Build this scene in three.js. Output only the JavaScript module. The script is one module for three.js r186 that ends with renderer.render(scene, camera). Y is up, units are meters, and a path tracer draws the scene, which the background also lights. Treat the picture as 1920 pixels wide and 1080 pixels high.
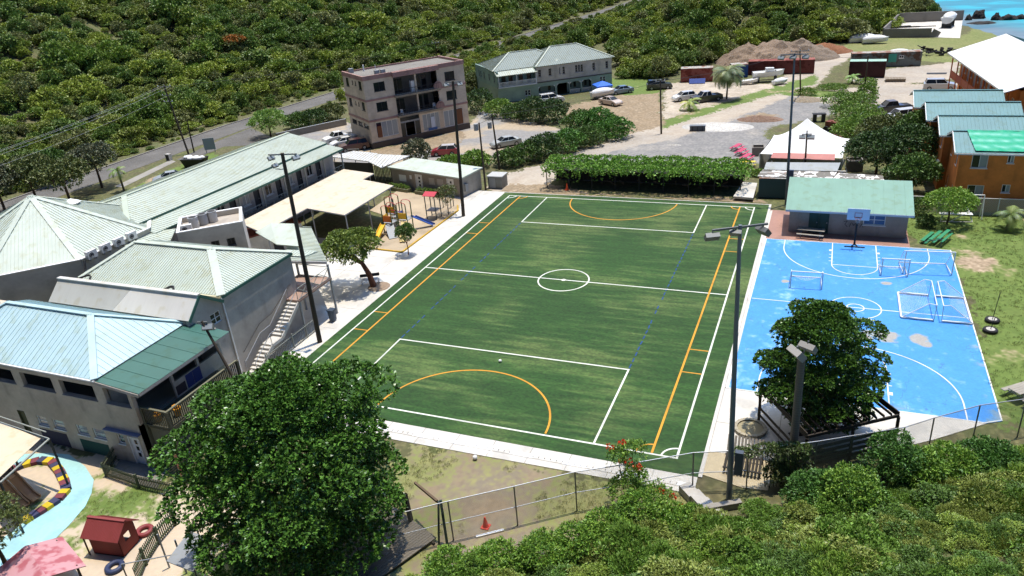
import * as THREE from 'three';
import { mergeGeometries } from 'three/addons/utils/BufferGeometryUtils.js';
import { Sky } from 'three/addons/objects/Sky.js';

const scene = new THREE.Scene();
const camera = new THREE.PerspectiveCamera(42.22, 16 / 9, 0.5, 4000);
camera.position.set(20.307, 27.974, 35.08);
camera.rotation.order = 'YXZ';
camera.rotation.set(THREE.MathUtils.degToRad(-25.056), THREE.MathUtils.degToRad(24.057), THREE.MathUtils.degToRad(-5.089));
scene.add(camera);
const SUN = new THREE.Vector3(0.07, 0.96, -0.26).normalize();
const sky = new Sky();
sky.name = 'sky'; sky.userData.kind = 'structure';
sky.scale.setScalar(3500);
sky.material.uniforms.sunPosition.value.copy(SUN);
sky.material.uniforms.turbidity.value = 8;
sky.material.uniforms.rayleigh.value = 0.35;
sky.material.uniforms.mieCoefficient.value = 0.004;
scene.add(sky);
scene.environmentIntensity = 0.28;
const sun = new THREE.DirectionalLight(0xfff4e2, 4.6);
sun.name = 'sun';
sun.position.copy(SUN).multiplyScalar(300); sun.target.position.set(0, 0, -40);
sun.castShadow = true; sun.shadow.mapSize.set(4096, 4096);
Object.assign(sun.shadow.camera, { left: -220, right: 160, top: 220, bottom: -160, near: 10, far: 700 });
scene.add(sun, sun.target);
const renderer = new THREE.WebGLRenderer({ antialias: true });
renderer.toneMapping = THREE.LinearToneMapping;
renderer.toneMappingExposure = 1.18;
renderer.shadowMap.enabled = true;

// ---------- helpers ----------
const V = (x, y, z) => new THREE.Vector3(x, y, z);
const PI = Math.PI;
const rng = (s) => () => { s = (s + 0x6d2b79f5) | 0; let t = Math.imul(s ^ (s >>> 15), 1 | s); t = (t + Math.imul(t ^ (t >>> 7), 61 | t)) ^ t; return ((t ^ (t >>> 14)) >>> 0) / 4294967296; };
const hash = (i, j, s) => { let h = Math.imul(i, 374761393) ^ Math.imul(j, 668265263) ^ Math.imul(s, 2147483647 - 91); h = Math.imul(h ^ (h >>> 13), 1274126177); return ((h ^ (h >>> 16)) >>> 0) / 4294967296; };
function noise(x, y, s, per) {
  let i = Math.floor(x), j = Math.floor(y); const f = x - i, g = y - j, u = f * f * (3 - 2 * f), v = g * g * (3 - 2 * g);
  let i1 = i + 1, j1 = j + 1;
  if (per) { i = ((i % per) + per) % per; j = ((j % per) + per) % per; i1 = (i + 1) % per; j1 = (j + 1) % per; }
  const a = hash(i, j, s), b = hash(i1, j, s), c = hash(i, j1, s), d = hash(i1, j1, s);
  return a + (b - a) * u + (c - a) * v + (a - b - c + d) * u * v;
}
const fbm = (x, y, s, o = 4, per) => { let v = 0, a = 0.5, t = 0; for (let k = 0; k < o; k++) { v += a * noise(x, y, s + k * 17, per); t += a; a *= 0.5; x *= 2; y *= 2; if (per) per *= 2; } return v / t; };
const clamp = (x, a = 0, b = 1) => Math.min(b, Math.max(a, x));
const smooth = (a, b, x) => { const t = clamp((x - a) / (b - a)); return t * t * (3 - 2 * t); };
// a texture of n x n pixels whose colour is fn(u, v) in 0..255
function tex(w, h, fn, metres, srgb = true) {
  const d = new Uint8Array(w * h * 4);
  for (let j = 0, o = 0; j < h; j++) for (let i = 0; i < w; i++, o += 4) { const c = fn((i + 0.5) / w, (j + 0.5) / h); d[o] = clamp(c[0], 0, 255); d[o + 1] = clamp(c[1], 0, 255); d[o + 2] = clamp(c[2], 0, 255); d[o + 3] = 255; }
  const t = new THREE.DataTexture(d, w, h); t.magFilter = THREE.LinearFilter; t.minFilter = THREE.LinearMipmapLinearFilter; t.generateMipmaps = true;
  t.wrapS = t.wrapT = THREE.RepeatWrapping; if (srgb) t.colorSpace = THREE.SRGBColorSpace;
  if (metres) t.repeat.set(1 / metres, 1 / metres);
  t.needsUpdate = true; return t;
}
const grey = (lo, hi, f) => (u, v) => { const g = lo + (hi - lo) * f(u, v); return [g, g, g]; };
const tWall = tex(512, 512, (u, v) => { const a = fbm(u * 6, v * 6, 3, 5, 6), b = fbm(u * 40, v * 40, 9, 2, 40), st = smooth(0.56, 0.8, fbm(u * 12, v * 8, 21, 4, 4)); const g = 205 + 50 * a + 14 * (b - 0.5) - 16 * st; return [g, g * 0.99, g * 0.965]; }, 7);
const tConc = tex(1024, 1024, (u, v) => { const a = fbm(u * 5, v * 5, 5, 6, 5), b = fbm(u * 90, v * 90, 8, 2, 90), st = smooth(0.55, 0.75, fbm(u * 9, v * 9, 31, 5, 9)); const g = 214 + 34 * a + 14 * (b - 0.5) - 16 * st; return [g, g * 0.992, g * 0.972]; }, 12);
const tRoof = tex(512, 512, (u, v) => { const a = fbm(u * 4, v * 4, 15, 5, 4), b = fbm(u * 50, v * 6, 18, 3, 6); const s = smooth(0.56, 0.74, fbm(u * 10, v * 10, 19, 5, 10)), p = 8 * (hash(Math.floor(u * 8), 3, 5) - 0.5); const g = 230 + 18 * (a - 0.4) + 10 * (b - 0.5) + p * 0.7 - 8 * s; return [g, g * (1 - 0.015 * s), g * (1 - 0.06 * s)]; }, 6);
const tRust = tex(512, 512, (u, v) => { const a = fbm(u * 6, v * 6, 25, 5, 6), k = smooth(0.5, 0.66, a); const g = 215 + 30 * (fbm(u * 30, v * 30, 28, 3, 30) - 0.5); return [g * (1 - 0.2 * k), g * (1 - 0.45 * k), g * (1 - 0.58 * k)]; }, 5);
const tWood = tex(256, 256, (u, v) => { const a = fbm(u * 3, v * 40, 35, 4, 3), g = 170 + 85 * a; return [g, g * 0.98, g * 0.94]; }, 2);
const tAsph = tex(1024, 1024, (u, v) => { const a = fbm(u * 4, v * 4, 45, 5, 4), b = fbm(u * 120, v * 120, 48, 2, 120); const g = 190 + 60 * (a - 0.5) + 60 * (b - 0.5); return [g, g * 0.99, g * 0.97]; }, 14);
const bFine = tex(256, 256, grey(0, 255, (u, v) => fbm(u * 32, v * 32, 55, 3, 32)), 1.5, false);
const bCoarse = tex(256, 256, grey(0, 255, (u, v) => fbm(u * 24, v * 24, 58, 4, 24)), 4, false);

function mat(hex, rough = 0.8, o = {}) { return new THREE.MeshStandardMaterial({ color: hex, roughness: rough, ...o }); }
const wallM = (hex) => mat(hex, 0.9, { map: tWall, bumpMap: bFine, bumpScale: 0.004 });
const roofM = (hex, r = 0.45) => mat(hex, r, { map: tRoof });
const MT = {
  concrete: mat(0xd3d0c9, 0.9, { map: tConc, bumpMap: bFine, bumpScale: 0.004 }), concDark: mat(0x8d8983, 0.92, { map: tConc, bumpMap: bFine, bumpScale: 0.006 }),
  grey: mat(0x8f9292, 0.6), steel: mat(0x9a9d9f, 0.45, { metalness: 0.6 }), galv: mat(0x7e8283, 0.5, { metalness: 0.5, map: tWall }), black: mat(0x17181a, 0.7), rubber: mat(0x1b1b1c, 0.85),
  white: mat(0xdfdfdb, 0.55), whiteWall: wallM(0xd2d0c9), dark: mat(0x26282a, 0.6), glass: new THREE.MeshPhysicalMaterial({ color: 0x1a2126, roughness: 0.08, specularIntensity: 0.8 }),
  glassPale: new THREE.MeshPhysicalMaterial({ color: 0x8d9496, roughness: 0.12 }), wood: mat(0x6b5a46, 0.85, { map: tWood }), woodGrey: mat(0x7a756c, 0.85, { map: tWood }), woodDark: mat(0x3a332c, 0.85, { map: tWood }),
  poleWood: mat(0x4a4238, 0.9, { map: tWood }), green: mat(0x2f5a4c, 0.6), roofGreen: roofM(0xc3cdbe), roofTeal: roofM(0x5f8c8b), interior: mat(0x6f6a63, 0.95),
  curtain: mat(0xb5b0a4, 0.9), rust: mat(0x8a4a3a, 0.8, { map: tRust }), rail: mat(0x8b8f86, 0.6), cream: mat(0xe2d6c0, 0.85),
};
const names = {};
const numbered = (n) => { const k = (names[n] = (names[n] ?? -1) + 1); return k ? n + '_' + String(k).padStart(3, '0') : n; };
// box-projected texture coordinates in metres
function boxUV(g) {
  const p = g.attributes.position, n = g.attributes.normal, uv = new Float32Array(p.count * 2);
  for (let i = 0; i < p.count; i++) {
    const ax = Math.abs(n.getX(i)), ay = Math.abs(n.getY(i)), az = Math.abs(n.getZ(i));
    if (ay >= ax && ay >= az) { uv[2 * i] = p.getX(i); uv[2 * i + 1] = p.getZ(i); }
    else if (ax >= az) { uv[2 * i] = p.getZ(i); uv[2 * i + 1] = p.getY(i); }
    else { uv[2 * i] = p.getX(i); uv[2 * i + 1] = p.getY(i); }
  }
  g.setAttribute('uv', new THREE.BufferAttribute(uv, 2)); return g;
}
function prep(g) {
  const keep = g.userData.keepUV; if (g.index) g = g.toNonIndexed();
  for (const k of Object.keys(g.attributes)) if (!['position', 'normal', 'uv'].includes(k)) g.deleteAttribute(k);
  if (!g.attributes.normal) g.computeVertexNormals();
  return keep ? g : boxUV(g);
}
function geo(gs) { gs = [].concat(gs); return gs.length > 1 ? mergeGeometries(gs.map(prep)) : prep(gs[0]); }
function M(name, gs, m, parent) {
  const o = new THREE.Mesh(gs.isReady ? gs : geo(gs), m); o.geometry.isReady = true;
  o.castShadow = o.receiveShadow = true; o.name = parent ? name : numbered(name); (parent ?? scene).add(o); return o;
}
function tag(o, label, category, group) { o.userData.label = label; o.userData.category = category; o.userData.kind = 'thing'; if (group) o.userData.group = group; return o; }
function T(name, label, category, x = 0, y = 0, z = 0, ry = 0, group) {
  const o = new THREE.Group(); o.name = numbered(name); o.position.set(x, y, z); o.rotation.y = ry; scene.add(o); return tag(o, label, category, group);
}
function one(name, label, category, gs, m, group) { return tag(M(name, gs, m), label, category, group); }
function struct(name, gs, m) { const o = M(name, gs, m); o.userData.kind = 'structure'; return o; }
function dup(root, x, z, ry, label, s = 1, group, y) { const r = root.clone(); r.name = numbered(root.name.replace(/_\d+$/, '')); scene.add(r); r.position.set(x, y ?? root.position.y, z); r.rotation.y = ry; if (s !== 1) r.scale.setScalar(s); r.userData = { ...root.userData, label }; if (group) r.userData.group = group; return r; }
const stuff = (o) => { o.userData.kind = 'stuff'; return o; };
const bx = (x0, x1, y0, y1, z0, z1) => new THREE.BoxGeometry(x1 - x0, y1 - y0, z1 - z0).translate((x0 + x1) / 2, (y0 + y1) / 2, (z0 + z1) / 2);
const UP = V(0, 1, 0);
function bar(p, q, r = 0.03, n = 6, r2 = r) {
  p = V(...p); q = V(...q); const d = q.clone().sub(p), l = d.length();
  return new THREE.CylinderGeometry(r2, r, l, n).applyQuaternion(new THREE.Quaternion().setFromUnitVectors(UP, d.normalize())).translate((p.x + q.x) / 2, (p.y + q.y) / 2, (p.z + q.z) / 2);
}
function beam(p, q, w, h = w) { // rectangular bar, w wide (level), h tall
  p = V(...p); q = V(...q); const d = q.clone().sub(p), l = d.length(); d.normalize();
  const side = Math.abs(d.y) > 0.99 ? V(1, 0, 0) : V(0, 1, 0).cross(d).normalize(), up = d.clone().cross(side);
  return new THREE.BoxGeometry(w, h, l).applyMatrix4(new THREE.Matrix4().makeBasis(side, up, d).setPosition(p.add(q).multiplyScalar(0.5)));
}
// a flat plate through the points of a plane polygon, t thick downwards
function slab(pts, t = 0.08) {
  const P = pts.map((p) => V(...p)), n = V(0, 0, 0);
  for (let i = 0; i < P.length; i++) n.add(P[i].clone().cross(P[(i + 1) % P.length]));
  n.normalize(); if (n.y < 0) { P.reverse(); n.negate(); }
  const ex = P[1].clone().sub(P[0]).normalize(), ey = n.clone().cross(ex), q = P.map((p) => new THREE.Vector2(p.clone().sub(P[0]).dot(ex), p.clone().sub(P[0]).dot(ey)));
  const tri = THREE.ShapeUtils.triangulateShape(q, []), pos = [], N = P.length, low = P.map((p) => p.clone().addScaledVector(n, -t));
  const add = (...v) => v.forEach((w) => pos.push(w.x, w.y, w.z));
  for (const [a, b, c] of tri) { add(P[a], P[b], P[c]); add(low[c], low[b], low[a]); }
  for (let i = 0; i < N; i++) { const j = (i + 1) % N; add(P[i], low[i], low[j]); add(P[i], low[j], P[j]); }
  const g = new THREE.BufferGeometry(); g.setAttribute('position', new THREE.Float32BufferAttribute(pos, 3)); g.computeVertexNormals(); return g;
}
// standing seams running up the slope of a plane polygon
function seams(pts, step, w = 0.05, h = 0.05) {
  const P = pts.map((p) => V(...p)), n = V(0, 0, 0);
  for (let i = 0; i < P.length; i++) n.add(P[i].clone().cross(P[(i + 1) % P.length]));
  n.normalize(); if (n.y < 0) n.negate();
  const e2 = V(0, 1, 0).addScaledVector(n, -n.y).normalize(), e1 = e2.clone().cross(n), q = P.map((p) => [p.clone().sub(P[0]).dot(e1), p.clone().sub(P[0]).dot(e2)]), out = [];
  const lo = Math.min(...q.map((a) => a[0])), hi = Math.max(...q.map((a) => a[0]));
  for (let u = lo + step / 2; u < hi; u += step) {
    const vs = [];
    for (let i = 0; i < q.length; i++) { const a = q[i], b = q[(i + 1) % q.length]; if ((a[0] <= u) !== (b[0] <= u)) vs.push(a[1] + ((u - a[0]) / (b[0] - a[0])) * (b[1] - a[1])); }
    vs.sort((a, b) => a - b);
    for (let k = 0; k + 1 < vs.length; k += 2) {
      if (vs[k + 1] - vs[k] < 0.15) continue;
      const A = P[0].clone().addScaledVector(e1, u).addScaledVector(e2, vs[k] + 0.03).addScaledVector(n, h / 2), B = P[0].clone().addScaledVector(e1, u).addScaledVector(e2, vs[k + 1] - 0.03).addScaledVector(n, h / 2);
      out.push(beam(A.toArray(), B.toArray(), w, h));
    }
  }
  return out;
}
function slope(parent, pts, m, step = 0.4, t = 0.1, sw = 0.05, sh = 0.05) { const r = M('roof_slope', slab(pts, t), m, parent); const s = step && seams(pts, step, sw, sh); if (s && s.length) stuff(M('seams', s, m, r)); return r; }
// walls: p0 -> p1 left to right seen from outside; the line is the outer face
function frame(p0, p1) {
  const L = Math.hypot(p1[0] - p0[0], p1[1] - p0[1]), d = [(p1[0] - p0[0]) / L, (p1[1] - p0[1]) / L];
  const m = new THREE.Matrix4().makeBasis(V(d[0], 0, d[1]), UP, V(-d[1], 0, d[0])).setPosition(p0[0], 0, p0[1]);
  return { L, m, b: (u0, u1, v0, v1, o0, o1) => bx(u0, u1, v0, v1, o0, o1).applyMatrix4(m), g: (gg) => gg.applyMatrix4(m) };
}
function wall(parent, F, y0, y1, holes, m, t = 0.2, u0 = 0, u1 = F.L, name = 'wall') {
  const s = new THREE.Shape([[u0, y0], [u1, y0], [u1, y1], [u0, y1]].map((a) => new THREE.Vector2(...a)));
  for (const [a, b, c, d] of holes) s.holes.push(new THREE.Path([[a, c], [a, d], [b, d], [b, c]].map((q) => new THREE.Vector2(...q))));
  return M(name, F.g(new THREE.ExtrudeGeometry(s, { depth: t, bevelEnabled: false }).translate(0, 0, -t)), m, parent);
}
function win(parent, F, u0, u1, v0, v1, o = {}) {
  const { cols = 1, rows = 1, fm = MT.white, gm = MT.glass, w = 0.06, set = 0.08, sill = true, curtain } = o, f = [];
  f.push(F.b(u0, u0 + w, v0, v1, -set - 0.05, -set + 0.03), F.b(u1 - w, u1, v0, v1, -set - 0.05, -set + 0.03), F.b(u0 + w, u1 - w, v0, v0 + w, -set - 0.05, -set + 0.03), F.b(u0 + w, u1 - w, v1 - w, v1, -set - 0.05, -set + 0.03));
  const cw = (u1 - u0 - 2 * w) / cols, rh = (v1 - v0 - 2 * w) / rows;
  for (let i = 1; i < cols; i++) f.push(F.b(u0 + w + i * cw - 0.025, u0 + w + i * cw + 0.025, v0 + w, v1 - w, -set - 0.045, -set + 0.02));
  for (let j = 1; j < rows; j++) f.push(F.b(u0 + w, u1 - w, v0 + w + j * rh - 0.02, v0 + w + j * rh + 0.02, -set - 0.04, -set + 0.015));
  if (sill) f.push(F.b(u0 - 0.06, u1 + 0.06, v0 - 0.07, v0 - 0.005, 0.004, 0.07));
  const r = M('window', f, fm, parent);
  for (let i = 0; i < cols; i++) for (let j = 0; j < rows; j++) M('pane', F.b(u0 + w + i * cw + 0.012, u0 + w + (i + 1) * cw - 0.012, v0 + w + j * rh + 0.01, v0 + w + (j + 1) * rh - 0.01, -set - 0.03, -set - 0.015), curtain && curtain.includes(i) ? MT.glassPale : gm, r);
  return r;
}
function door(parent, F, u0, u1, v0, v1, m, lights = 0) {
  const d = M('door', [F.b(u0 + 0.06, u1 - 0.06, v0, v1 - 0.06, -0.14, -0.09), F.b(u0, u0 + 0.055, v0, v1, -0.16, 0.03), F.b(u1 - 0.055, u1, v0, v1, -0.16, 0.03), F.b(u0 + 0.06, u1 - 0.06, v1 - 0.055, v1, -0.16, 0.03)], m, parent);
  const w = u1 - u0;
  for (let k = 0; k < lights; k++) M('vision_panel', F.b(u0 + w * 0.38, u0 + w * 0.62, v0 + 0.55 + k * 0.48, v0 + 0.85 + k * 0.48, -0.088, -0.08), MT.glass, d);
  M('handle', F.b(u1 - 0.2, u1 - 0.12, v0 + 0.98, v0 + 1.08, -0.088, -0.03), MT.steel, d);
  return d;
}
// flat sheet on the ground
function sheet(pts, y) { const s = new THREE.Shape(pts.map((p) => new THREE.Vector2(p[0], -p[1]))); return new THREE.ShapeGeometry(s).rotateX(-PI / 2).translate(0, y, 0); }
function kerb(pts, y1, w, y0 = -0.05) { const g = []; for (let i = 0; i + 1 < pts.length; i++) { const [a, b] = [pts[i], pts[i + 1]]; g.push(beam([a[0], (y0 + y1) / 2 + i * 0.0011, a[1]], [b[0], (y0 + y1) / 2 + i * 0.0011, b[1]], w, y1 - y0)); } return g; }
function inPoly(x, z, P) { let c = false; for (let i = 0, j = P.length - 1; i < P.length; j = i++) if ((P[i][1] > z) !== (P[j][1] > z) && x < ((P[j][0] - P[i][0]) * (z - P[i][1])) / (P[j][1] - P[i][1]) + P[i][0]) c = !c; return c; }
// ---------- terrain ----------
const ROAD = [[-83, 60], [-83, 0], [-82.6, -41], [-82.4, -75], [-80.5, -92], [-78.4, -110], [-75.3, -135], [-69.5, -180], [-63, -235], [-57.5, -290], [-53, -360]];
const roadX = (z) => { for (let i = 0; i + 1 < ROAD.length; i++) if (z <= ROAD[i][1] && z >= ROAD[i + 1][1]) { const t = (z - ROAD[i][1]) / (ROAD[i + 1][1] - ROAD[i][1]); return ROAD[i][0] + t * (ROAD[i + 1][0] - ROAD[i][0]); } return z > 0 ? -83 : -50; };
const SHORE = [[43, -600], [43, -260], [44.39,-216.9], [47.29,-205.55], [50.79,-189.55], [52.78,-181.76], [55.33,-170.74], [57.26,-159.38], [70, -130], [110, -100], [200, -80], [500, -70]];
const shoreZ = (x) => { for (let i = 2; i + 1 < SHORE.length; i++) if (x >= SHORE[i][0] && x <= SHORE[i + 1][0]) return SHORE[i][1] + ((x - SHORE[i][0]) / (SHORE[i + 1][0] - SHORE[i][0])) * (SHORE[i + 1][1] - SHORE[i][1]); return x < SHORE[2][0] ? -1e4 : -60; };
const FN = [[1, 12.3], [15.4, 2.6], [25.6, -2.7], [32, -7.2], [60, -27]]; // near fence line
const fenceZ = (x) => { for (let i = 0; i + 1 < FN.length; i++) if (x <= FN[i + 1][0]) return FN[i][1] + ((x - FN[i][0]) / (FN[i + 1][0] - FN[i][0])) * (FN[i + 1][1] - FN[i][1]); return -27; };
function hgt(x, z) {
  let h = 0;
  const d = roadX(z) - 8 - x;
  if (d > 0) h += d * d / (d + 18) * 0.46 + (fbm(x / 38, z / 38, 71, 3) - 0.5) * Math.min(14, d * 0.22);
  if (d < -6) { const k = Math.exp(-Math.pow((x - 2) / 34, 2) - Math.pow((z + 205) / 46, 2)); h += 13 * k * smooth(-18, -34, d) * smooth(30, 10, x) * smooth(-150, -178, z); }
  const s = shoreZ(x) - z; if (s > -14) h -= 3.4 * smooth(-14, 6, s);
  if (x > 1) { const e = z - fenceZ(x) - 1.6; if (e > 0) h += Math.min(5, e * 0.3) + 0.25 * (fbm(x / 3, z / 3, 77, 2) - 0.5); }
  return h;
}
const ZN = [ // [kind, outline]
  ['sand', [[-34.32,9.52],[-20.78,9.42],[-15.52,10.08],[-8.86,11.5],[-3.3,16.36],[-17.97,21.06]]],
  ['yard', [[-2.09,3.26],[1.82,2.96],[6.58,2.79],[11.01,2.58],[15.47,2.65],[16.65,4.83],[8.95,10.05],[2.14,13.95],[-2.06,14.23],[-1.31,8.32]]],
  ['lawn', [[27.31,-38.19],[31.53,-34.93],[31.31,-8.42],[34.44,-8.9],[40.43,-27.27],[44.93,-46.91],[37.54,-46.5],[29.58,-45.25]]],
  ['lawn', [[-68.88,-28.75],[-72.67,-49.48],[-72.94,-58.05],[-66.53,-53.95],[-66.21,-42.9],[-68.7,-36.46],[-65.61,-29.27]]],
  ['park', [[-66.38,-66.39],[-61.05,-79.7],[-53.71,-71.51],[-42.75,-59.2],[-35.18,-77.61],[-38.77,-90.04],[-23.46,-79.58],[-17.43,-75.28],[-19.22,-65.65],[-24.47,-58.11],[-31.24,-54.75],[-39.49,-53.87],[-48.11,-52.96]]],
  ['dirt', [[-44.53,-60.54],[-35.6,-74.32],[-32.6,-72.04],[-31.87,-64.64],[-37.46,-59.68],[-41.57,-57.27]]],
  ['lawn', [[-23.15,-117.33],[-16.62,-122.77],[-8.71,-113.69],[-8.67,-103.56],[-16.02,-99.01]]],
  ['dirt', [[-23.04,-92.35],[-16.64,-101.36],[-8.67,-103.56],[-3.13,-81.1],[-4.71,-68.24],[-10.25,-77.34],[-21.01,-86.16]]],
  ['track', [[-18.33,-45.22],[-18.06,-52.45],[-14.47,-57.03],[-12.86,-61.38],[-6.3,-74.89],[-2.78,-79.39],[5.02,-96.6],[9.9,-110.16],[14.44,-129],[20.06,-148.36],[24.41,-159.23],[30.03,-162.19],[30.82,-153.99],[24.29,-140.61],[20.42,-125.43],[18.12,-107.4],[14.13,-100.76],[7.36,-84.27],[0.08,-70.94],[-4.17,-66],[-8.87,-58.37],[-10.6,-54.5],[-10.81,-48.78],[-10.92,-45.2]]],
  ['lot', [[-11.08,-59.43],[-4.37,-66.83],[0.08,-70.94],[7.36,-84.27],[14.13,-100.76],[21.62,-101.47],[21.02,-87.1],[12.55,-78.44],[13.93,-61.9],[11.67,-58.83],[-10.45,-54.04]]],
  ['dirt', [[8,-82.21],[8.75,-86.1],[10.96,-87.97],[13.07,-86.21],[12.22,-82.36]]],
  ['dirt', [[-16.3,-43.84],[-16.28,-48.08],[-10.14,-48.87],[-5.16,-46],[15.34,-45.06],[15.24,-46.28],[11.81,-46.87]]],
  ['lawn', [[-3.69,-81.78],[2.1,-92.48],[8.59,-104.48],[13.42,-112.47],[17.71,-120.05],[18.01,-110.74],[10.68,-100.83],[5.53,-92.5],[0.89,-84.08],[-2.71,-77.04]]],
  ['yardp', [[-9.76,-113.75],[5.88,-112.89],[12.66,-110.03],[8.59,-104.48],[2.1,-92.48],[-3.49,-82.86]]],
  ['plain', [[22.18,-155.64],[31.29,-166.17],[40.85,-162.29],[46.13,-162.74],[51.25,-179.28],[56.98,-152.58],[53.05,-122.28],[42.43,-128.87],[24.29,-140.61]]],
  ['track', [[23.25,-114.41],[29.7,-124.53],[42.75,-131.76],[41,-115.71],[37.55,-113.51],[27.4,-107.02]]],
  ['track', [[14.13,-100.76],[20.73,-105.91],[27.46,-109.32],[40.48,-110.98],[39.81,-98.29],[30.63,-79.31],[26.59,-77.61],[21.7,-92.59]]],
  ['lawn', [[9.9,-110.16],[15.56,-106.1],[22,-104.07],[20.82,-99.78],[13.27,-100.78]]],
];
const GX0 = -100, GX1 = 70, GZ0 = -200, GZ1 = 45;
const groundTex = (() => {
  const N = 1024, id = new Uint8Array(N * N);
  ZN.forEach(([, P], k) => {
    const xs = P.map((p) => p[0]), zs = P.map((p) => p[1]);
    const i0 = Math.max(0, Math.floor(((Math.min(...xs) - GX0) / (GX1 - GX0)) * N)), i1 = Math.min(N - 1, Math.ceil(((Math.max(...xs) - GX0) / (GX1 - GX0)) * N));
    const j0 = Math.max(0, Math.floor(((Math.min(...zs) - GZ0) / (GZ1 - GZ0)) * N)), j1 = Math.min(N - 1, Math.ceil(((Math.max(...zs) - GZ0) / (GZ1 - GZ0)) * N));
    for (let j = j0; j <= j1; j++) for (let i = i0; i <= i1; i++) if (inPoly(GX0 + ((i + 0.5) / N) * (GX1 - GX0), GZ0 + ((j + 0.5) / N) * (GZ1 - GZ0), P)) id[j * N + i] = k + 1;
  });
  const mix = (a, b, t) => [a[0] + (b[0] - a[0]) * t, a[1] + (b[1] - a[1]) * t, a[2] + (b[2] - a[2]) * t];
  const C = { soil: [88, 80, 58], scrub: [84, 94, 48], grass: [84, 108, 44], grass2: [102, 116, 56], dry: [138, 128, 90], dirt: [134, 116, 90], dirt2: [114, 102, 80], sand: [196, 180, 156], sand2: [170, 152, 128], gravel: [136, 133, 128], gravel2: [118, 117, 114], pale: [190, 178, 158], asph: [132, 130, 126] };
  const col = { // colour of one kind of soil at a spot; a, b, c are coarse, middle and fine noise
    sand: (a, b, c) => mix(mix(C.sand, C.sand2, c * 0.8), mix(C.grass, C.grass2, c), smooth(0.5, 0.62, a * 0.55 + b * 0.3 + c * 0.2)),
    yard: (a, b, c) => mix(mix(C.dirt, mix(C.dirt2, C.gravel, 0.4), b), mix(C.grass2, C.dry, b), smooth(0.36, 0.52, a * 0.6 + b * 0.2 + c * 0.25)),
    lawn: (a, b, c) => mix(mix(C.grass, C.grass2, b * 0.7 + c * 0.4), mix(C.dirt, C.sand2, c), smooth(0.58, 0.7, a * 0.65 + b * 0.25 + c * 0.1)),
    park: (a, b, c) => mix(mix(C.asph, C.gravel, b), mix(C.dirt, C.pale, 0.5), smooth(0.45, 0.65, a)),
    dirt: (a, b, c) => mix(C.dirt, mix(C.dirt2, C.sand2, c), b), track: (a, b, c) => mix(mix(C.pale, C.sand2, b), C.gravel, 0.55 * a + 0.25 * c),
    lot: (a, b, c) => mix(mix(C.gravel, C.gravel2, b), C.pale, smooth(0.55, 0.8, a) * 0.4 + 0.25 * (c - 0.5)), yardp: (a, b, c) => mix(C.pale, mix(C.dirt, C.gravel, c), b * 0.8),
    plain: (a, b, c) => mix(mix(C.grass2, C.dry, a), mix(C.grass, C.dry, c), b), base: (a, b, c) => mix(mix(C.soil, C.scrub, b), C.dry, smooth(0.5, 0.8, c) * 0.35),
  };
  const kinds = ['base', ...ZN.map((z) => z[0])];
  const t = tex(2048, 2048, (u, v) => {
    const x = GX0 + u * (GX1 - GX0), z = GZ0 + v * (GZ1 - GZ0), a = fbm(x / 5.5, z / 5.5, 81, 4), b = fbm(x / 1.3, z / 1.3, 84, 3), c = fbm(x / 0.22, z / 0.22, 87, 2);
    const w = 1.5 * (b - 0.5) + 1.4 * (c - 0.5) + 1.2 * (a - 0.5), w2 = 1.5 * (noise(x / 1.1, z / 1.1, 93) - 0.5) + 0.9 * (c - 0.5);
    const i = clamp(Math.floor(((x + w - GX0) / (GX1 - GX0)) * N), 0, N - 1), j = clamp(Math.floor(((z + w2 - GZ0) / (GZ1 - GZ0)) * N), 0, N - 1);
    const q = col[kinds[id[j * N + i]]](a, b, c), g = 0.9 + 0.2 * c; return [q[0] * g, q[1] * g, q[2] * g];
  });
  t.wrapS = t.wrapT = THREE.ClampToEdgeWrapping; return t;
})();
{
  const line = (a, b, n) => Array.from({ length: n }, (_, i) => a + ((b - a) * i) / n);
  const xs = [...line(-520, -100, 70), ...line(-100, 70, 110), ...line(70, 420, 40), 420], zs = [...line(-760, -200, 80), ...line(-200, 0, 100), ...line(0, 45, 60), ...line(45, 120, 10), 120];
  const pos = [], uv = [], idx = [];
  for (const z of zs) for (const x of xs) { pos.push(x, hgt(x, z), z); uv.push((x - GX0) / (GX1 - GX0), (z - GZ0) / (GZ1 - GZ0)); }
  for (let j = 0; j + 1 < zs.length; j++) for (let i = 0; i + 1 < xs.length; i++) { const a = j * xs.length + i, b = a + xs.length; idx.push(a, b, a + 1, a + 1, b, b + 1); }
  const g = new THREE.BufferGeometry(); g.setAttribute('position', new THREE.Float32BufferAttribute(pos, 3)); g.setAttribute('uv', new THREE.Float32BufferAttribute(uv, 2)); g.setIndex(idx); g.computeVertexNormals(); g.isReady = true;
  const o = new THREE.Mesh(g, mat(0xffffff, 1, { map: groundTex })); o.name = 'ground'; o.userData.kind = 'structure'; o.receiveShadow = true; scene.add(o);
}
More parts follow.
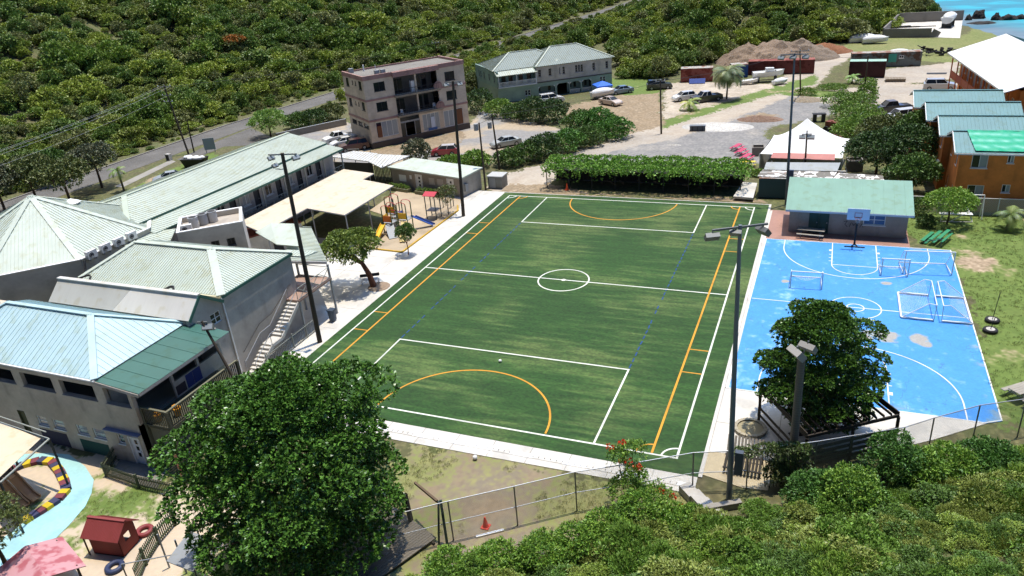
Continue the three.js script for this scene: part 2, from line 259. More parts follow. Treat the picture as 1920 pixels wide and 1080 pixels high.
// sea
{
  const t = tex(1024, 1024, (u, v) => { // sea bed seen through clear water: sand, weed and reef
    const x = 40 + u * 260, z = -420 + v * 340, a = fbm(x / 26, z / 11, 101, 4), b = fbm(x / 6, z / 2.5, 104, 3), d = shoreZ(x) - z, deep = smooth(14, 60, d + 26 * (a - 0.5)), reef = smooth(0.52, 0.62, a * 0.7 + b * 0.3);
    const s = [96, 118, 128], q = [24, 158, 176], r = [38, 96, 116]; const m = (k) => { const base = s[k] + (q[k] - s[k]) * deep; return base + (r[k] - base) * reef * 0.55 + 18 * (b - 0.5); };
    return [m(0), m(1), m(2)];
  });
  t.wrapS = t.wrapT = THREE.ClampToEdgeWrapping;
  const g = new THREE.PlaneGeometry(900, 900, 1, 1).rotateX(-PI / 2).translate(380, -1.0, -450);
  const p = g.attributes.position, uv = g.attributes.uv; for (let i = 0; i < p.count; i++) uv.setXY(i, (p.getX(i) - 40) / 260, (p.getZ(i) + 420) / 340); g.userData.keepUV = 1;
  struct('sea', g, mat(0xffffff, 0.5, { map: t, bumpMap: bCoarse, bumpScale: 0.08 }));
}
// main road with pale edge
{
  const L = [], R = [], E = [];
  for (let z = 60; z > -352; z -= 4) { const x = roadX(z); L.push([x - 3.4, z]); R.push([x + 3.4, z]); }
  const strip = (A, B, y) => { const pos = [], n = A.length; for (let i = 0; i + 1 < n; i++) { const q = [A[i], B[i], B[i + 1], A[i], B[i + 1], A[i + 1]]; q.forEach((p) => pos.push(p[0], y, p[1])); } const g = new THREE.BufferGeometry(); g.setAttribute('position', new THREE.Float32BufferAttribute(pos, 3)); g.computeVertexNormals(); return g; };
  const asphalt = mat(0x7f7d79, 0.92, { map: tAsph, bumpMap: bFine, bumpScale: 0.006 });
  struct('road', strip(L, R, 0.03), asphalt);
  const k = struct('kerb', [...kerb(L.filter((p, i) => i % 2 === 0 && p[1] < -20 && p[1] > -240), 0.16, 0.3)], MT.concDark);
  struct('side_road', sheet([[-76.13,-53.01],[-77.82,-63.45],[-78.49,-74.05],[-66.38,-66.39],[-68,-62.79],[-73.59,-61.33],[-73.05,-53.31]], 0.02), asphalt);
  struct('footpath', sheet([[-74.43,-39.31],[-77.16,-52.9],[-75.31,-52.17],[-72.57,-39.06]], 0.036), mat(0x9d9a93, 0.92, { map: tConc }));
}
// ---------- sports field ----------
const TX0 = -15.1, TX1 = 15.5, TZ0 = -44.7, TZ1 = 1.3;
{
  const F = new THREE.Group(); F.name = 'playing_field'; F.userData.kind = 'structure'; scene.add(F);
  const t = tex(1024, 1536, (u, v) => {
    const x = u * 30.6, z = v * 46, st = fbm(x / 2.6, z / 0.35, 111, 4), a = fbm(x / 6, z / 5, 114, 4), f = fbm(x / 0.16, z / 0.1, 117, 2), worn = smooth(0.42, 0.74, a * 0.66 + st * 0.34), roll = Math.floor(z / 3.66), seam = Math.abs(z / 3.66 - Math.round(z / 3.66)) < 0.008 ? 0.9 : 1;
    const k = (0.76 + 0.2 * st + 0.36 * (f - 0.5)) * (0.96 + 0.08 * hash(roll, 2, 9)) * seam; return [(43 + 44 * worn) * k, (80 + 27 * worn) * k, (29 + 26 * worn) * k];
  });
  t.wrapS = t.wrapT = THREE.ClampToEdgeWrapping;
  const g = sheet([[TX0, TZ1], [TX1, TZ1], [TX1, TZ0], [TX0, TZ0]], 0.05), p = g.attributes.position, uv = g.attributes.uv;
  for (let i = 0; i < p.count; i++) uv.setXY(i, (p.getX(i) - TX0) / (TX1 - TX0), (p.getZ(i) - TZ0) / (TZ1 - TZ0)); g.userData.keepUV = 1;
  M('turf', g, mat(0xffffff, 0.95, { map: t }), F);
  const wM = mat(0xe2e6dc, 0.9, { map: tConc }), oM = mat(0xd89a30, 0.9, { map: tConc }), bM = mat(0x1d4a86, 0.9, { map: tConc });
  const ln = (n, m, x0, z0, x1, z1, y = 0.057, w = 0.13) => M(n, beam([x0, y, z0], [x1, y, z1], w, 0.006), m, F);
  const arc = (n, m, x, z, r, a0, a1, y, w = 0.13) => M(n, new THREE.RingGeometry(r - w / 2, r + w / 2, 64, 1, a0, a1 - a0).rotateX(-PI / 2).translate(x, y, z), m, F);
  const xl = -14.08, xr = 14.08, zf = -43.69, bl = -9.3, br = 9.1, ol = -12.67, or = 12.61;
  for (const x of [xl, xr]) ln('white_line', wM, x, zf - 0.065, x, 0.065);
  for (const z of [zf, 0, -22.02]) ln('white_line', wM, xl + 0.07, z, xr - 0.07, z, 0.0572);
  for (const [z0, z1] of [[zf, -35.37], [0, -8.73]]) { const s = Math.sign(z1 - z0) * 0.07; for (const x of [bl, br]) ln('white_line', wM, x, z0 + s, x, z1 + s); ln('white_line', wM, bl + 0.07, z1, br - 0.07, z1, 0.0572); }
  for (const x of [ol, or]) ln('orange_line', oM, x, zf + 0.07, x, -0.07, 0.062, 0.14);
  for (const z of [-12.54, -9.37, -31.2, -34.4]) for (const [a, b] of [[xl, ol], [or, xr]]) ln('orange_line', oM, a + 0.08, z, b - 0.08, z, 0.0621, 0.11);
  arc('centre_circle', wM, -0.1, -22.02, 2.27, 0, PI * 2, 0.0605); M('centre_spot', new THREE.CircleGeometry(0.2, 20).rotateX(-PI / 2).translate(-0.1, 0.0612, -22.02), wM, F);
  arc('orange_arc', oM, -0.1, -0.05, 6.05, 0.02, PI - 0.02, 0.0615); arc('orange_arc', oM, -0.1, zf + 0.05, 6.05, PI + 0.02, PI * 2 - 0.02, 0.0615);
  for (const [x, z, a, m, r, y] of [[xl, zf, -PI / 2, wM, 0.9, 0.061], [xr, zf, PI, wM, 0.9, 0.061], [xr, 0, PI / 2, wM, 0.9, 0.061], [xl, 0, 0, wM, 0.9, 0.061], [ol, zf, -PI / 2, oM, 0.9, 0.0631], [or, zf, PI, oM, 0.9, 0.0631], [or, 0, PI / 2, oM, 0.9, 0.0631]]) arc('corner_arc', m, x, z, r, a, a + PI / 2, y, 0.12);
  const R = rng(5);
  for (const x of [bl, br]) for (let z = -35; z < -9; z += 0.85) if (R() < 0.86) ln('blue_dash', bM, x + 0.05 * (R() - 0.5), z, x + 0.05 * (R() - 0.5), z + 0.55, 0.0571, 0.1);
  M('turf_edging', [bx(TX1, TX1 + 0.22, -0.1, 0.09, TZ0, TZ1), bx(TX0 - 0.12, TX1 + 0.22, -0.1, 0.085, TZ0 - 0.13, TZ0 - 0.002)], MT.concrete, F);
}
// concrete aprons around the field, laid in bays
{
  const P = new THREE.Group(); P.name = 'pavement'; P.userData.kind = 'structure'; scene.add(P);
  const bay = (x0, x1, z0, z1, y = 0.04, m = MT.concrete) => M('slab', bx(x0 + 0.012, x1 - 0.012, -0.1, y + 0.003 * noise(x0, z0, 7), z0 + 0.012, z1 - 0.012), m, P);
  for (let x = -9; x < 15; x += 2.45) { const x1 = Math.min(15.5, x + 2.45); bay(x, x1, 1.3, 2.35); M('slab', slab([[x + 0.01, 0.05, 2.36], [x1 - 0.01, 0.05, 2.36], [x1 - 0.01, 0.04, 2.95 - 0.012 * (x1 + 2)], [x + 0.01, 0.04, 2.95 - 0.012 * (x + 2)]], 0.14), MT.concrete, P); }
  for (let x = -8.8, k = 0; x < 15; x += 0.37, k++) { const c = M('drain_cover', bx(x, x + 0.355, 0.04, 0.062, 1.95, 2.3), k % 9 < 4 || (k > 22 && k < 33) ? MT.white : MT.concrete, P); }
  M('drain_slot', Array.from({ length: 64 }, (_, k) => bx(-8.8 + k * 0.37 + 0.335, -8.8 + k * 0.37 + 0.375, 0.045, 0.0665, 2.08, 2.2)), MT.dark, P); stuff(P.children[P.children.length - 1]);
  // left plaza
  for (let z = -45, j = 0; z < 2; z += 3.6, j++) for (const [x0, x1] of [[-18.2, -15.1], [-21.8, -18.2], [-25.4, -21.8], [-30, -25.4], [-35, -30]]) { const z1 = Math.min(2.3, z + 3.6); if (x1 > -19 || z > -26 && x0 > -22.5 && z < -8 || z > -28 && x1 < -20 && z < -10) bay(x0, x1, z, z1); }
  // strip between turf and court, and the slab south of the court
  for (let z = -43; z < -8.2; z += 4.35) bay(15.72, 15.98, z, Math.min(-8.16, z + 4.35), 0.055);
  bay(15.72, 19.4, -8.1, -4.2); bay(15.72, 19.4, -4.2, -1.2); bay(19.4, 23.4, -8.1, -3.2);
  M('slab', slab([[15.72, 0.05, -1.19], [19.4, 0.05, -1.19], [19.2, 0.05, 1.35], [17.85, 0.05, 1.5], [15.6, 0.05, 1.0]], 0.15), mat(0xcfc0a0, 0.9, { map: tConc }), P);
  M('slab', slab([[23.42, 0.045, -8.1], [30.6, 0.045, -8.1], [27.7, 0.045, -5.7], [25.9, 0.045, -4.4], [23.42, 0.045, -3]], 0.15), MT.concrete, P);
  M('patio', bx(15.75, 28.3, -0.1, 0.046, -43.2, -35.12), mat(0xa98478, 0.9, { map: tConc }), P);
  M('terrace', slab([[-37.04,-32.89],[-25.19,-24.23],[-22.1,-25.55],[-27.96,-29.99],[-32.12,-34.62]], 0.1).translate(0, 0.042, 0), mat(0xa98e80, 0.9, { map: tConc }), P);
}
// ---------- blue court ----------
{
  const C = new THREE.Group(); C.name = 'basketball_court'; C.userData.kind = 'structure'; scene.add(C);
  const x0 = 15.75, x1 = 31.5, z0 = -35.05, z1 = -8.1;
  const t = tex(1024, 2048, (u, v) => {
    const x = u * 15.75, z = v * 26.95, a = fbm(x / 3, z / 3, 121, 5), b = fbm(x / 0.5, z / 0.5, 124, 3), f = fbm(x / 0.09, z / 0.09, 127, 2);
    let c = [52 + 10 * b, 130 + 8 * b, 200 + 6 * b]; const mix = (q, k) => { c = c.map((w, i) => w + (q[i] - w) * k); };
    mix([168, 196, 224], smooth(0.52, 0.78, a * 0.6 + b * 0.4) * (x < 3.4 || z > 23 ? 0.75 : 0.16)); // chalky wear along the field side
    for (const [px, pz, rx, rz] of [[9.6, 17.3, 1.6, 1.0], [12.1, 17.5, 0.8, 0.95], [10.3, 8.2, 0.6, 0.45], [8.6, 17.9, 1.0, 0.5], [2.6, 9.4, 0.4, 0.4]]) { const d = Math.hypot((x - px) / rx, (z - pz) / rz) + 0.9 * (fbm(x / 0.7, z / 0.7, 131, 3) - 0.5); mix([166, 150, 130], smooth(0.98, 0.65, d) * 0.85); }
    mix([150, 184, 210], smooth(0.5, 0.75, fbm(x / 1.6, z / 1.6, 137, 5)) * 0.06); mix([120, 160, 190], smooth(0.7, 0.8, b) * 0.45); const cr = Math.abs(fbm(x / 2.4, z / 2.4, 139, 5) - 0.5); mix([52, 96, 140], smooth(0.006, 0.002, cr) * 0.5); mix([150, 144, 132], smooth(0.62, 0.74, fbm(x / 0.8, z / 0.8, 143, 4)) * smooth(0.9, 0.1, Math.min(x, 15.75 - x, z, 26.95 - z)) * 0.6);
    const k = 0.94 + 0.12 * f; return c.map((w) => w * k);
  });
  t.wrapS = t.wrapT = THREE.ClampToEdgeWrapping;
  const P = [[x0 + 0.25, z0], [x1, z0], [x1, -8.6], [30.6, z1], [x0 + 0.02, z1]], g = sheet(P, 0.05), p = g.attributes.position, uv = g.attributes.uv;
  for (let i = 0; i < p.count; i++) uv.setXY(i, (p.getX(i) - x0) / (x1 - x0), (p.getZ(i) - z0) / (z1 - z0)); g.userData.keepUV = 1;
  M('court_surface', g, mat(0xffffff, 0.6, { map: t }), C);
  M('court_base', slab(P.map(([a, b]) => [a, 0.046, b]), 0.15), MT.concDark, C);
  const wM = mat(0xe9ebea, 0.8, { map: tConc }), ln = (n, a, b, c, d, y = 0.056, w = 0.08) => M(n, beam([a, y, b], [c, y, d], w, 0.006), wM, C);
  const pl = (n, pts, y = 0.0563, w = 0.08) => { const g = []; for (let i = 0; i + 1 < pts.length; i++) g.push(beam([pts[i][0], y + i % 2 * 0.0008, pts[i][1]], [pts[i + 1][0], y + i % 2 * 0.0008, pts[i + 1][1]], w, 0.006)); M(n, g, wM, C); };
  const cx = 23.69, cz = -21.84;
  ln('boundary_line', x0 + 0.2, z0 + 0.04, x1, z0 + 0.04); ln('boundary_line', x1 - 0.04, z0 + 0.09, x1 - 0.04, -8.6); ln('boundary_line', x0 + 0.02, z1 - 0.04, 30.5, z1 - 0.04); ln('boundary_line', x0 + 0.28, z0 + 0.09, x0 + 0.06, z1 - 0.09); ln('boundary_line', 30.5, z1 - 0.03, x1 - 0.02, -8.68);
  ln('halfway_line', x0 + 0.3, cz, x1 - 0.1, cz, 0.0562);
  const circ = (r, a0 = 0, a1 = 2 * PI, z = cz, n = 40) => Array.from({ length: n + 1 }, (_, i) => [cx + r * Math.cos(a0 + ((a1 - a0) * i) / n), z + r * Math.sin(a0 + ((a1 - a0) * i) / n)]);
  pl('centre_circle', circ(1.83), 0.0575); pl('inner_circle', circ(0.62), 0.0575);
  for (const s of [1, -1]) { // both ends
    const ez = s > 0 ? z0 + 0.1 : z1 - 0.1, A = (x, d) => [x, ez + s * d], hz = ez + s * 1.6;
    pl('three_point_line', [A(cx - 5.96, 0), A(cx - 5.96, 1.7), ...circ(5.96, s > 0 ? PI - 0.04 : PI + 0.04, s > 0 ? 0.04 : 2 * PI - 0.04, hz, 44), A(cx + 5.96, 1.7), A(cx + 5.96, 0)], 0.0585);
    pl('key_line', [A(cx - 1.81, 0), A(cx - 1.81, 5.0), ...circ(1.81, s > 0 ? PI : PI, s > 0 ? 0 : 2 * PI, ez + s * 5.0, 24), A(cx + 1.81, 0)], 0.0605);
    ln('free_throw_line', cx - 1.74, ez + s * 5.0, cx + 1.74, ez + s * 5.0, 0.0572);
    for (const q of [-1, 1]) for (const d of [1.8, 2.75, 3.5, 4.25]) M('lane_mark', bx(cx + q * 1.97 - 0.1, cx + q * 1.97 + 0.1, 0.053, 0.059, ez + s * d - (d < 2 ? 0.17 : 0.04), ez + s * d + (d < 2 ? 0.17 : 0.04)), wM, C);
  }
}
// ---------- plants ----------
const leafM = new THREE.MeshPhysicalMaterial({ color: 0xffffff, vertexColors: true, roughness: 0.55, transmission: 0.14, thickness: 0, side: THREE.DoubleSide });
const leafGloss = new THREE.MeshPhysicalMaterial({ color: 0xffffff, vertexColors: true, roughness: 0.36, transmission: 0.1, thickness: 0, side: THREE.DoubleSide });
const barkM = mat(0x5b4a3c, 0.95, { map: tWood, bumpMap: bCoarse, bumpScale: 0.02 });
const lin = (h) => { const c = new THREE.Color(h); return [c.r, c.g, c.b]; };
// leaves spread through ellipsoids [x, y, z, rx, ry, rz]; every leaf is a small kite
function leafGeo(R, blobs, n, L, W, hexes, o = {}) {
  const { k = 4, deep = 0.5, lift = 0.25, rag = 0.35, flat = 0, cap = 0.8 } = o, cols = hexes.map(lin), wts = blobs.map((b) => b[3] * b[4] + b[3] * b[5] + b[4] * b[5]), tot = wts.reduce((a, b) => a + b, 0);
  const pos = new Float32Array(n * k * 12), nor = new Float32Array(n * k * 12), clr = new Float32Array(n * k * 12), idx = new Uint32Array(n * k * 6); let q = 0;
  const d = V(0, 0, 0), p = V(0, 0, 0), l = V(0, 0, 0), s = V(0, 0, 0), nn = V(0, 0, 0), sph = (v) => { const y = 2 * R() - 1, a = 2 * PI * R(), c = Math.sqrt(1 - y * y); return v.set(c * Math.cos(a), y, c * Math.sin(a)); };
  for (let i = 0; i < n; i++) {
    let b, ok = false;
    for (let tr = 0; tr < 5 && !ok; tr++) {
      let w = R() * tot, m = 0; while (m < blobs.length - 1 && (w -= wts[m]) > 0) m++; b = blobs[m];
      sph(d); if (d.y < -0.12 && R() < cap) d.y *= -1;
      const rr = (1 - deep * R() * R()) * (1 - rag * 0.5 + rag * noise(d.x * 3 + m * 7, d.y * 3 + d.z * 2.3, 141));
      p.set(b[0] + d.x * b[3] * rr, b[1] + d.y * b[4] * rr, b[2] + d.z * b[5] * rr); ok = true;
      for (let m2 = 0; m2 < blobs.length && ok; m2++) if (m2 !== m) { const c = blobs[m2], e = ((p.x - c[0]) / c[3]) ** 2 + ((p.y - c[1]) / c[4]) ** 2 + ((p.z - c[2]) / c[5]) ** 2; if (e < 0.36) ok = false; }
    }
    const c = cols[Math.floor(R() * cols.length)], g0 = 0.8 + 0.4 * R();
    for (let j = 0; j < k; j++, q++) {
      sph(l).addScaledVector(d, 0.8); l.y = l.y * (1 - flat) + lift; l.normalize(); sph(s).cross(l).normalize(); if (flat) { s.y *= 1 - flat; s.normalize(); }
      nn.crossVectors(l, s).normalize(); if (nn.y < 0) { nn.negate(); s.negate(); }
      const len = L * (0.7 + 0.6 * R()), wd = W * (0.7 + 0.6 * R()) * 0.5, o12 = q * 12, g = g0 * (0.9 + 0.2 * R());
      const put = (v, x, y, z) => { pos[o12 + v * 3] = x; pos[o12 + v * 3 + 1] = y; pos[o12 + v * 3 + 2] = z; nor[o12 + v * 3] = nn.x; nor[o12 + v * 3 + 1] = nn.y; nor[o12 + v * 3 + 2] = nn.z; clr[o12 + v * 3] = c[0] * g; clr[o12 + v * 3 + 1] = c[1] * g; clr[o12 + v * 3 + 2] = c[2] * g; };
      put(0, p.x, p.y, p.z); put(1, p.x + l.x * len * 0.55 + s.x * wd, p.y + l.y * len * 0.55 + s.y * wd, p.z + l.z * len * 0.55 + s.z * wd); put(2, p.x + l.x * len, p.y + l.y * len - 0.12 * len, p.z + l.z * len); put(3, p.x + l.x * len * 0.55 - s.x * wd, p.y + l.y * len * 0.55 - s.y * wd, p.z + l.z * len * 0.55 - s.z * wd);
      const v0 = q * 4; idx.set([v0, v0 + 2, v0 + 1, v0, v0 + 3, v0 + 2], q * 6);
    }
  }
  const g = new THREE.BufferGeometry(); g.setAttribute('position', new THREE.BufferAttribute(pos, 3)); g.setAttribute('normal', new THREE.BufferAttribute(nor, 3)); g.setAttribute('color', new THREE.BufferAttribute(clr, 3)); g.setIndex(new THREE.BufferAttribute(idx, 1)); g.isReady = true; return g;
}
// a round crown of lobes: overall radius r, height h, centre at y
function lobes(R, x, y, z, rx, ry, rz, n, s = 0.5) {
  const out = [[x, y, z, rx * 0.72, ry * 0.72, rz * 0.72]];
  for (let i = 0; i < n; i++) { const a = i * 2.4 + R(), e = Math.asin(clamp(-0.35 + 1.3 * ((i + 0.5) / n), -1, 1)), k = s * (0.75 + 0.5 * R()), c = Math.cos(e) * (1 - k * 0.75); out.push([x + Math.cos(a) * c * rx, y + Math.sin(e) * (1 - k * 0.75) * ry, z + Math.sin(a) * c * rz, rx * k, ry * k * 0.72, rz * k]); }
  return out;
}
function branchy(R, x, z, h, r, blobs, lean = [0, 0], nb = 5) { // tapered trunk and limbs up to the lobes
  const g = [], top = [x + lean[0], h, z + lean[1]], mid = [x + lean[0] * 0.35 + 0.1 * R(), h * 0.5, z + lean[1] * 0.35];
  g.push(bar([x, -0.1, z], mid, r * 1.15, 9, r * 0.9), bar(mid, top, r * 0.92, 9, r * 0.65));
  for (let i = 0; i < Math.min(nb, blobs.length); i++) { const b = blobs[(i + 1) % blobs.length], t = 0.55 + 0.45 * R(), s = [mid[0] + (top[0] - mid[0]) * t, mid[1] + (top[1] - mid[1]) * t, mid[2] + (top[2] - mid[2]) * t], m = [(s[0] + b[0]) / 2, (s[1] + b[1]) / 2 + 0.1, (s[2] + b[2]) / 2]; g.push(bar(s, m, r * 0.5, 6, r * 0.33), bar(m, [b[0], b[1], b[2]], r * 0.34, 6, r * 0.1)); }
  return g;
}
const GREENS = { dark: [0x3c5a22, 0x446427, 0x34501f, 0x4d6a2c], mid: [0x57762c, 0x4c6d28, 0x648333, 0x45622a], light: [0x7c9a3a, 0x6f9135, 0x8aa545, 0x5f8430], olive: [0x6a7538, 0x5d6a33, 0x757c45, 0x4f5f2c], glossy: [0x4d7a2a, 0x5b8a30, 0x447026, 0x6b9a3c], grey: [0x707455, 0x60694a, 0x7f8062, 0x566043], fern: [0x648a2c, 0x769a34, 0x527a26, 0x86a63e] };
// an uneven crown of flat leaf tiers over a dense core
function tieredCrown(t, R, n, rx, ry, cy, k0, k1, nl, L, W, cols, ox = 0, oz = 0) {
  const bl = []; for (let i = 0; i < n; i++) { const a = i * 2.399, e = -0.9 + 2.4 * ((i + 0.5) / n), y = Math.sin(clamp(e, -1.5, 1.5)), c = Math.cos(e), k = k0 + (k1 - k0) * R(), q = 0.72 + 0.42 * R(); bl.push([ox + Math.cos(a) * c * rx * q, cy + y * ry * (0.88 + 0.22 * R()), oz + Math.sin(a) * c * rx * q, k, k * 0.5, k]); }
  M('inner_leaves', leafGeo(R, [[ox, cy, oz, rx * 0.86, ry * 0.88, rx * 0.86]], Math.round(nl * 0.45), L, W, cols, { k: 5, deep: 0.75, rag: 0.6, cap: 0.2 }), leafGloss, t);
  M('crown', leafGeo(R, bl, nl, L, W, cols, { k: 6, lift: 0.45, rag: 0.5, deep: 0.25, flat: 0.3, cap: 0.95 }), leafGloss, t); return bl;
}
function tree(name, label, cat, [x, z], o) {
  const { h = 5, r = 2, ry = r * 0.75, th = h * 0.45, tr = 0.14, n = 900, L = 0.3, W = 0.16, cols = GREENS.mid, seed = 1, lean = [0, 0], nl = 9, m = leafM, group, k = 4, bark = barkM, off = [0, 0], s = 0.5, rag, flat, lift, cap, deep } = o, R = rng(seed * 977 + 13);
  const t = T(name, label, cat, x, hgt(x, z), z, 0, group), bl = lobes(R, off[0], h - ry, off[1], r, ry, r, nl, s);
  M('trunk', branchy(R, 0, 0, th, tr, bl, lean.map((q, i) => q + off[i] * 0.5)), bark, t);
  M('crown', leafGeo(R, bl, n, L, W, cols, { k, rag, flat, lift, cap, deep }), m, t); return t;
}
function shrub(name, label, [x, z], rx, ry, rz, seed, cols, group, o = {}) {
  const R = rng(seed * 613 + 7), t = T(name, label, o.cat ?? 'shrub', x, hgt(x, z), z, o.ry ?? 0, group), bl = lobes(R, 0, ry * 0.5, 0, rx, ry * 0.72, rz, o.nl ?? 9, 0.5);
  M('stems', bl.slice(1, 5).map((b) => bar([b[0] * 0.15, -0.1, b[2] * 0.15], [b[0] * 0.8, b[1], b[2] * 0.8], 0.05, 5, 0.02)), barkM, t);
  M('foliage', leafGeo(R, bl, o.n ?? Math.round(220 * (rx * rz + rx * ry)), o.L ?? 0.28, o.W ?? 0.14, cols, { k: 4, rag: 0.55, cap: 0.5, lift: 0.35 }), leafM, t); return t;
}
function palm(name, label, [x, z], h, fl, nf, seed, cols = [0x6f8a3c, 0x5d7a34, 0x86984c]) {
  const R = rng(seed), t = T(name, label, 'palm tree', x, hgt(x, z), z), g = [];
  let p = [0, -0.1, 0]; for (let i = 1; i <= 5; i++) { const q = [0.12 * Math.sin(i * 0.5) * h * 0.2, (h * i) / 5, 0.03 * i]; g.push(bar(p, q, 0.17 - 0.012 * i, 8, 0.165 - 0.012 * i)); p = q; }
  M('trunk', g, mat(0x6e6353, 0.95, { map: tWood }), t);
  for (let f = 0; f < nf; f++) {
    const a = f * 2.399 + R() * 0.3, e = 1.15 - 1.5 * (f / nf) + 0.2 * R(), c = cols.map(lin)[f % cols.length], pos = [], col = [], len = fl * (0.8 + 0.35 * R()), N = 14; let y = 0, rr = 0, an = e; const P = [];
    for (let i = 0; i <= N; i++) { P.push([Math.cos(a) * rr, y, Math.sin(a) * rr, an]); rr += (Math.cos(an) * len) / N; y += (Math.sin(an) * len) / N; an -= 1.9 / N; }
    const sx = -Math.sin(a), sz = Math.cos(a), tri = (A, B, C) => { for (const v of [A, B, C]) { pos.push(p[0] + v[0], p[1] + v[1], p[2] + v[2]); const w = 0.8 + 0.3 * R(); col.push(c[0] * w, c[1] * w, c[2] * w); } };
    for (let i = 0; i < N; i++) { const A = P[i], B = P[i + 1], wl = len * 0.3 * Math.sin(PI * clamp((i + 1.2) / (N + 1.4))) + 0.05, dx = B[0] - A[0], dy = B[1] - A[1], dz = B[2] - A[2];
      for (const s of [-1, 1]) for (const fr of [0, 0.33, 0.66]) { const b0 = [A[0] + dx * fr, A[1] + dy * fr, A[2] + dz * fr], b1 = [A[0] + dx * (fr + 0.36), A[1] + dy * (fr + 0.36), A[2] + dz * (fr + 0.36)]; tri(b0, b1, [b1[0] + s * sx * wl + dx, b1[1] - wl * 0.45 + dy * 0.6, b1[2] + s * sz * wl + dz]); }
      tri([A[0] - sx * 0.03, A[1], A[2] - sz * 0.03], [A[0] + sx * 0.03, A[1], A[2] + sz * 0.03], B); }
    const gg = new THREE.BufferGeometry(); gg.setAttribute('position', new THREE.Float32BufferAttribute(pos, 3)); gg.setAttribute('color', new THREE.Float32BufferAttribute(col, 3)); gg.computeVertexNormals(); gg.isReady = true;
    M('frond', gg, leafM, t);
  }
  return t;
}
// ---------- wooded hillside and scrub: instanced crowns nobody could count ----------
const camF = (() => { camera.updateMatrixWorld(); const inv = camera.matrixWorldInverse, f = 1 / Math.tan(THREE.MathUtils.degToRad(21.11)), v = V(0, 0, 0); return (x, y, z, mx = 1.25) => { v.set(x, y, z).applyMatrix4(inv); if (v.z > -2) return false; return Math.abs((v.x * f) / -v.z / 1.778) < mx && Math.abs((v.y * f) / -v.z) < mx; }; })();
function scatter(name, label, cat, protos, spots, tints) { // spots: [x, z, scale, turn, kind, tintIndex]
  const G = T(name, label, cat); G.userData.kind = 'stuff'; const m4 = new THREE.Matrix4(), e = new THREE.Euler(), q = new THREE.Quaternion(), c = new THREE.Color();
  protos.forEach(([pn, g, m], k) => {
    const list = spots.filter((s) => s[4] === k); if (!list.length) return;
    const im = new THREE.InstancedMesh(g, m, list.length); im.name = pn; im.castShadow = im.receiveShadow = true; im.userData.kind = 'stuff';
    list.forEach((s, i) => { im.setMatrixAt(i, m4.compose(V(s[0], hgt(s[0], s[1]) + (s[6] ?? 0), s[1]), q.setFromEuler(e.set(0, s[3], 0)), V(s[2], s[2] * (s[7] ?? 1), s[2]))); im.setColorAt(i, c.setRGB(...tints[s[5] % tints.length])); });
    G.add(im);
  });
  console.log(name, spots.length); return G;
}
const W1 = [0xffffff];
function scrubLobes(R, rx, ry) { const o = []; for (let i = 0; i < 15; i++) { const a = i * 2.4 + R() * 1.5, d = Math.sqrt(R()) * rx * 0.9, k = 0.2 + 0.28 * R(); o.push([Math.cos(a) * d, ry * (0.35 + 1.15 * R() * (1 - 0.5 * d / rx)), Math.sin(a) * d, rx * k * 1.2, ry * k * (0.6 + 0.7 * R()), rx * k * 1.2]); } return o; }
const crownProto = (seed, rx, ry, n, L, W, o) => leafGeo(rng(seed), scrubLobes(rng(seed + 5), rx, ry), n, L, W, [0xffffff, 0xe8e8e8, 0xd2d2d2], { k: 3, rag: 0.8, deep: 0.5, lift: 0.45, flat: 0.3, ...o });
const forestProtos = [['crowns', crownProto(1, 2.1, 1.7, 1100, 0.4, 0.22), leafM], ['crowns', crownProto(2, 1.7, 2.1, 1000, 0.34, 0.2), leafM], ['crowns', crownProto(3, 2.5, 1.5, 1200, 0.42, 0.2, { flat: 0.45 }), leafM], ['crowns', crownProto(4, 1.4, 1.3, 700, 0.32, 0.14), leafM]];
const forestTints = [[.2,.31,.04],[.26,.38,.05],[.17,.28,.04],[.34,.43,.055],[.29,.35,.06],[.2,.3,.055],[.39,.47,.07],[.28,.31,.1],[.19,.3,.05],[.29,.38,.055]];
{
  const R = rng(91), spots = [];
  for (let z = 30; z > -420; z -= 2.0) for (let x = -460; x < -52; x += 2.0) {
    const dist = Math.hypot(x - 20, z - 35), px = x + 2 * R() - 1, pz = z + 2 * R() - 1, k = R(), kk = R(), t = R(), sc = R(), ro = R();
    if (dist > 150 && k > Math.pow(150 / dist, 1.25)) continue;
    const e = roadX(pz) - px; if (e < 4.7) continue;
    const g = fbm(px / 14, pz / 14, 151, 3), gap = fbm(px / 7, pz / 7, 154, 2); if (gap < 0.2 && kk < 0.3) continue;
    const y = hgt(px, pz); if (!camF(px, y + 2, pz, 1.2)) continue;
    const s = (0.4 + 0.75 * sc * sc) * (dist > 150 ? Math.pow(dist / 150, 0.5) : 1) * clamp(0.3 + (e - 4.7) * 0.1, 0.3, 1) * (g > 0.58 ? 1.3 : 1);
    spots.push([px, pz, s, ro * 6.28, Math.floor(kk * 3.99), Math.floor(g * 9 + t * 5), -0.1, 0.85 + 0.5 * t]);
  }
  scatter('hillside_forest', 'dense green scrub forest covering the hillside above the road', 'forest', forestProtos, spots, forestTints);
}
const EASTWOOD = [[-76.56,-114.28],[-75.83,-136.24],[-74.83,-159.57],[-73.89,-202.6],[-70.09,-262.16],[-73.71,-356.77],[-0.94,-442.36],[45.31,-223.35],[46.11,-202.38],[37.9,-202.96],[30.98,-173.44],[24.42,-160.88],[18.25,-156.4],[13.32,-151.78],[3.61,-156.71],[-0.82,-148],[-4.15,-134.24],[-9.9,-128.36],[-10.87,-116.56],[-18.88,-118.21],[-32.66,-161.59],[-53.64,-188.02],[-66.01,-169.53],[-64.67,-141.21],[-43.08,-92.24],[-51.47,-107.4]];
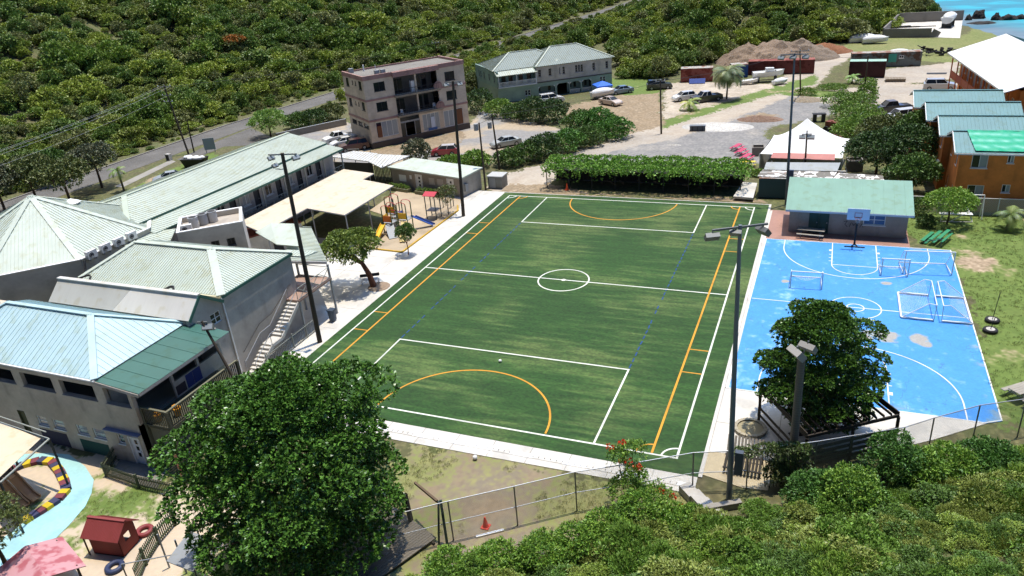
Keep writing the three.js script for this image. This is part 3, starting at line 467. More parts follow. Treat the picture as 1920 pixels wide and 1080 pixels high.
{
  const R = rng(92), spots = [];
  for (let z = -95; z > -330; z -= 2.1) for (let x = -75; x < 46; x += 2.1) {
    const px = x + 2 * R() - 1, pz = z + 2 * R() - 1, kk = R(), t = R(), sc = R(), ro = R(), k = R();
    const rd = px - roadX(pz); if (!(inPoly(px, pz, EASTWOOD) || (pz < -92 && rd < 34 && px < -20)) || rd < 4.6 || k < 0.12) continue; if (inPoly(px, pz, [[-35, -91], [-15, -107], [-25, -123], [-49, -106]]) || inPoly(px, pz, [[-43, -58], [-32, -78], [-41, -86], [-56, -68]])) continue;
    const dist = Math.hypot(px - 20, pz - 35), g = fbm(px / 14, pz / 14, 161, 3); if (dist > 190 && k > 190 / dist) continue;
    spots.push([px, pz, (0.45 + 0.75 * sc) * (g > 0.55 ? 1.25 : 0.95) * (px < -40 ? 0.7 : 1), ro * 6.28, Math.floor(kk * 3.99), Math.floor(g * 9 + t * 4), -0.1, 0.85 + 0.5 * t]);
  }
  scatter('coastal_forest', 'dense green woodland between the road, the gravel heaps and the sea', 'forest', forestProtos, spots, forestTints);
}
let PLAYPATH = [];
// ---------- school buildings (left of the field) ----------
const beige = wallM(0xc9bfb1), pale = wallM(0xd2cec6), greyW = wallM(0xbab4ad), roofBlue = roofM(0xb7d3d6), roofDeep = roofM(0x3d6b5f), roofGrey = mat(0xb4b3ab, 0.85, { map: tRoof }), roofGreyPale = mat(0xd0cdc4, 0.85, { map: tRoof });
const capG = (p, q, w = 0.32, h = 0.07) => beam([p[0], p[1] + 0.05, p[2]], [q[0], q[1] + 0.05, q[2]], w, h);
function acUnit(label, x, y, z, ry, w = 0.95, h = 0.75, d = 0.36, group = 'wall air conditioners in a row on the parapet') {
  const t = T('air_conditioner', label, 'air conditioner', x, y, z, ry, group);
  M('casing', bx(-w / 2, w / 2, 0.06, h, -d / 2, d / 2), mat(0xd5d4cf, 0.5), t); M('fan_grille', [new THREE.TorusGeometry(h * 0.3, 0.02, 6, 20).translate(-0.12, h * 0.52, d / 2 + 0.012), new THREE.TorusGeometry(h * 0.17, 0.015, 6, 16).translate(-0.12, h * 0.52, d / 2 + 0.012)], MT.grey, t);
  M('fan', new THREE.CylinderGeometry(h * 0.29, h * 0.29, 0.02, 20).rotateX(PI / 2).translate(-0.12, h * 0.52, d / 2 + 0.002), MT.dark, t);
  M('bracket', [bx(-w * 0.35, -w * 0.3, -0.12, 0.06, -d / 2, d / 2), bx(w * 0.3, w * 0.35, -0.12, 0.06, -d / 2, d / 2)], MT.grey, t); return t;
}
function condenser(label, x, y, z, m) {
  const t = T('condenser', label, 'air conditioner', x, y, z, 0.75, 'round condensers on the flat roof');
  M('casing', new THREE.CylinderGeometry(0.42, 0.42, 0.95, 12).translate(0, 0.5, 0), m, t); M('top_rim', new THREE.CylinderGeometry(0.46, 0.46, 0.06, 12).translate(0, 1.0, 0), MT.grey, t); M('fan_guard', new THREE.CylinderGeometry(0.33, 0.33, 0.02, 16).translate(0, 1.04, 0), MT.dark, t); return t;
}
{ // two-storey block with pale blue roof
  const t = T('classroom_block', 'two storey beige classroom block with pale blue hipped metal roof', 'building'), F = frame([-34, 9.65], [-16.3, 9.65]), S = frame([-16.3, 9.65], [-16.3, 2.2]);
  const up = [[1, 3.6, 4.5, 5.5], [4.35, 7.3, 4.5, 5.5], [8.06, 10.95, 4.45, 5.5], [11.64, 14.62, 4.45, 5.5], [15.43, 17.42, 4.45, 5.55]];
  const lw = [[7.95, 8.9], [9.43, 10.48], [11.6, 12.62], [13.1, 14.12]].map(([a, b]) => [a, b, 1.4, 2.13]);
  wall(t, F, -0.1, 5.95, [...up.slice(0, 4), ...lw, [6.2, 6.85, 0.02, 2.25]], beige, 0.25, 0, 15.05); wall(t, F, -0.1, 5.66, [up[4], [15.2, 15.75, 1.4, 2.1], [16.13, 17.06, 0.02, 2.12]], beige, 0.25, 15.05);
  for (const w of lw) win(t, F, ...w, { rows: 2, gm: MT.glassPale }); win(t, F, 15.2, 15.75, 1.4, 2.1, { rows: 2 });
  door(t, F, 16.13, 17.06, 0.02, 2.12, MT.white, 3); door(t, F, 6.2, 6.85, 0.02, 2.25, mat(0x4a4c32, 0.7));
  M('painted_panel', F.b(7.8, 10.34, 0.02, 1.1, 0.004, 0.014), mat(0x2f2b40, 0.8), t); M('painted_panel', F.b(11.5, 14.05, 0.02, 1.0, 0.004, 0.014), mat(0x15443f, 0.8), t); M('awning_rail', F.b(14.5, 17.45, 2.46, 2.52, 0.004, 0.3), mat(0x6e7896, 0.6), t);
  M('ledge', up.map(([a, b, c]) => F.b(a - 0.05, b + 0.05, c - 0.08, c - 0.004, 0.005, 0.09)), greyW, t);
  M('fascia', [bx(-34.5, -18.75, 5.8, 6.02, 9.66, 9.8), beam([-18.78, 5.9, 9.8], [-15.4, 5.55, 9.8], 0.06, 0.2), beam([-15.38, 5.6, 9.76], [-15.38, 5.6, 2.1], 0.06, 0.2)], greyW, t);
  M('upper_floor', bx(-33.8, -16.5, 3.1, 3.3, 2.3, 9.4), MT.concDark, t); M('wall', [bx(-33.9, -16.4, 0, 5.9, 2.1, 2.3), bx(-34, -33.8, 0, 5.9, 2.4, 9.3), bx(-18.9, -18.75, 3.3, 5.9, 2.4, 9.2)], beige, t);
  wall(t, S, -0.1, 3.2, [], mat(0xa6a28e, 0.9, { map: tWall }), 0.25); wall(t, S, 3.205, 4.35, [], beige, 0.15, 3.0, 7.4, 'parapet'); for (const u of [0.1, 3.0, 5.2, 7.2]) M('post', S.b(u, u + 0.18, u < 1 ? 3.3 : 4.355, 5.6, -0.2, -0.02), beige, t);
  M('mural', [S.b(4.0, 4.6, 3.35, 4.3, 0.004, 0.012), S.b(4.62, 5.3, 3.35, 4.3, 0.004, 0.012)], mat(0x27346e, 0.8), t); M('notice_board', [S.b(3.1, 3.9, 3.35, 4.0, 0.004, 0.014)], mat(0x3b2f33, 0.8), t);
  const e = 6.1, r = 8.15, x0 = -34.6, x1 = -18.8, z0 = 2.25, z1 = 9.78, rz = 6.0, rl = -30.6, rr = -22.6;
  slope(t, [[x0, e, z1], [x1, e, z1], [rr, r, rz], [rl, r, rz]], roofBlue, 0.42, 0.1, 0.045, 0.03); slope(t, [[x1, e, z1], [x1, e, z0], [rr, r, rz]], roofBlue, 0.42, 0.1, 0.045, 0.03); slope(t, [[x1, e, z0], [x0, e, z0], [rl, r, rz], [rr, r, rz]], roofBlue, 0.42); slope(t, [[x0, e, z0], [x0, e, z1], [rl, r, rz]], roofBlue, 0.42);
  M('ridge_cap', [capG([rl, r, rz], [rr, r, rz]), capG([rr, r, rz], [x1, e + 0.01, z1 - 0.02], 0.42), capG([rr, r, rz], [x1, e + 0.01, z0 + 0.02], 0.3), capG([rl, r, rz], [x0, e, z1], 0.4)], roofBlue, t);
  slope(t, [[x1 + 0.05, 6.03, z1], [-15.35, 5.72, z1], [-15.35, 5.72, 2.05], [x1 + 0.05, 6.03, 2.05]], roofDeep, 1.05, 0.08, 0.03, 0.02);
  M('gutter', beam([x0, e - 0.06, z1 + 0.06], [x1 + 0.02, e - 0.06, z1 + 0.06], 0.1, 0.09), MT.white, t);
  // far-left annex roof edge
  slope(t, [[-41, 6.6, 6.5], [-34.7, 6.6, 6.5], [-35.6, 7.6, 3.4], [-41, 7.6, 3.4]], MT.roofGreen, 0.4); M('wall', bx(-41, -35, 0, 6.4, 3.2, 6.2), beige, t);
}
{ // timber deck and stair on the end of the blue-roofed block
  const t = T('timber_deck', 'raised olive timber deck with railing beside the blue roofed block', 'deck'), m = mat(0x5a5a48, 0.85, { map: tWood }), top = mat(0x777660, 0.85, { map: tWood });
  for (let i = 0; i < 11; i++) M('plank', bx(-16.24 + i * 0.2, -16.06 + i * 0.2, 3.2, 3.26, 3.2, 9.5), m, t);
  for (const [x, z] of [[-14.1, 9.4], [-14.1, 6.4], [-14.1, 3.3], [-16.1, 9.4]]) M('post', bx(x - 0.09, x + 0.09, -0.1, 4.35, z - 0.09, z + 0.09), m, t);
  M('handrail', [bx(-16.15, -14.03, 4.355, 4.43, 9.33, 9.47), bx(-14.17, -14.03, 4.355, 4.43, 3.3, 9.32)], top, t);
  M('joist', [bx(-16.1, -14.05, 3.0, 3.195, 9.3, 9.42), bx(-14.2, -14.06, 3.0, 3.195, 3.3, 9.25), bx(-16.2, -16.08, 3.0, 3.195, 3.3, 9.25)], m, t);
  stuff(M('balusters', [...Array.from({ length: 14 }, (_, i) => bx(-16.0 + i * 0.14, -15.94 + i * 0.14, 3.3, 4.35, 9.38, 9.42)), ...Array.from({ length: 40 }, (_, i) => bx(-14.12, -14.08, 3.3, 4.35, 3.4 + i * 0.148, 3.46 + i * 0.148))], m, t));
  for (let i = 0; i < 12; i++) M('tread', bx(-13.95 + i * 0.28, -13.65 + i * 0.28, 2.98 - i * 0.25, 3.04 - i * 0.25, 3.3, 4.6), MT.grey, t); M('stringer', [beam([-14, 3.05, 3.25], [-10.7, 0.05, 3.25], 0.06, 0.28), beam([-14, 3.05, 4.65], [-10.7, 0.05, 4.65], 0.06, 0.28)], m, t);
  for (const [x, z, l] of [[-15.4, 9.05, 'yellow mop bucket at the corner of the timber deck'], [-14.7, 8.2, 'yellow mop bucket beside the deck railing, second from corner']]) { const b = T('mop_bucket', l, 'bucket', x, 3.26, z); M('pail', new THREE.CylinderGeometry(0.26, 0.2, 0.5, 10).translate(0, 0.3, 0), mat(0xd99a1c, 0.5), b); M('wringer', bx(-0.2, 0.2, 0.55, 0.72, -0.12, 0.12), mat(0xc98614, 0.5), b); }
}
{ // grey gabled link
  const t = T('link_building', 'grey roofed gabled building wedged between blue and pale green roofs', 'building'), x0 = -31.7, x1 = -18.1, F = frame([-18.3, 2.6], [-18.3, -0.75]);
  slope(t, [[x0, 6.45, 2.6], [-25.2, 6.45, 2.6], [-24.2, 7.75, 1.23], [x0, 7.75, 1.23]], roofGrey, 0); slope(t, [[-25.18, 6.45, 2.6], [x1, 6.45, 2.6], [x1, 7.75, 1.23], [-24.18, 7.75, 1.23]], roofGreyPale, 0); slope(t, [[x0, 7.75, 1.23], [x1, 7.75, 1.23], [x1, 6.4, -0.7], [x0, 6.4, -0.7]], roofGrey, 0);
  M('ridge_cap', capG([x0, 7.75, 1.23], [x1, 7.75, 1.23], 0.34), roofGreyPale, t); M('barge_board', [beam([x1 + 0.03, 6.38, 2.6], [x1 + 0.03, 7.68, 1.23], 0.06, 0.22), beam([x1 + 0.03, 7.68, 1.2], [x1 + 0.03, 6.34, -0.7], 0.06, 0.22)], MT.green, t);
  const s = new THREE.Shape([[0, 0], [3.3, 0], [3.3, 6.4], [1.37, 7.62], [0.05, 6.35]].map((q) => new THREE.Vector2(...q))); s.holes.push(new THREE.Path([[1.95, 5], [1.95, 5.85], [2.95, 5.85], [2.95, 5]].map((q) => new THREE.Vector2(...q))));
  M('wall', F.g(new THREE.ExtrudeGeometry(s, { depth: 0.2, bevelEnabled: false }).translate(0, 0, -0.2)), greyW, t); win(t, F, 1.95, 2.95, 5, 5.85, { cols: 2, rows: 2, sill: false });
  M('wall', bx(x0 + 0.1, -18.6, 0, 6.3, 2.35, 2.5), greyW, t);
}
{ // main hall with pale green hipped roof
  const t = T('assembly_hall', 'tall grey hall with pale green hipped roof and outside staircase', 'building'), e = 6.75, r = 8.4, x0 = -32.4, x1 = -18.2, z0 = -8.8, z1 = -0.72, rz = -4.75, rl = -30.0, rr = -22.25, F = frame([-18.3, -0.8], [-18.3, -8.7]);
  wall(t, F, -0.1, 6.62, [], greyW); M('wall', [bx(-32, -18.5, 0, 6.62, -1.0, -0.8), bx(-32, -18.5, 0, 6.62, -8.7, -8.5), bx(-32.2, -32, 0, 6.62, -8.7, -0.8)], wallM(0xaaa48e), t);
  slope(t, [[x0, e, z1], [x1, e, z1], [rr, r, rz], [rl, r, rz]], MT.roofGreen, 0.24, 0.08, 0.05, 0.045); slope(t, [[x1, e, z1], [x1, e, z0], [rr, r, rz]], MT.roofGreen, 0.24, 0.08, 0.05, 0.045); slope(t, [[x1, e, z0], [x0, e, z0], [rl, r, rz], [rr, r, rz]], MT.roofGreen, 0.24); slope(t, [[x0, e, z0], [x0, e, z1], [rl, r, rz]], MT.roofGreen, 0.24);
  M('ridge_cap', [capG([rl, r, rz], [rr, r, rz], 0.5), capG([rr, r, rz], [x1, e, z1], 0.62), capG([rr, r, rz], [x1, e, z0], 0.5), capG([rl, r, rz], [x0, e, z1], 0.5)], MT.roofGreen, t);
  M('barge_board', [beam([x1 + 0.04, e - 0.12, z1], [x1 + 0.04, e - 0.12, z0], 0.07, 0.2)], MT.green, t); M('gutter', beam([x0, e - 0.08, z1 + 0.08], [x1, e - 0.08, z1 + 0.08], 0.14, 0.12), mat(0xc3bd9a, 0.6), t); M('downpipe', bar([-18.22, 0, -0.72], [-18.22, 6.6, -0.72], 0.06, 8), MT.white, t);
  M('wall_handrail', [bar([-18.22, 1.75, -1.4], [-18.22, 3.0, -3.6], 0.03), bar([-18.22, 3.0, -3.6], [-18.22, 3.15, -5.1], 0.03), bar([-18.22, 3.15, -5.1], [-18.22, 4.4, -7.9], 0.03)], MT.dark, t);
}
{ // outside staircase
  const t = T('outside_staircase', 'concrete staircase with metal handrails climbing the hall wall', 'staircase'), xa = -18.1, xb = -17.15, st = (n, z0, y0, dz, dy) => { for (let i = 0; i < n; i++) M('tread', bx(xa, xb, y0 + i * dy - 0.09, y0 + i * dy, z0 - i * dz - dz * 1.05, z0 - i * dz), MT.concrete, t); };
  st(7, -1.2, 0.2, 0.29, 0.19); M('landing', bx(xa, xb, 1.38, 1.5, -4.5, -3.25), MT.concrete, t); st(9, -4.5, 1.69, 0.29, 0.187); M('landing', bx(-20.4, -17.0, 3.24, 3.4, -11.6, -7.1), mat(0xa98e80, 0.9, { map: tConc }), t);
  M('stringer', [beam([xb + 0.03, 0.1, -1.15], [xb + 0.03, 1.4, -3.3], 0.07, 0.3), beam([xb + 0.03, 1.42, -3.3], [xb + 0.03, 1.42, -4.5], 0.07, 0.26), beam([xb + 0.03, 1.45, -4.5], [xb + 0.03, 3.2, -7.15], 0.07, 0.3)], MT.concrete, t);
  const hr = [[-1.2, 1.1], [-3.3, 2.4], [-4.5, 2.45], [-7.15, 4.3]]; M('handrail', [xa + 0.04, xb].flatMap((x) => hr.slice(1).map((q, i) => bar([x, hr[i][1], hr[i][0]], [x, q[1], q[0]], 0.03))), MT.steel, t);
  M('baluster', hr.flatMap(([z, y]) => [xa + 0.04, xb].map((x) => bar([x, y - 1.0, z], [x, y, z], 0.025))), MT.steel, t);
  M('landing_rail', [[[-17.05, 4.4, -7.2], [-17.05, 4.4, -11.5]], [[-17.05, 3.5, -7.2], [-17.05, 3.5, -11.5]], [[-17.05, 4.4, -11.5], [-20.3, 4.4, -11.5]], [[-20.3, 4.4, -9.2], [-18.3, 4.4, -9.0]], [[-17.05, 3.4, -7.2], [-17.05, 4.4, -8.6]], [[-17.05, 4.4, -7.2], [-17.05, 3.4, -8.6]], [[-17.05, 3.4, -8.6], [-17.05, 4.4, -10]], [[-17.05, 4.4, -8.6], [-17.05, 3.4, -10]], [[-17.05, 3.4, -10], [-17.05, 4.4, -11.5]], [[-17.05, 4.4, -10], [-17.05, 3.4, -11.5]]].map(([a, b]) => bar(a, b, 0.03)), MT.rail, t);
  for (const [x, z] of [[-17.1, -7.2], [-17.1, -11.5], [-20.3, -11.5]]) M('post', bx(x - 0.07, x + 0.07, -0.05, z < -8 ? 4.65 : 3.24, z - 0.07, z + 0.07), MT.grey, t);
  // lean-to roofs over the landing
  slope(t, [[-17.4, 4.75, -11.9], [-20.9, 4.95, -10.9], [-25.2, 5.3, -17.2], [-23.3, 5.0, -18]].map((q) => q), MT.roofGreen, 0.3); M('fascia', beam([-17.4, 4.6, -11.85], [-20.9, 4.8, -10.85], 0.05, 0.22), MT.white, t);
  slope(t, [[-26.5, 5.85, -14.2], [-25.7, 6.3, -15.5], [-23.2, 6.3, -15.7], [-20.0, 5.85, -12.0], [-22.6, 5.75, -12.2]], MT.roofGreen, 0.3); slope(t, [[-20.2, 6.3, -8.9], [-17.1, 6.45, -8.9], [-17.1, 6.2, -10.6], [-20.2, 6.1, -10.6]], MT.roofGreen, 0.3);
}
{ // railings fence at the stair foot
  const t = T('railing_fence', 'grey upright bar fence at the foot of the staircase', 'fence'); const g = [];
  for (let z = -2.2; z > -8.6; z -= 0.19) g.push(bar([-17.0, 0, z], [-17.0, 1.25, z], 0.025, 5)); stuff(M('bars', g, MT.rail, t)); M('rail', [bar([-17.0, 1.1, -2.2], [-17.0, 1.1, -8.6], 0.03), bar([-17.0, 0.15, -2.2], [-17.0, 0.15, -8.6], 0.03)], MT.rail, t);
  for (const z of [-2.2, -5.4, -8.6]) M('post', bx(-17.05, -16.95, -0.05, 1.32, z - 0.05, z + 0.05), MT.rail, t);
}
{ // eight-sided hall
  const t = T('octagonal_hall', 'eight sided hall with pale green pyramid roof and white parapet', 'building'), cx = -45.2, cz = -7.75, e = 6.5, ap = 10.5, a = 8.95, R8 = a / Math.cos(PI / 8), c = (k, r, y) => { const w = PI / 8 + (k * PI) / 4; return [cx + r * Math.cos(w), y, cz + r * Math.sin(w)]; };
  for (let k = 0; k < 8; k++) {
    slope(t, [c(k, R8 - 0.25, e), c(k + 1, R8 - 0.25, e), [cx, ap, cz]], MT.roofGreen, 0.28, 0.08, 0.05, 0.045);
    const A = c(k + 1, R8, 0), B = c(k, R8, 0), F = frame([A[0], A[2]], [B[0], B[2]]); wall(t, F, -0.1, e + 0.12, [], MT.whiteWall, 0.22, 0.02, F.L - 0.02);
    M('parapet_cap', beam([A[0], e + 0.16, A[2]], [B[0], e + 0.16, B[2]], 0.3, 0.07), MT.white, t); M('hip_cap', capG(c(k, R8 - 0.3, e), [cx, ap, cz], 0.5), MT.roofGreen, t);
  }
  M('skylight', slab([[-50.6, 8.45, -3.2], [-49.3, 8.9, -4.9], [-48.6, 9.0, -4.4], [-49.9, 8.6, -2.6]], 0.2), MT.white, t); M('vent_cap', new THREE.ConeGeometry(0.8, 0.4, 8).translate(-43.6, 9.35, -10.2), MT.white, t);
}
['nearest the corner cable bundle', 'second from the corner cable bundle', 'third from the corner cable bundle', 'farthest from the corner cable bundle'].forEach((l, i) => acUnit('white wall air conditioner on octagonal hall parapet, ' + l, -36.05, 6.35, -5.0 - i * 1.42, PI / 2));
{ const t = T('cable_bundle', 'black cable bundle looping from the parapet along the hall gutter', 'cable'), P = [[-36.0, 6.5, -4.2], [-35.6, 5.6, -3.6], [-33, 6.4, -0.4], [-32, 6.95, 0.1], [-30.6, 7.3, -0.5], [-30.2, 6.95, 0.1], [-27, 6.75, -0.3], [-23.6, 6.8, -0.2], [-22.3, 7.2, -0.5], [-21.9, 6.8, 0.2]].map((q) => V(...q)); M('cable', new THREE.TubeGeometry(new THREE.CatmullRomCurve3(P), 60, 0.08, 6), MT.black, t); M('cable', new THREE.TubeGeometry(new THREE.CatmullRomCurve3(P.map((q, i) => V(q.x + 0.15, q.y + 0.1 * Math.sin(i * 2), q.z + 0.12))), 60, 0.05, 5), MT.black, t); }
{ // long two-storey classroom wing with veranda
  const t = T('long_classroom_wing', 'long two storey classroom wing with pale green roof and upper veranda', 'building'), A = [-35.6, -11.4], B = [-34.6, -40.6], F = frame(A, B), q = (u, y, o) => V(u, y, o).applyMatrix4(F.m).toArray(), L = F.L;
  slope(t, [q(0, 6.2, 0), q(L, 6.2, 0), q(L, 6.62, -2.4), q(0, 6.62, -2.4)], MT.roofGreen, 0.32, 0.08, 0.04, 0.04); slope(t, [q(-0.8, 6.85, -2.3), q(L, 6.85, -2.3), q(L, 7.95, -8.0), q(4, 7.95, -8.0)], MT.roofGreen, 0.32, 0.08, 0.04, 0.04); slope(t, [q(4, 7.95, -8.0), q(L, 7.95, -8.0), q(L, 6.5, -14), q(0, 6.5, -14)], MT.roofGreen, 0.32); slope(t, [q(-0.8, 6.85, -2.3), q(4, 7.95, -8), q(-1, 6.5, -14)], MT.roofGreen, 0.32);
  M('ridge_cap', [capG(q(4, 7.95, -8), q(L, 7.95, -8), 0.4), capG(q(4, 7.95, -8), q(-0.8, 6.85, -2.3), 0.5), capG(q(4, 7.95, -8), q(-1, 6.5, -14), 0.5)], roofM(0xbcc8b4), t); M('fascia', [beam(q(0, 6.08, 0.03), q(L, 6.08, 0.03), 0.05, 0.22), beam(q(-0.5, 6.72, -2.32), q(L, 6.72, -2.32), 0.05, 0.2)], MT.green, t);
  const holes = []; for (let u = 2; u < L - 2; u += 3.65) holes.push([u, u + 1.1, 4.1, 5.4], [u + 1.75, u + 2.65, 3.22, 5.3]);
  const G = frame([q(0, 0, -1.75)[0], q(0, 0, -1.75)[2]], [q(L, 0, -1.75)[0], q(L, 0, -1.75)[2]]); wall(t, G, -0.1, 6.45, holes, greyW); holes.forEach((h, i) => (i % 2 ? door(t, G, ...h, MT.dark) : win(t, G, ...h, { cols: 2, gm: i % 4 ? MT.glassPale : MT.glass })));
  M('wall', [beam(q(L - 0.1, 3.2, -1.95), q(L - 0.1, 3.2, -13.5), 0.2, 6.6), beam(q(0.1, 3.2, -1.95), q(0.1, 3.2, -13.5), 0.2, 6.6), beam(q(0, 3.2, -13.6), q(L, 3.2, -13.6), 0.2, 6.5)], greyW, t);
  M('veranda_floor', F.b(0, L, 3.0, 3.2, -1.76, -0.12), MT.concDark, t); const n = 8, pg = [], rg = [];
  for (let i = 0; i <= n; i++) { const u = 0.2 + ((L - 0.4) * i) / n; M('post', F.b(u - 0.06, u + 0.06, -0.1, 6.05, -0.3, -0.18), MT.rail, t); }
  for (let i = 0; i < n * 4; i++) { const a = 0.2 + ((L - 0.4) * i) / (n * 4), b = a + (L - 0.4) / (n * 4); rg.push(bar(q(a, 3.3, -0.24), q(b, 4.15, -0.24), 0.02, 4), bar(q(b, 3.3, -0.24), q(a, 4.15, -0.24), 0.02, 4), bar(q(b, 3.25, -0.24), q(b, 4.2, -0.24), 0.022, 4)); }
  M('handrail', [bar(q(0, 4.2, -0.24), q(L, 4.2, -0.24), 0.035), bar(q(0, 3.27, -0.24), q(L, 3.27, -0.24), 0.03)], MT.rail, t); stuff(M('cross_bracing', rg, MT.rail, t));
}
{ // flat-roofed block with condensers, turned 45 degrees
  const t = T('flat_roofed_block', 'flat roofed pale block with parapet and condensers beside the hall', 'building'), A = [-31.6, -10.2], B = [-27.4, -13.85], F = frame(A, B), L = F.L, D = 4.6;
  wall(t, F, -0.1, 6.9, [[2.55, 3.25, 4.9, 5.6], [3.9, 4.6, 4.9, 5.6], [1.2, 1.8, 4.9, 5.5]], pale); for (const u of [[2.55, 3.25], [3.9, 4.6]]) win(t, F, ...u, 4.9, 5.6, { cols: 2, fm: MT.dark }); win(t, F, 1.2, 1.8, 4.9, 5.5, { fm: MT.dark });
  M('wall', [F.b(0, 0.2, 0, 6.9, -D, -0.205), F.b(L - 0.2, L, 0, 6.9, -D, -0.205), F.b(0.205, L - 0.205, 0, 6.9, -D, -D + 0.2)], pale, t); M('flat_roof', F.b(0.205, L - 0.205, 6.25, 6.45, -D + 0.205, -0.205), mat(0xb9b0a4, 0.9, { map: tConc }), t);
  M('parapet_cap', [F.b(-0.04, L + 0.04, 6.904, 6.98, -0.24, 0.04), F.b(-0.04, 0.24, 6.904, 6.98, -D, -0.245), F.b(L - 0.24, L + 0.04, 6.904, 6.98, -D, -0.245), F.b(0.245, L - 0.245, 6.904, 6.98, -D - 0.04, -D + 0.24)], MT.white, t);
  const at = (u, o) => V(u, 0, o).applyMatrix4(F.m);
  [[1.35, -2.2, 'nearest the white box unit'], [2.15, -2.8, 'the middle one of three'], [2.95, -3.1, 'the one farthest from the box unit']].forEach(([u, o, l], i) => { const p = at(u, o); condenser('round grey condenser on flat roofed block, ' + l, p.x, 6.45, p.z, i % 2 ? mat(0x9a9c9c, 0.6) : mat(0xb4b3ae, 0.6)); });
  const p = at(0.75, -1.2); acUnit('white box air conditioner with rusty fan on the flat roof', p.x, 6.48, p.z, 0.7, 0.95, 0.7, 0.36, 'units on the flat roof');
  // pale green strip roofs between hall and block
  slope(t, [[-38.5, 6.15, -10.5], [-35.9, 6.15, -8.2], [-31.9, 6.1, -9.2], [-34.6, 6.15, -12.9]], MT.roofGreen, 0.3);
}
{ // cream shade canopy
  const t = T('shade_canopy', 'large cream flat shade canopy on posts over the playground edge', 'shade canopy'), y = 4.0, P = [[-34.0, -39.2], [-28.95, -38.0], [-28.95, -35.6], [-23.95, -34.0], [-24.0, -24.3], [-29.5, -25.5], [-29.7, -18.4], [-34.2, -20.4]];
  M('fabric', slab(P.map(([x, z], i) => [x, y, z]), 0.03), mat(0xd8cab2, 0.9, { map: tRoof }), t); const g = []; for (let i = 0; i < P.length; i++) { const a = P[i], b = P[(i + 1) % P.length]; g.push(beam([a[0], y - 0.07, a[1]], [b[0], y - 0.07, b[1]], 0.08, 0.1)); } M('edge_frame', g, MT.grey, t);
  for (const [x, z] of [[-24.2, -33.6], [-24.2, -29], [-24.2, -24.7], [-29.3, -37.6], [-29.4, -26], [-29.6, -19], [-33.8, -38.8], [-33.9, -30], [-34, -20.8]]) M('post', bar([x, -0.1, z], [x, 3.92, z], 0.07, 8), MT.grey, t);
  M('ceiling_beam', [bar([-24.2, 3.85, -29], [-33.9, 3.85, -29.5], 0.05), bar([-24.2, 3.85, -33.6], [-33.9, 3.85, -34.6], 0.05)], MT.grey, t);
}
{ const t = T('white_wall_house', 'low whitewashed wall with dark arched door below the shade canopy', 'building'), F = frame([-33.6, -17.6], [-29.9, -24.6]); wall(t, F, -0.1, 2.7, [[4.5, 5.5, 0.05, 2.1]], MT.whiteWall); door(t, F, 4.5, 5.5, 0.05, 2.1, MT.dark); M('flat_roof', F.b(0.1, F.L, 2.705, 2.85, -2.6, 0.1), MT.rust, t); M('wall', [F.b(0, 0.2, 0, 2.7, -2.5, -0.21), F.b(F.L - 0.2, F.L, 0, 2.7, -2.5, -0.21)], MT.whiteWall, t); }
{ // white sheet canopy
  const t = T('sheet_canopy', 'flat white metal sheet canopy behind the toilet block', 'canopy'); slope(t, [[-42, 3.0, -47.6], [-39.8, 3.15, -50.2], [-35.4, 3.1, -49.4], [-35.3, 2.9, -46.4]], mat(0xd4d4ce, 0.5, { map: tRoof }), 0.5); slope(t, [[-35.25, 2.9, -46.4], [-35.35, 3.05, -49.3], [-30.4, 3.0, -49.1], [-32.0, 2.7, -44.4]], mat(0xd4d4ce, 0.5, { map: tRoof }), 0.5);
  for (const [x, z] of [[-41.5, -47.8], [-35.3, -46.7], [-32, -44.8], [-30.8, -48.8], [-39.6, -49.9]]) M('post', bar([x, -0.1, z], [x, 2.85, z], 0.06, 7), MT.dark, t); stuff(M('slat_screen', Array.from({ length: 20 }, (_, i) => bx(-34.9 + i * 0.22, -34.78 + i * 0.22, 0, 2.3, -47.2, -47.14)), MT.woodDark, t)); M('sign', bx(-37.6, -36.3, 1.2, 2.1, -47.36, -47.3), MT.white, t); M('back_wall', bx(-41.5, -35.1, 0, 2.4, -47.25, -47.15), MT.dark, t);
}
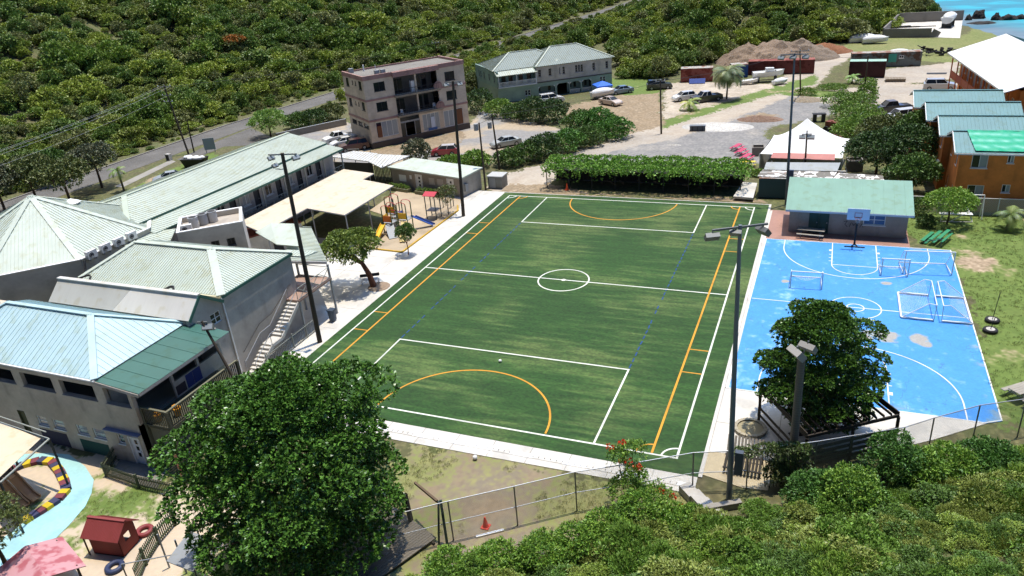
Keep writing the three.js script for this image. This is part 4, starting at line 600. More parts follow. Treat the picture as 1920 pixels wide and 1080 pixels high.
{ // toilet block
  const t = T('toilet_block', 'small grey toilet block with two white doors and flat green roof', 'building'), F = frame([-30.9, -44.9], [-19.6, -42.2]), L = F.L, D = 3.9, H = 2.55;
  const ds = [[4.1, 5.25, 0.05, 2.2], [9.3, 10.4, 0.05, 2.2]], ws = [[6.4, 7.3, 1.1, 1.95], [7.75, 8.7, 1.1, 1.95]]; wall(t, F, -0.1, H, ds, wallM(0xa39a90)); ds.forEach((d) => door(t, F, ...d, MT.white, 3)); ws.forEach((w) => M('louvre_panel', F.b(...w, 0.005, 0.04), mat(0xb2a99e, 0.8), t));
  M('sign', F.b(1.3, 2.5, 1.0, 1.85, 0.005, 0.03), MT.white, t); M('sign', F.b(3.15, 3.5, 1.45, 1.95, 0.005, 0.03), MT.white, t);
  const E = frame([-19.6, -42.2], [-18.75, -46.0]); wall(t, E, -0.1, H, [], wallM(0xb5b1aa)); M('wall', [F.b(0, 0.2, 0, H, -D, -0.21), F.b(0.2, L - 0.2, 0, H, -D, -D + 0.2)], MT.whiteWall, t);
  M('roof', slab([[-31.2, 2.78, -44.6], [-19.3, 2.62, -41.7], [-18.4, 2.72, -46.0], [-29.6, 2.9, -48.6]].map((q) => q), 0.16), MT.roofGreen, t); M('meter_box', E.b(0.35, 0.9, 0.7, 1.6, 0.005, 0.3), MT.grey, t);
  for (const [u0, u1, l] of [[0.2, 3.7, 'concrete planter with low plants below the white sign'], [4.9, 8.9, 'concrete planter with low plants between the two white doors']]) {
    const p = T('planter', l, 'planter'); M('trough', [F.b(u0, u1, 0, 0.45, 1.15, 1.3), F.b(u0, u1, 0, 0.45, 0.45, 0.6), F.b(u0, u0 + 0.15, 0, 0.45, 0.6, 1.15), F.b(u1 - 0.15, u1, 0, 0.45, 0.6, 1.15)], mat(0x7d8064, 0.9, { map: tConc }), p); M('soil', F.b(u0 + 0.15, u1 - 0.15, 0.1, 0.36, 0.6, 1.15), mat(0x4a3c2e, 1), p);
    const R = rng(u0 * 100), bl = []; for (let u = u0 + 0.4; u < u1 - 0.2; u += 0.55) { const c = V(u, 0.55, 0.87).applyMatrix4(F.m); bl.push([c.x, 0.5 + 0.15 * R(), c.z, 0.32, 0.22 + 0.15 * R(), 0.3]); } M('plants', leafGeo(R, bl, 260, 0.16, 0.06, GREENS.light, { lift: 0.5 }), leafM, p);
  }
}
{ const t = T('utility_kiosk', 'small grey concrete utility kiosk at the field corner', 'kiosk'); M('body', bx(-17.9, -16.0, -0.05, 1.5, -47.8, -46.05), MT.galv, t); M('lid', bx(-18.0, -15.9, 1.5, 1.62, -47.9, -45.95), mat(0xa9aaa6, 0.8), t); M('door', bx(-17.7, -16.9, 0.1, 1.35, -46.04, -46.02), MT.grey, t); }
// playground border and frame
struct('playground_sand', sheet([[-24.6, -25.1], [-18.4, -25.0], [-18.1, -37.8], [-19.5, -41.5], [-29.5, -43.2], [-29, -36], [-24.2, -33.8]], 0.058), mat(0xb9a88e, 1, { map: tConc }));
one('playground_kerb', 'yellow painted kerb edging the sandy playground', 'kerb', kerb([[-22.6, -25.2], [-18.3, -24.95], [-18.05, -37.6], [-18.9, -39.2]], 0.17, 0.16), mat(0xc9a12a, 0.8, { map: tConc }));
{
  const t = T('climbing_frame', 'colourful climbing frame with towers, slides and red arched roofs', 'playground equipment'), gm = mat(0x3f5c33, 0.6), rm = mat(0xa5232b, 0.5), ym = mat(0xe0b21f, 0.5), bm = mat(0x2b55a8, 0.5), om = mat(0xc96f2b, 0.5);
  const tw = [[-23.6, -32.6, 1.35], [-22.6, -30.2, 1.2], [-20.9, -30.6, 1.5]];
  tw.forEach(([x, z, h], i) => {
    for (const [a, b] of [[-0.55, -0.55], [0.55, -0.55], [0.55, 0.55], [-0.55, 0.55]]) M('post', bar([x + a, -0.1, z + b], [x + a, h + 1.7, z + b], 0.06, 7), gm, t); M('platform', bx(x - 0.6, x + 0.6, h - 0.06, h, z - 0.6, z + 0.6), MT.grey, t);
    for (const q of [-0.55, 0.55]) M('arch', new THREE.TorusGeometry(0.55, 0.05, 6, 14, PI).scale(1, 0.5, 1).translate(x, h + 1.7, z + q), rm, t);
    M('panel', bx(x - 0.5, x + 0.5, h + 0.1, h + 0.8, z + 0.5, z + 0.55), [ym, om, ym][i], t); M('panel', bx(x - 0.55, x - 0.5, h + 0.1, h + 0.75, z - 0.45, z + 0.45), [rm, ym, bm][i], t);
  });
  const sl = (x, z, y, dx, dz, m) => M('slide', [beam([x, y, z], [x + dx, 0.2, z + dz], 0.55, 0.05), beam([x - 0.28, y + 0.1, z], [x + dx - 0.28, 0.3, z + dz], 0.05, 0.22), beam([x + 0.28, y + 0.1, z], [x + dx + 0.28, 0.3, z + dz], 0.05, 0.22)], m, t);
  sl(-23.0, -29.4, 1.1, 0.3, 2.3, ym); sl(-20.6, -29.9, 1.4, 1.0, 2.6, mat(0xd8c07a, 0.5)); sl(-20.3, -31.3, 1.5, 1.6, -1.2, bm);
  M('bridge', bx(-23.2, -21.3, 1.15, 1.22, -32.2, -31.5), MT.grey, t); M('bridge_rail', [bar([-23.2, 2.0, -31.5], [-21.3, 2.0, -31.2], 0.04), bar([-23.2, 1.7, -31.5], [-21.3, 1.7, -31.2], 0.04)], rm, t); M('ramp', beam([-22.4, 1.1, -29.6], [-21.2, 0.1, -28.2], 0.9, 0.06), MT.grey, t);
}
{
  const t = T('monkey_bars', 'red roofed climbing tower with overhead ladder beside the small tree', 'playground equipment'), gm = mat(0x49565a, 0.6), rm = mat(0xb3283a, 0.5), x = -19.8, z = -35.0;
  for (const [a, b] of [[-0.6, -0.6], [0.6, -0.6], [0.6, 0.6], [-0.6, 0.6]]) M('post', bar([x + a, -0.1, z + b], [x + a, 2.9, z + b], 0.06, 7), gm, t); for (const s of [-1, 1]) M('roof_panel', slab([[x - 0.75, 2.85, z + s * 0.8], [x + 0.75, 2.85, z + s * 0.8], [x + 0.75, 3.15, z + s * 0.01], [x - 0.75, 3.15, z + s * 0.01]], 0.05), rm, t); M('platform', bx(x - 0.6, x + 0.6, 1.0, 1.07, z - 0.6, z + 0.6), MT.grey, t);
  for (const [a, b] of [[-0.5, -3.3], [0.5, -3.3], [-0.5, -4.0], [0.5, -4.0]]) M('post', bar([x + a, -0.1, z + b], [x + a, 2.3, z + b], 0.05, 7), gm, t); M('overhead_rail', [bar([x - 0.5, 2.3, z - 0.6], [x - 0.5, 2.3, z - 4.0], 0.05), bar([x + 0.5, 2.3, z - 0.6], [x + 0.5, 2.3, z - 4.0], 0.05)], rm, t); for (let i = 0; i < 9; i++) M('rung', bar([x - 0.5, 2.3, z - 0.9 - i * 0.36], [x + 0.5, 2.3, z - 0.9 - i * 0.36], 0.03, 5), gm, t);
}
// trees on the plaza
tree('red_trunk_tree', 'leaning tree with reddish trunk on the pale plaza', 'tree', [-16.8, -17.05], { h: 5.6, r: 2.7, ry: 1.6, th: 2.6, tr: 0.27, n: 2600, L: 0.26, W: 0.12, cols: [0x7c8e34, 0x6a7f2d, 0x8a9a42, 0x5c7028], seed: 3, off: [-1.7, 0.3], lean: [0, 0], nl: 12, s: 0.42, bark: mat(0x6b4534, 0.95, { map: tWood }), rag: 0.6 });
tree('small_round_tree', 'small dark round crowned tree beside the yellow kerb', 'tree', [-17.4, -24.6], { h: 3.4, r: 1.05, ry: 1.1, th: 1.4, tr: 0.06, n: 1300, L: 0.14, W: 0.08, cols: GREENS.mid, seed: 4, bark: mat(0x7d4b3b, 0.95) });
tree('thin_young_tree', 'thin young tree at the corner of the sandy playground', 'tree', [-18.6, -36.2], { h: 3.6, r: 1.35, ry: 1.2, th: 1.6, tr: 0.06, n: 900, L: 0.16, W: 0.07, cols: GREENS.olive, seed: 5, rag: 0.9 });
{ const b = T('plaza_bench', 'white slatted bench with dark seat in the shade of the leaning tree', 'bench', -17.5, 0.04, -17.6, 0.5); M('seat', bx(-0.9, 0.9, 0.42, 0.48, -0.2, 0.2), MT.white, b); M('backrest', bx(-0.9, 0.9, 0.6, 0.9, -0.26, -0.21), MT.dark, b); for (const x of [-0.75, 0.75]) M('leg', bx(x - 0.04, x + 0.04, 0, 0.42, -0.2, 0.2), MT.white, b); }
one('tree_bed', 'bare earth bed around the leaning tree trunk', 'tree bed', new THREE.CylinderGeometry(1.0, 1.05, 0.06, 18).translate(-16.3, 0.06, -17.1), mat(0x9a8672, 1, { map: tConc }));
palm('small_palm', 'small bushy palm below the shade canopy edge', [-27.0, -21.5], 1.4, 1.5, 9, 7, [0x7c9a3a, 0x8aa545]);
{ const t = T('waste_bin', 'blue grey wheeled bin standing beside the staircase posts', 'bin', -16.6, 0.04, -10.2); M('body', new THREE.CylinderGeometry(0.36, 0.3, 0.95, 4).rotateY(PI / 4).translate(0, 0.55, 0), mat(0x3b4a5c, 0.5), t); M('lid', bx(-0.3, 0.3, 1.03, 1.1, -0.3, 0.32), mat(0x33404f, 0.5), t); M('wheel', [bar([-0.3, 0.1, -0.25], [-0.22, 0.1, -0.25], 0.1, 10)], MT.rubber, t); }
// ---------- playground below the blue roof ----------
{
  const blue = mat(0xa6d8df, 0.8, { map: tConc });
  const path = PLAYPATH = [[-29.93,11.74],[-26.52,11.18],[-24.6,10.51],[-23.16,10.27],[-20.99,10.88],[-19.28,11.7],[-18.32,12.68],[-17.67,13.68],[-17.22,15.14],[-16.94,16.55],[-17.01,17.79],[-17.59,18.44],[-18.76,19.11],[-19.44,19.52],[-20.34,18.02],[-20.04,16.66],[-20.13,15.26],[-20.05,13.92],[-19.92,13],[-20.78,12.14],[-22.09,11.46],[-23.47,11.21],[-25.42,11.99],[-27.88,13.15]];
  struct('play_path', sheet(path, 0.03), blue);
  const cols = [0x7d3b48, 0x3c3f63, 0xdcc01f], kc = cols.map((c) => mat(c, 0.75, { map: tConc })), t = T('painted_block_edging', 'low block edging painted yellow, maroon and purple around the slide', 'kerb'); const P = [[-25.45,12.71],[-25.13,12.02],[-24.48,11.39],[-23.54,11.23],[-22.19,11.76],[-20.89,12.43],[-19.98,13.02],[-19.72,13.82],[-19.8,14.65],[-19.96,15.39],[-20.01,15.86]]; let k = 0;
  for (let i = 0; i + 1 < P.length; i++) { const [a, b] = [P[i], P[i + 1]], L = Math.hypot(b[0] - a[0], b[1] - a[1]), n = Math.max(1, Math.round(L / 0.5)); for (let j = 0; j < n; j++, k++) { const f = (s) => [a[0] + (b[0] - a[0]) * s, 0, a[1] + (b[1] - a[1]) * s], p = f((j + 0.03) / n), q = f((j + 0.97) / n); p[1] = q[1] = 0.12 + 0.003 * (k % 3); M('block', beam(p, q, 0.55, 0.26), kc[k % 3], t); } }
}
{
  const t = T('play_slide', 'brown plastic double slide under the cream shade sail', 'slide', ...(([x, z]) => [x, 0.02, z])([-22.06,14.43]), -0.15), m = mat(0xb58a62, 0.5);
  const pr = [[0, 1.5], [0.4, 1.45], [1.1, 0.95], [1.9, 0.4], [2.4, 0.25], [2.8, 0.25]];
  for (const dz of [-0.42, 0.42]) M('chute', pr.slice(1).flatMap((q, i) => [beam([pr[i][0] - 1.4, pr[i][1], dz], [q[0] - 1.4, q[1], dz], 0.6, 0.05), beam([pr[i][0] - 1.4, pr[i][1] + 0.12, dz - 0.32], [q[0] - 1.4, q[1] + 0.12, dz - 0.32], 0.08, 0.22), beam([pr[i][0] - 1.4, pr[i][1] + 0.12, dz + 0.32], [q[0] - 1.4, q[1] + 0.12, dz + 0.32], 0.08, 0.22)]), m, t);
  t.scale.setScalar(0.8); M('platform', bx(-2.4, -1.4, 1.42, 1.5, -0.8, 0.8), MT.woodDark, t); for (const [x, z] of [[-2.35, -0.75], [-1.45, -0.75], [-2.35, 0.75], [-1.45, 0.75]]) M('post', bx(x - 0.06, x + 0.06, -0.05, 2.3, z - 0.06, z + 0.06), MT.woodDark, t);
}
{ // shade sail over the slide
  const t = T('shade_sail', 'cream shade sail on a steel frame above the slide', 'shade canopy'), y = 3.6, a = [-20.22,3.6,12.68], b = [-19.26,3.6,16.43], c = [b[0] - 3.5, y, b[2] - 1.2], d = [a[0] - 5, y, a[2] - 0.4];
  M('fabric', slab([[a[0] - 0.5, y + 0.05, a[2] + 0.15], [b[0] - 0.4, y + 0.05, b[2] - 0.2], [c[0], y + 0.35, c[2]], [d[0], y + 0.35, d[2]]].map((q) => [q[0], y + 0.04, q[2]]), 0.02), mat(0xd8c9ac, 0.9, { map: tRoof }), t);
  M('frame', [bar(a, b, 0.06), bar(d, a, 0.06), bar([a[0], y + 0.5, a[2]], [d[0], y + 0.5, d[2]], 0.04), bar(b, c, 0.06)], MT.rail, t); for (const p of [a, b, d]) M('post', bar([p[0], -0.1, p[2]], p, 0.07, 8), MT.dark, t);
}
function playhouse(name, label, x, z, ry, w, d, h, wallMt, roofMt, ridge) {
  const t = T(name, label, 'playhouse', x, 0, z, ry), y = h, r = h + ridge;
  M('wall', [bx(-w / 2, w / 2, 0, y, d / 2 - 0.05, d / 2), bx(-w / 2, -w * 0.1, 0, y, -d / 2, -d / 2 + 0.05), bx(w * 0.25, w / 2, 0, y, -d / 2, -d / 2 + 0.05)], wallMt, t);
  for (const s of [-1, 1]) { const q = new THREE.Shape([[-d / 2, 0], [d / 2, 0], [d / 2, y], [0, r - 0.05], [-d / 2, y]].map((p) => new THREE.Vector2(...p))); q.holes.push(new THREE.Path([[-0.22, 0.7], [-0.22, 1.15], [0.22, 1.15], [0.22, 0.7]].map((p) => new THREE.Vector2(...p)))); M('gable_wall', new THREE.ExtrudeGeometry(q, { depth: 0.05, bevelEnabled: false }).rotateY(PI / 2).translate(s * (w / 2) - (s > 0 ? 0.05 : 0), 0, 0), wallMt, t); }
  slope(t, [[-w / 2 - 0.25, y - 0.1, d / 2 + 0.25], [w / 2 + 0.2, y - 0.1, d / 2 + 0.25], [w / 2 + 0.2, r, 0], [-w / 2 - 0.25, r, 0]], roofMt, 0.09, 0.03, 0.03, 0.02); slope(t, [[w / 2 + 0.2, y - 0.1, -d / 2 - 0.25], [-w / 2 - 0.25, y - 0.1, -d / 2 - 0.25], [-w / 2 - 0.25, r, 0], [w / 2 + 0.2, r, 0]], roofMt, 0.09, 0.03, 0.03, 0.02); M('ridge_cap', bx(-w / 2 - 0.25, w / 2 + 0.2, r - 0.01, r + 0.04, -0.08, 0.08), roofMt, t); M('porch_post', [bx(-w / 2 - 0.2, -w / 2 - 0.14, 0, y - 0.1, d / 2 + 0.1, d / 2 + 0.16)], MT.wood, t); M('floor', bx(-w / 2, w / 2, 0, 0.08, -d / 2, d / 2), MT.woodDark, t); return t;
}
{ const p = [-13.02,15.75], q = [-14.62,18.38]; playhouse('red_playhouse', 'small red playhouse with corrugated red roof', p[0], p[1] - 0.2, 0.15, 1.9, 1.25, 1.35, mat(0x8a2a22, 0.7, { map: tWood }), mat(0x8d3a36, 0.6, { map: tRoof }), 0.6);
  const t = T('pink_roofed_hut', 'open play hut with faded pink roof, cut by the picture bottom', 'playhouse', q[0] + 0.7, 0, q[1] + 0.6, -0.35), m = mat(0xffffff, 0.7, { map: tex(256, 256, (u, v) => { const a = smooth(0.36, 0.6, fbm(u * 5, v * 5, 181, 4)); return [158 + 24 * a, 84 + 50 * a, 90 + 46 * a]; }, 3) });
  t.scale.setScalar(0.85); slope(t, [[-2.0, 1.75, 1.9], [1.9, 1.75, 1.9], [1.9, 2.35, 0], [-2.0, 2.35, 0]], m, 0, 0.05); slope(t, [[1.9, 1.65, -1.9], [-2.0, 1.65, -1.9], [-2.0, 2.35, 0], [1.9, 2.35, 0]], m, 0, 0.05); for (const x of [-1.7, 1.6]) for (const z of [-1.5, 1.5]) M('post', bx(x - 0.06, x + 0.06, -0.05, 1.8, z - 0.06, z + 0.06), MT.woodDark, t); M('rail', [bx(-1.7, 1.6, 0.7, 0.78, 1.47, 1.53), bx(1.57, 1.63, 0.7, 0.78, -1.4, 1.4)], MT.woodDark, t); M('brace', [beam([1.6, 0.8, 1.5], [1.6, 1.75, 0.4], 0.06), beam([1.6, 0.8, -1.5], [1.6, 1.75, -0.4], 0.06)], MT.woodDark, t); }
function tyre(label, [x, z], m, r = 0.36, y = 0.12, rot) { const o = one('painted_ring', label, 'tyre', new THREE.TorusGeometry(r, 0.14, 10, 24).rotateX(PI / 2).scale(1, 0.9, 1), m, 'painted tyres lying in the playground'); o.position.set(x, y, z); return o; }
tyre('maroon painted tyre lying on the grass beside the red playhouse', [-12.4,14.23], mat(0x7a2c2c, 0.6)); tyre('dark blue painted tyre lying in front of the red playhouse', [-11.82,16.78], mat(0x24304f, 0.6));
function picket(label, pts, h, m, sp = 0.13) { const t = T('picket_fence', label, 'fence'), g = []; for (let i = 0; i + 1 < pts.length; i++) { const [a, b] = [pts[i], pts[i + 1]], L = Math.hypot(b[0] - a[0], b[1] - a[1]), n = Math.floor(L / sp), ry = Math.atan2(-(b[1] - a[1]), b[0] - a[0]); for (let j = 0; j <= n; j++) g.push(new THREE.BoxGeometry(0.075, h, 0.02).translate(0, h / 2, 0.03).rotateY(ry).translate(a[0] + ((b[0] - a[0]) * j) / n, 0.03, a[1] + ((b[1] - a[1]) * j) / n)); M('rail', [beam([a[0], h * 0.8, a[1]], [b[0], h * 0.8, b[1]], 0.05, 0.09), beam([a[0], h * 0.25, a[1]], [b[0], h * 0.25, b[1]], 0.05, 0.09)], m, t); M('post', bx(a[0] - 0.06, a[0] + 0.06, -0.1, h + 0.08, a[1] - 0.06, a[1] + 0.06), m, t); } stuff(M('pickets', g, m, t)); return t; }
picket('olive picket fence around the porch of the white door', [[-19.79,9.25],[-18.78,11.19],[-15.77,11.43],[-12.99,11.34]], 0.95, mat(0x55604c, 0.8, { map: tWood }));
picket('green picket fence climbing past the red playhouse', [[-11.09,13.27],[-10.85,14.67],[-10.34,16.09],[-9.68,17.18]], 1.1, mat(0x46563c, 0.8, { map: tWood }));
one('porch_slab', 'dark grey concrete porch slab by the white door', 'porch', slab([[-19.3, 0.05, 9.6], [-15.4, 0.05, 9.6], [-14.6, 0.05, 11.2], [-18.6, 0.05, 11.15]], 0.1), MT.concDark);
one('lean_to_roof', 'grey sheet roof of a low shelter behind the picket fence', 'shelter roof', [slab([[-7.19,2.2,17.07], [-5.39,2.2,17.2], [-5.69,2.4,15.36], [-7.42,2.4,15.24]], 0.06), ...[[-9.02,15.83],[-7.83,15.86],[-7.82,14.53]].map(([x, z]) => bar([x, -0.1, z], [x, 2.25, z], 0.05))], mat(0x8f9497, 0.6, { map: tRoof }));
one('timber_post', 'square timber post leaning beside the white porch fence', 'post', beam([[-13.43,10.24][0], 0, [-13.43,10.24][1]], [-14.18,1.6,9.67], 0.16), mat(0x6e4a34, 0.85, { map: tWood }));
const HP = [[-37.81,-87.88],[-32.61,-84.27],[-28.56,-82.42],[-24.65,-81.02],[-21.4,-81.14],[-14.92,-75.08],[-12.02,-73.92],[-8.72,-71.57],[-11.5,-67.14],[-13.5,-63.81],[-15.45,-59.79],[-17.17,-58.04],[-19.04,-55.79],[-23.89,-55.01],[-26.69,-53.18],[-32.89,-55.1],[-67.98,-74.56],[-65.69,-76.26],[-64.74,-80.83],[-47.21,-106.18]];
const LT = [[-76.08,-38.59],[-74.25,-31.78],[-78.91,-30.4],[-80.1,-26.54],[-86.79,-38.98]];
const RK = [[54.88,-202.69],[57.95,-198.07],[60.87,-198.13],[52.27,-200.14],[54.64,-192.56],[63.22,-198.4]];
// ---------- vehicles ----------
const paint = (h) => new THREE.MeshPhysicalMaterial({ color: h, roughness: 0.35, clearcoat: 0.8, clearcoatRoughness: 0.1, metalness: 0.1 });
const CARS = { // half-profile of the body, cabin [x0,x1 at belt, x0,x1 at roof, belt y, roof y], length, width
  sedan: { L: 4.5, w: 1.75, belt: 0.92, roof: 1.42, cab: [-1.55, 1.15, -0.95, 0.35], tail: 0.98, nose: 0.78 }, hatch: { L: 4.0, w: 1.7, belt: 0.95, roof: 1.5, cab: [-1.9, 1.1, -1.5, 0.35], tail: 1.0, nose: 0.85 },
  suv: { L: 4.7, w: 1.85, belt: 1.08, roof: 1.75, cab: [-2.2, 1.15, -1.95, 0.5], tail: 1.1, nose: 0.98 }, pickup: { L: 5.3, w: 1.85, belt: 1.08, roof: 1.75, cab: [-0.7, 1.35, -0.45, 0.75], tail: 1.0, nose: 1.0, bed: true },
};
function car(type, label, hex, rear, front, roofHex, y = 0.02) {
  const c = CARS[type], ry = Math.atan2(-(front[1] - rear[1]), front[0] - rear[0]), t = T(type === 'pickup' ? 'pickup_truck' : 'parked_car', label, type === 'pickup' ? 'pickup truck' : 'car', (rear[0] + front[0]) / 2, y, (rear[1] + front[1]) / 2, ry, 'parked vehicles'), m = paint(hex), h = c.L / 2, w = c.w / 2;
  const s = new THREE.Shape(); s.moveTo(-h, 0.38); s.lineTo(-h + 0.05, c.tail - 0.08); s.quadraticCurveTo(-h + 0.1, c.tail, -h + 0.35, c.tail); s.lineTo(c.cab[0], c.belt); s.lineTo(c.cab[1], c.belt); s.quadraticCurveTo(h - 0.6, c.nose + 0.06, h - 0.15, c.nose - 0.12); s.lineTo(h, 0.5); s.lineTo(h - 0.05, 0.3);
  const arch = (x) => { s.lineTo(x + 0.38, 0.28); s.absarc(x, 0.32, 0.38, 0, PI, false); s.lineTo(x - 0.38, 0.28); }; arch(h - 0.85); arch(-h + 0.85); s.lineTo(-h + 0.1, 0.28); s.closePath();
  M('body', new THREE.ExtrudeGeometry(s, { depth: c.w - 0.16, bevelSize: 0.06, bevelThickness: 0.08, bevelSegments: 2, curveSegments: 8 }).translate(0, 0, -w + 0.08), m, t);
  const [a, b, d, e] = c.cab, q = (x, yy, z) => V(x, yy, z), lo = w - 0.1, hi = w - 0.28, box8 = [q(a, c.belt - 0.02, -lo), q(b, c.belt - 0.02, -lo), q(b, c.belt - 0.02, lo), q(a, c.belt - 0.02, lo), q(d, c.roof - 0.04, -hi), q(e, c.roof - 0.04, -hi), q(e, c.roof - 0.04, hi), q(d, c.roof - 0.04, hi)];
  const pos = []; for (const f of [[0, 4, 5, 1], [1, 5, 6, 2], [2, 6, 7, 3], [3, 7, 4, 0], [4, 7, 6, 5]]) for (const k of [0, 1, 2, 0, 2, 3]) pos.push(...box8[f[k]].toArray());
  const cg = new THREE.BufferGeometry(); cg.setAttribute('position', new THREE.Float32BufferAttribute(pos, 3)); cg.computeVertexNormals(); M('windows', cg, MT.glass, t);
  const rm = roofHex ? paint(roofHex) : m; M('roof', [slab([[d, c.roof, -hi], [e, c.roof, -hi], [e, c.roof, hi], [d, c.roof, hi]], 0.05), ...[-1, 1].flatMap((sg) => [beam([a, c.belt, sg * lo], [d, c.roof - 0.03, sg * hi], 0.08, 0.06), beam([b, c.belt, sg * lo], [e, c.roof - 0.03, sg * hi], 0.06, 0.05), beam([(a + b) / 2, c.belt, sg * (lo + 0.005)], [(d + e) / 2, c.roof - 0.03, sg * (hi + 0.005)], 0.07, 0.05)])], rm, t);
  if (c.bed) M('bed', bx(-h + 0.2, a - 0.1, c.belt - 0.1, c.belt + 0.02, -w + 0.2, w - 0.2), MT.black, t);
  for (const x of [h - 0.85, -h + 0.85]) for (const sg of [-1, 1]) { const wl = M('wheel', new THREE.CylinderGeometry(0.33, 0.33, 0.2, 16).rotateX(PI / 2).translate(x, 0.33, sg * (w - 0.1)), MT.rubber, t); M('rim', new THREE.CylinderGeometry(0.2, 0.2, 0.21, 12).rotateX(PI / 2).translate(x, 0.33, sg * (w - 0.095)), MT.steel, wl); }
  for (const sg of [-1, 1]) { M('headlight', bx(h - 0.16, h - 0.0, 0.56, 0.68, sg * (w - 0.32) - 0.16, sg * (w - 0.32) + 0.16), MT.glassPale, t); M('taillight', bx(-h - 0.02, -h + 0.1, 0.68, 0.85, sg * (w - 0.25) - 0.12, sg * (w - 0.25) + 0.12), mat(0x7a1414, 0.3), t); }
  return t;
}
car('pickup', 'white pickup with open cab beside the pink building, behind a maroon car', 0xd9d9d6, [-52.4,-67.35], [-54.35,-64.51]); car('sedan', 'white sedan squeezed between the white pickup and maroon car', 0xd2d4d6, [-49.84,-64.84], [-51.89,-62.41]);
car('suv', 'maroon car parked beside the pink trimmed building', 0x3f0d17, [-46,-62.89], [-49.14,-59.83]); car('hatch', 'red hatchback with pale roof half hidden by shrubs', 0x8e1226, [-29.34,-60.71], [-32.7,-59.54], 0xc8c4c4);
car('sedan', 'grey sedan behind the thin utility poles and shrubs', 0x8f9694, [-22.56,-66.59], [-24.6,-64.62]); car('sedan', 'silver car driving along the main road', 0xc8ced6, [-63.78,-180.41], [-67.62,-173.86]);
car('suv', 'white car in front of the teal house arches', 0xd8d8d4, [-28.55,-94.09], [-25.02,-96.8]); car('sedan', 'beige sedan on the dirt near the blue gazebo', 0xb9aa9d, [-17.51,-95.42], [-12.74,-92.4]); car('sedan', 'blue grey sedan on the grass beside the blue gazebo', 0x6f8390, [-14.24,-104.68], [-17.21,-102.33]);
car('hatch', 'white car parked behind the small yellow palm', 0xd6d6d2, [-1.79,-98.39], [-4.16,-96.66]); car('pickup', 'black pickup with white cab top behind the tall palm', 0x202225, [2.63,-97.9], [-0.74,-95.37], 0xcfcfcb);
car('pickup', 'black pickup beside the teal roofed townhouses', 0x14161a, [31.52,-89.76], [26.73,-87.92]); car('suv', 'silver estate car next to the black pickup', 0xb4b8bb, [32.01,-84.36], [27.81,-81.97]); car('suv', 'silver car parked by the white roofed apartments', 0xaeb2b4, [34.98,-105.4], [38.8,-105.26]); car('sedan', 'silver car mostly hidden behind the long green roof', 0xa9b0ba, [-66.01,-43.95], [-68.4,-41.6]);
car('suv', 'dark green jeep at the edge of the palm yard', 0x1f2a24, [-10.72,-107.04], [-8.08,-107.95]);
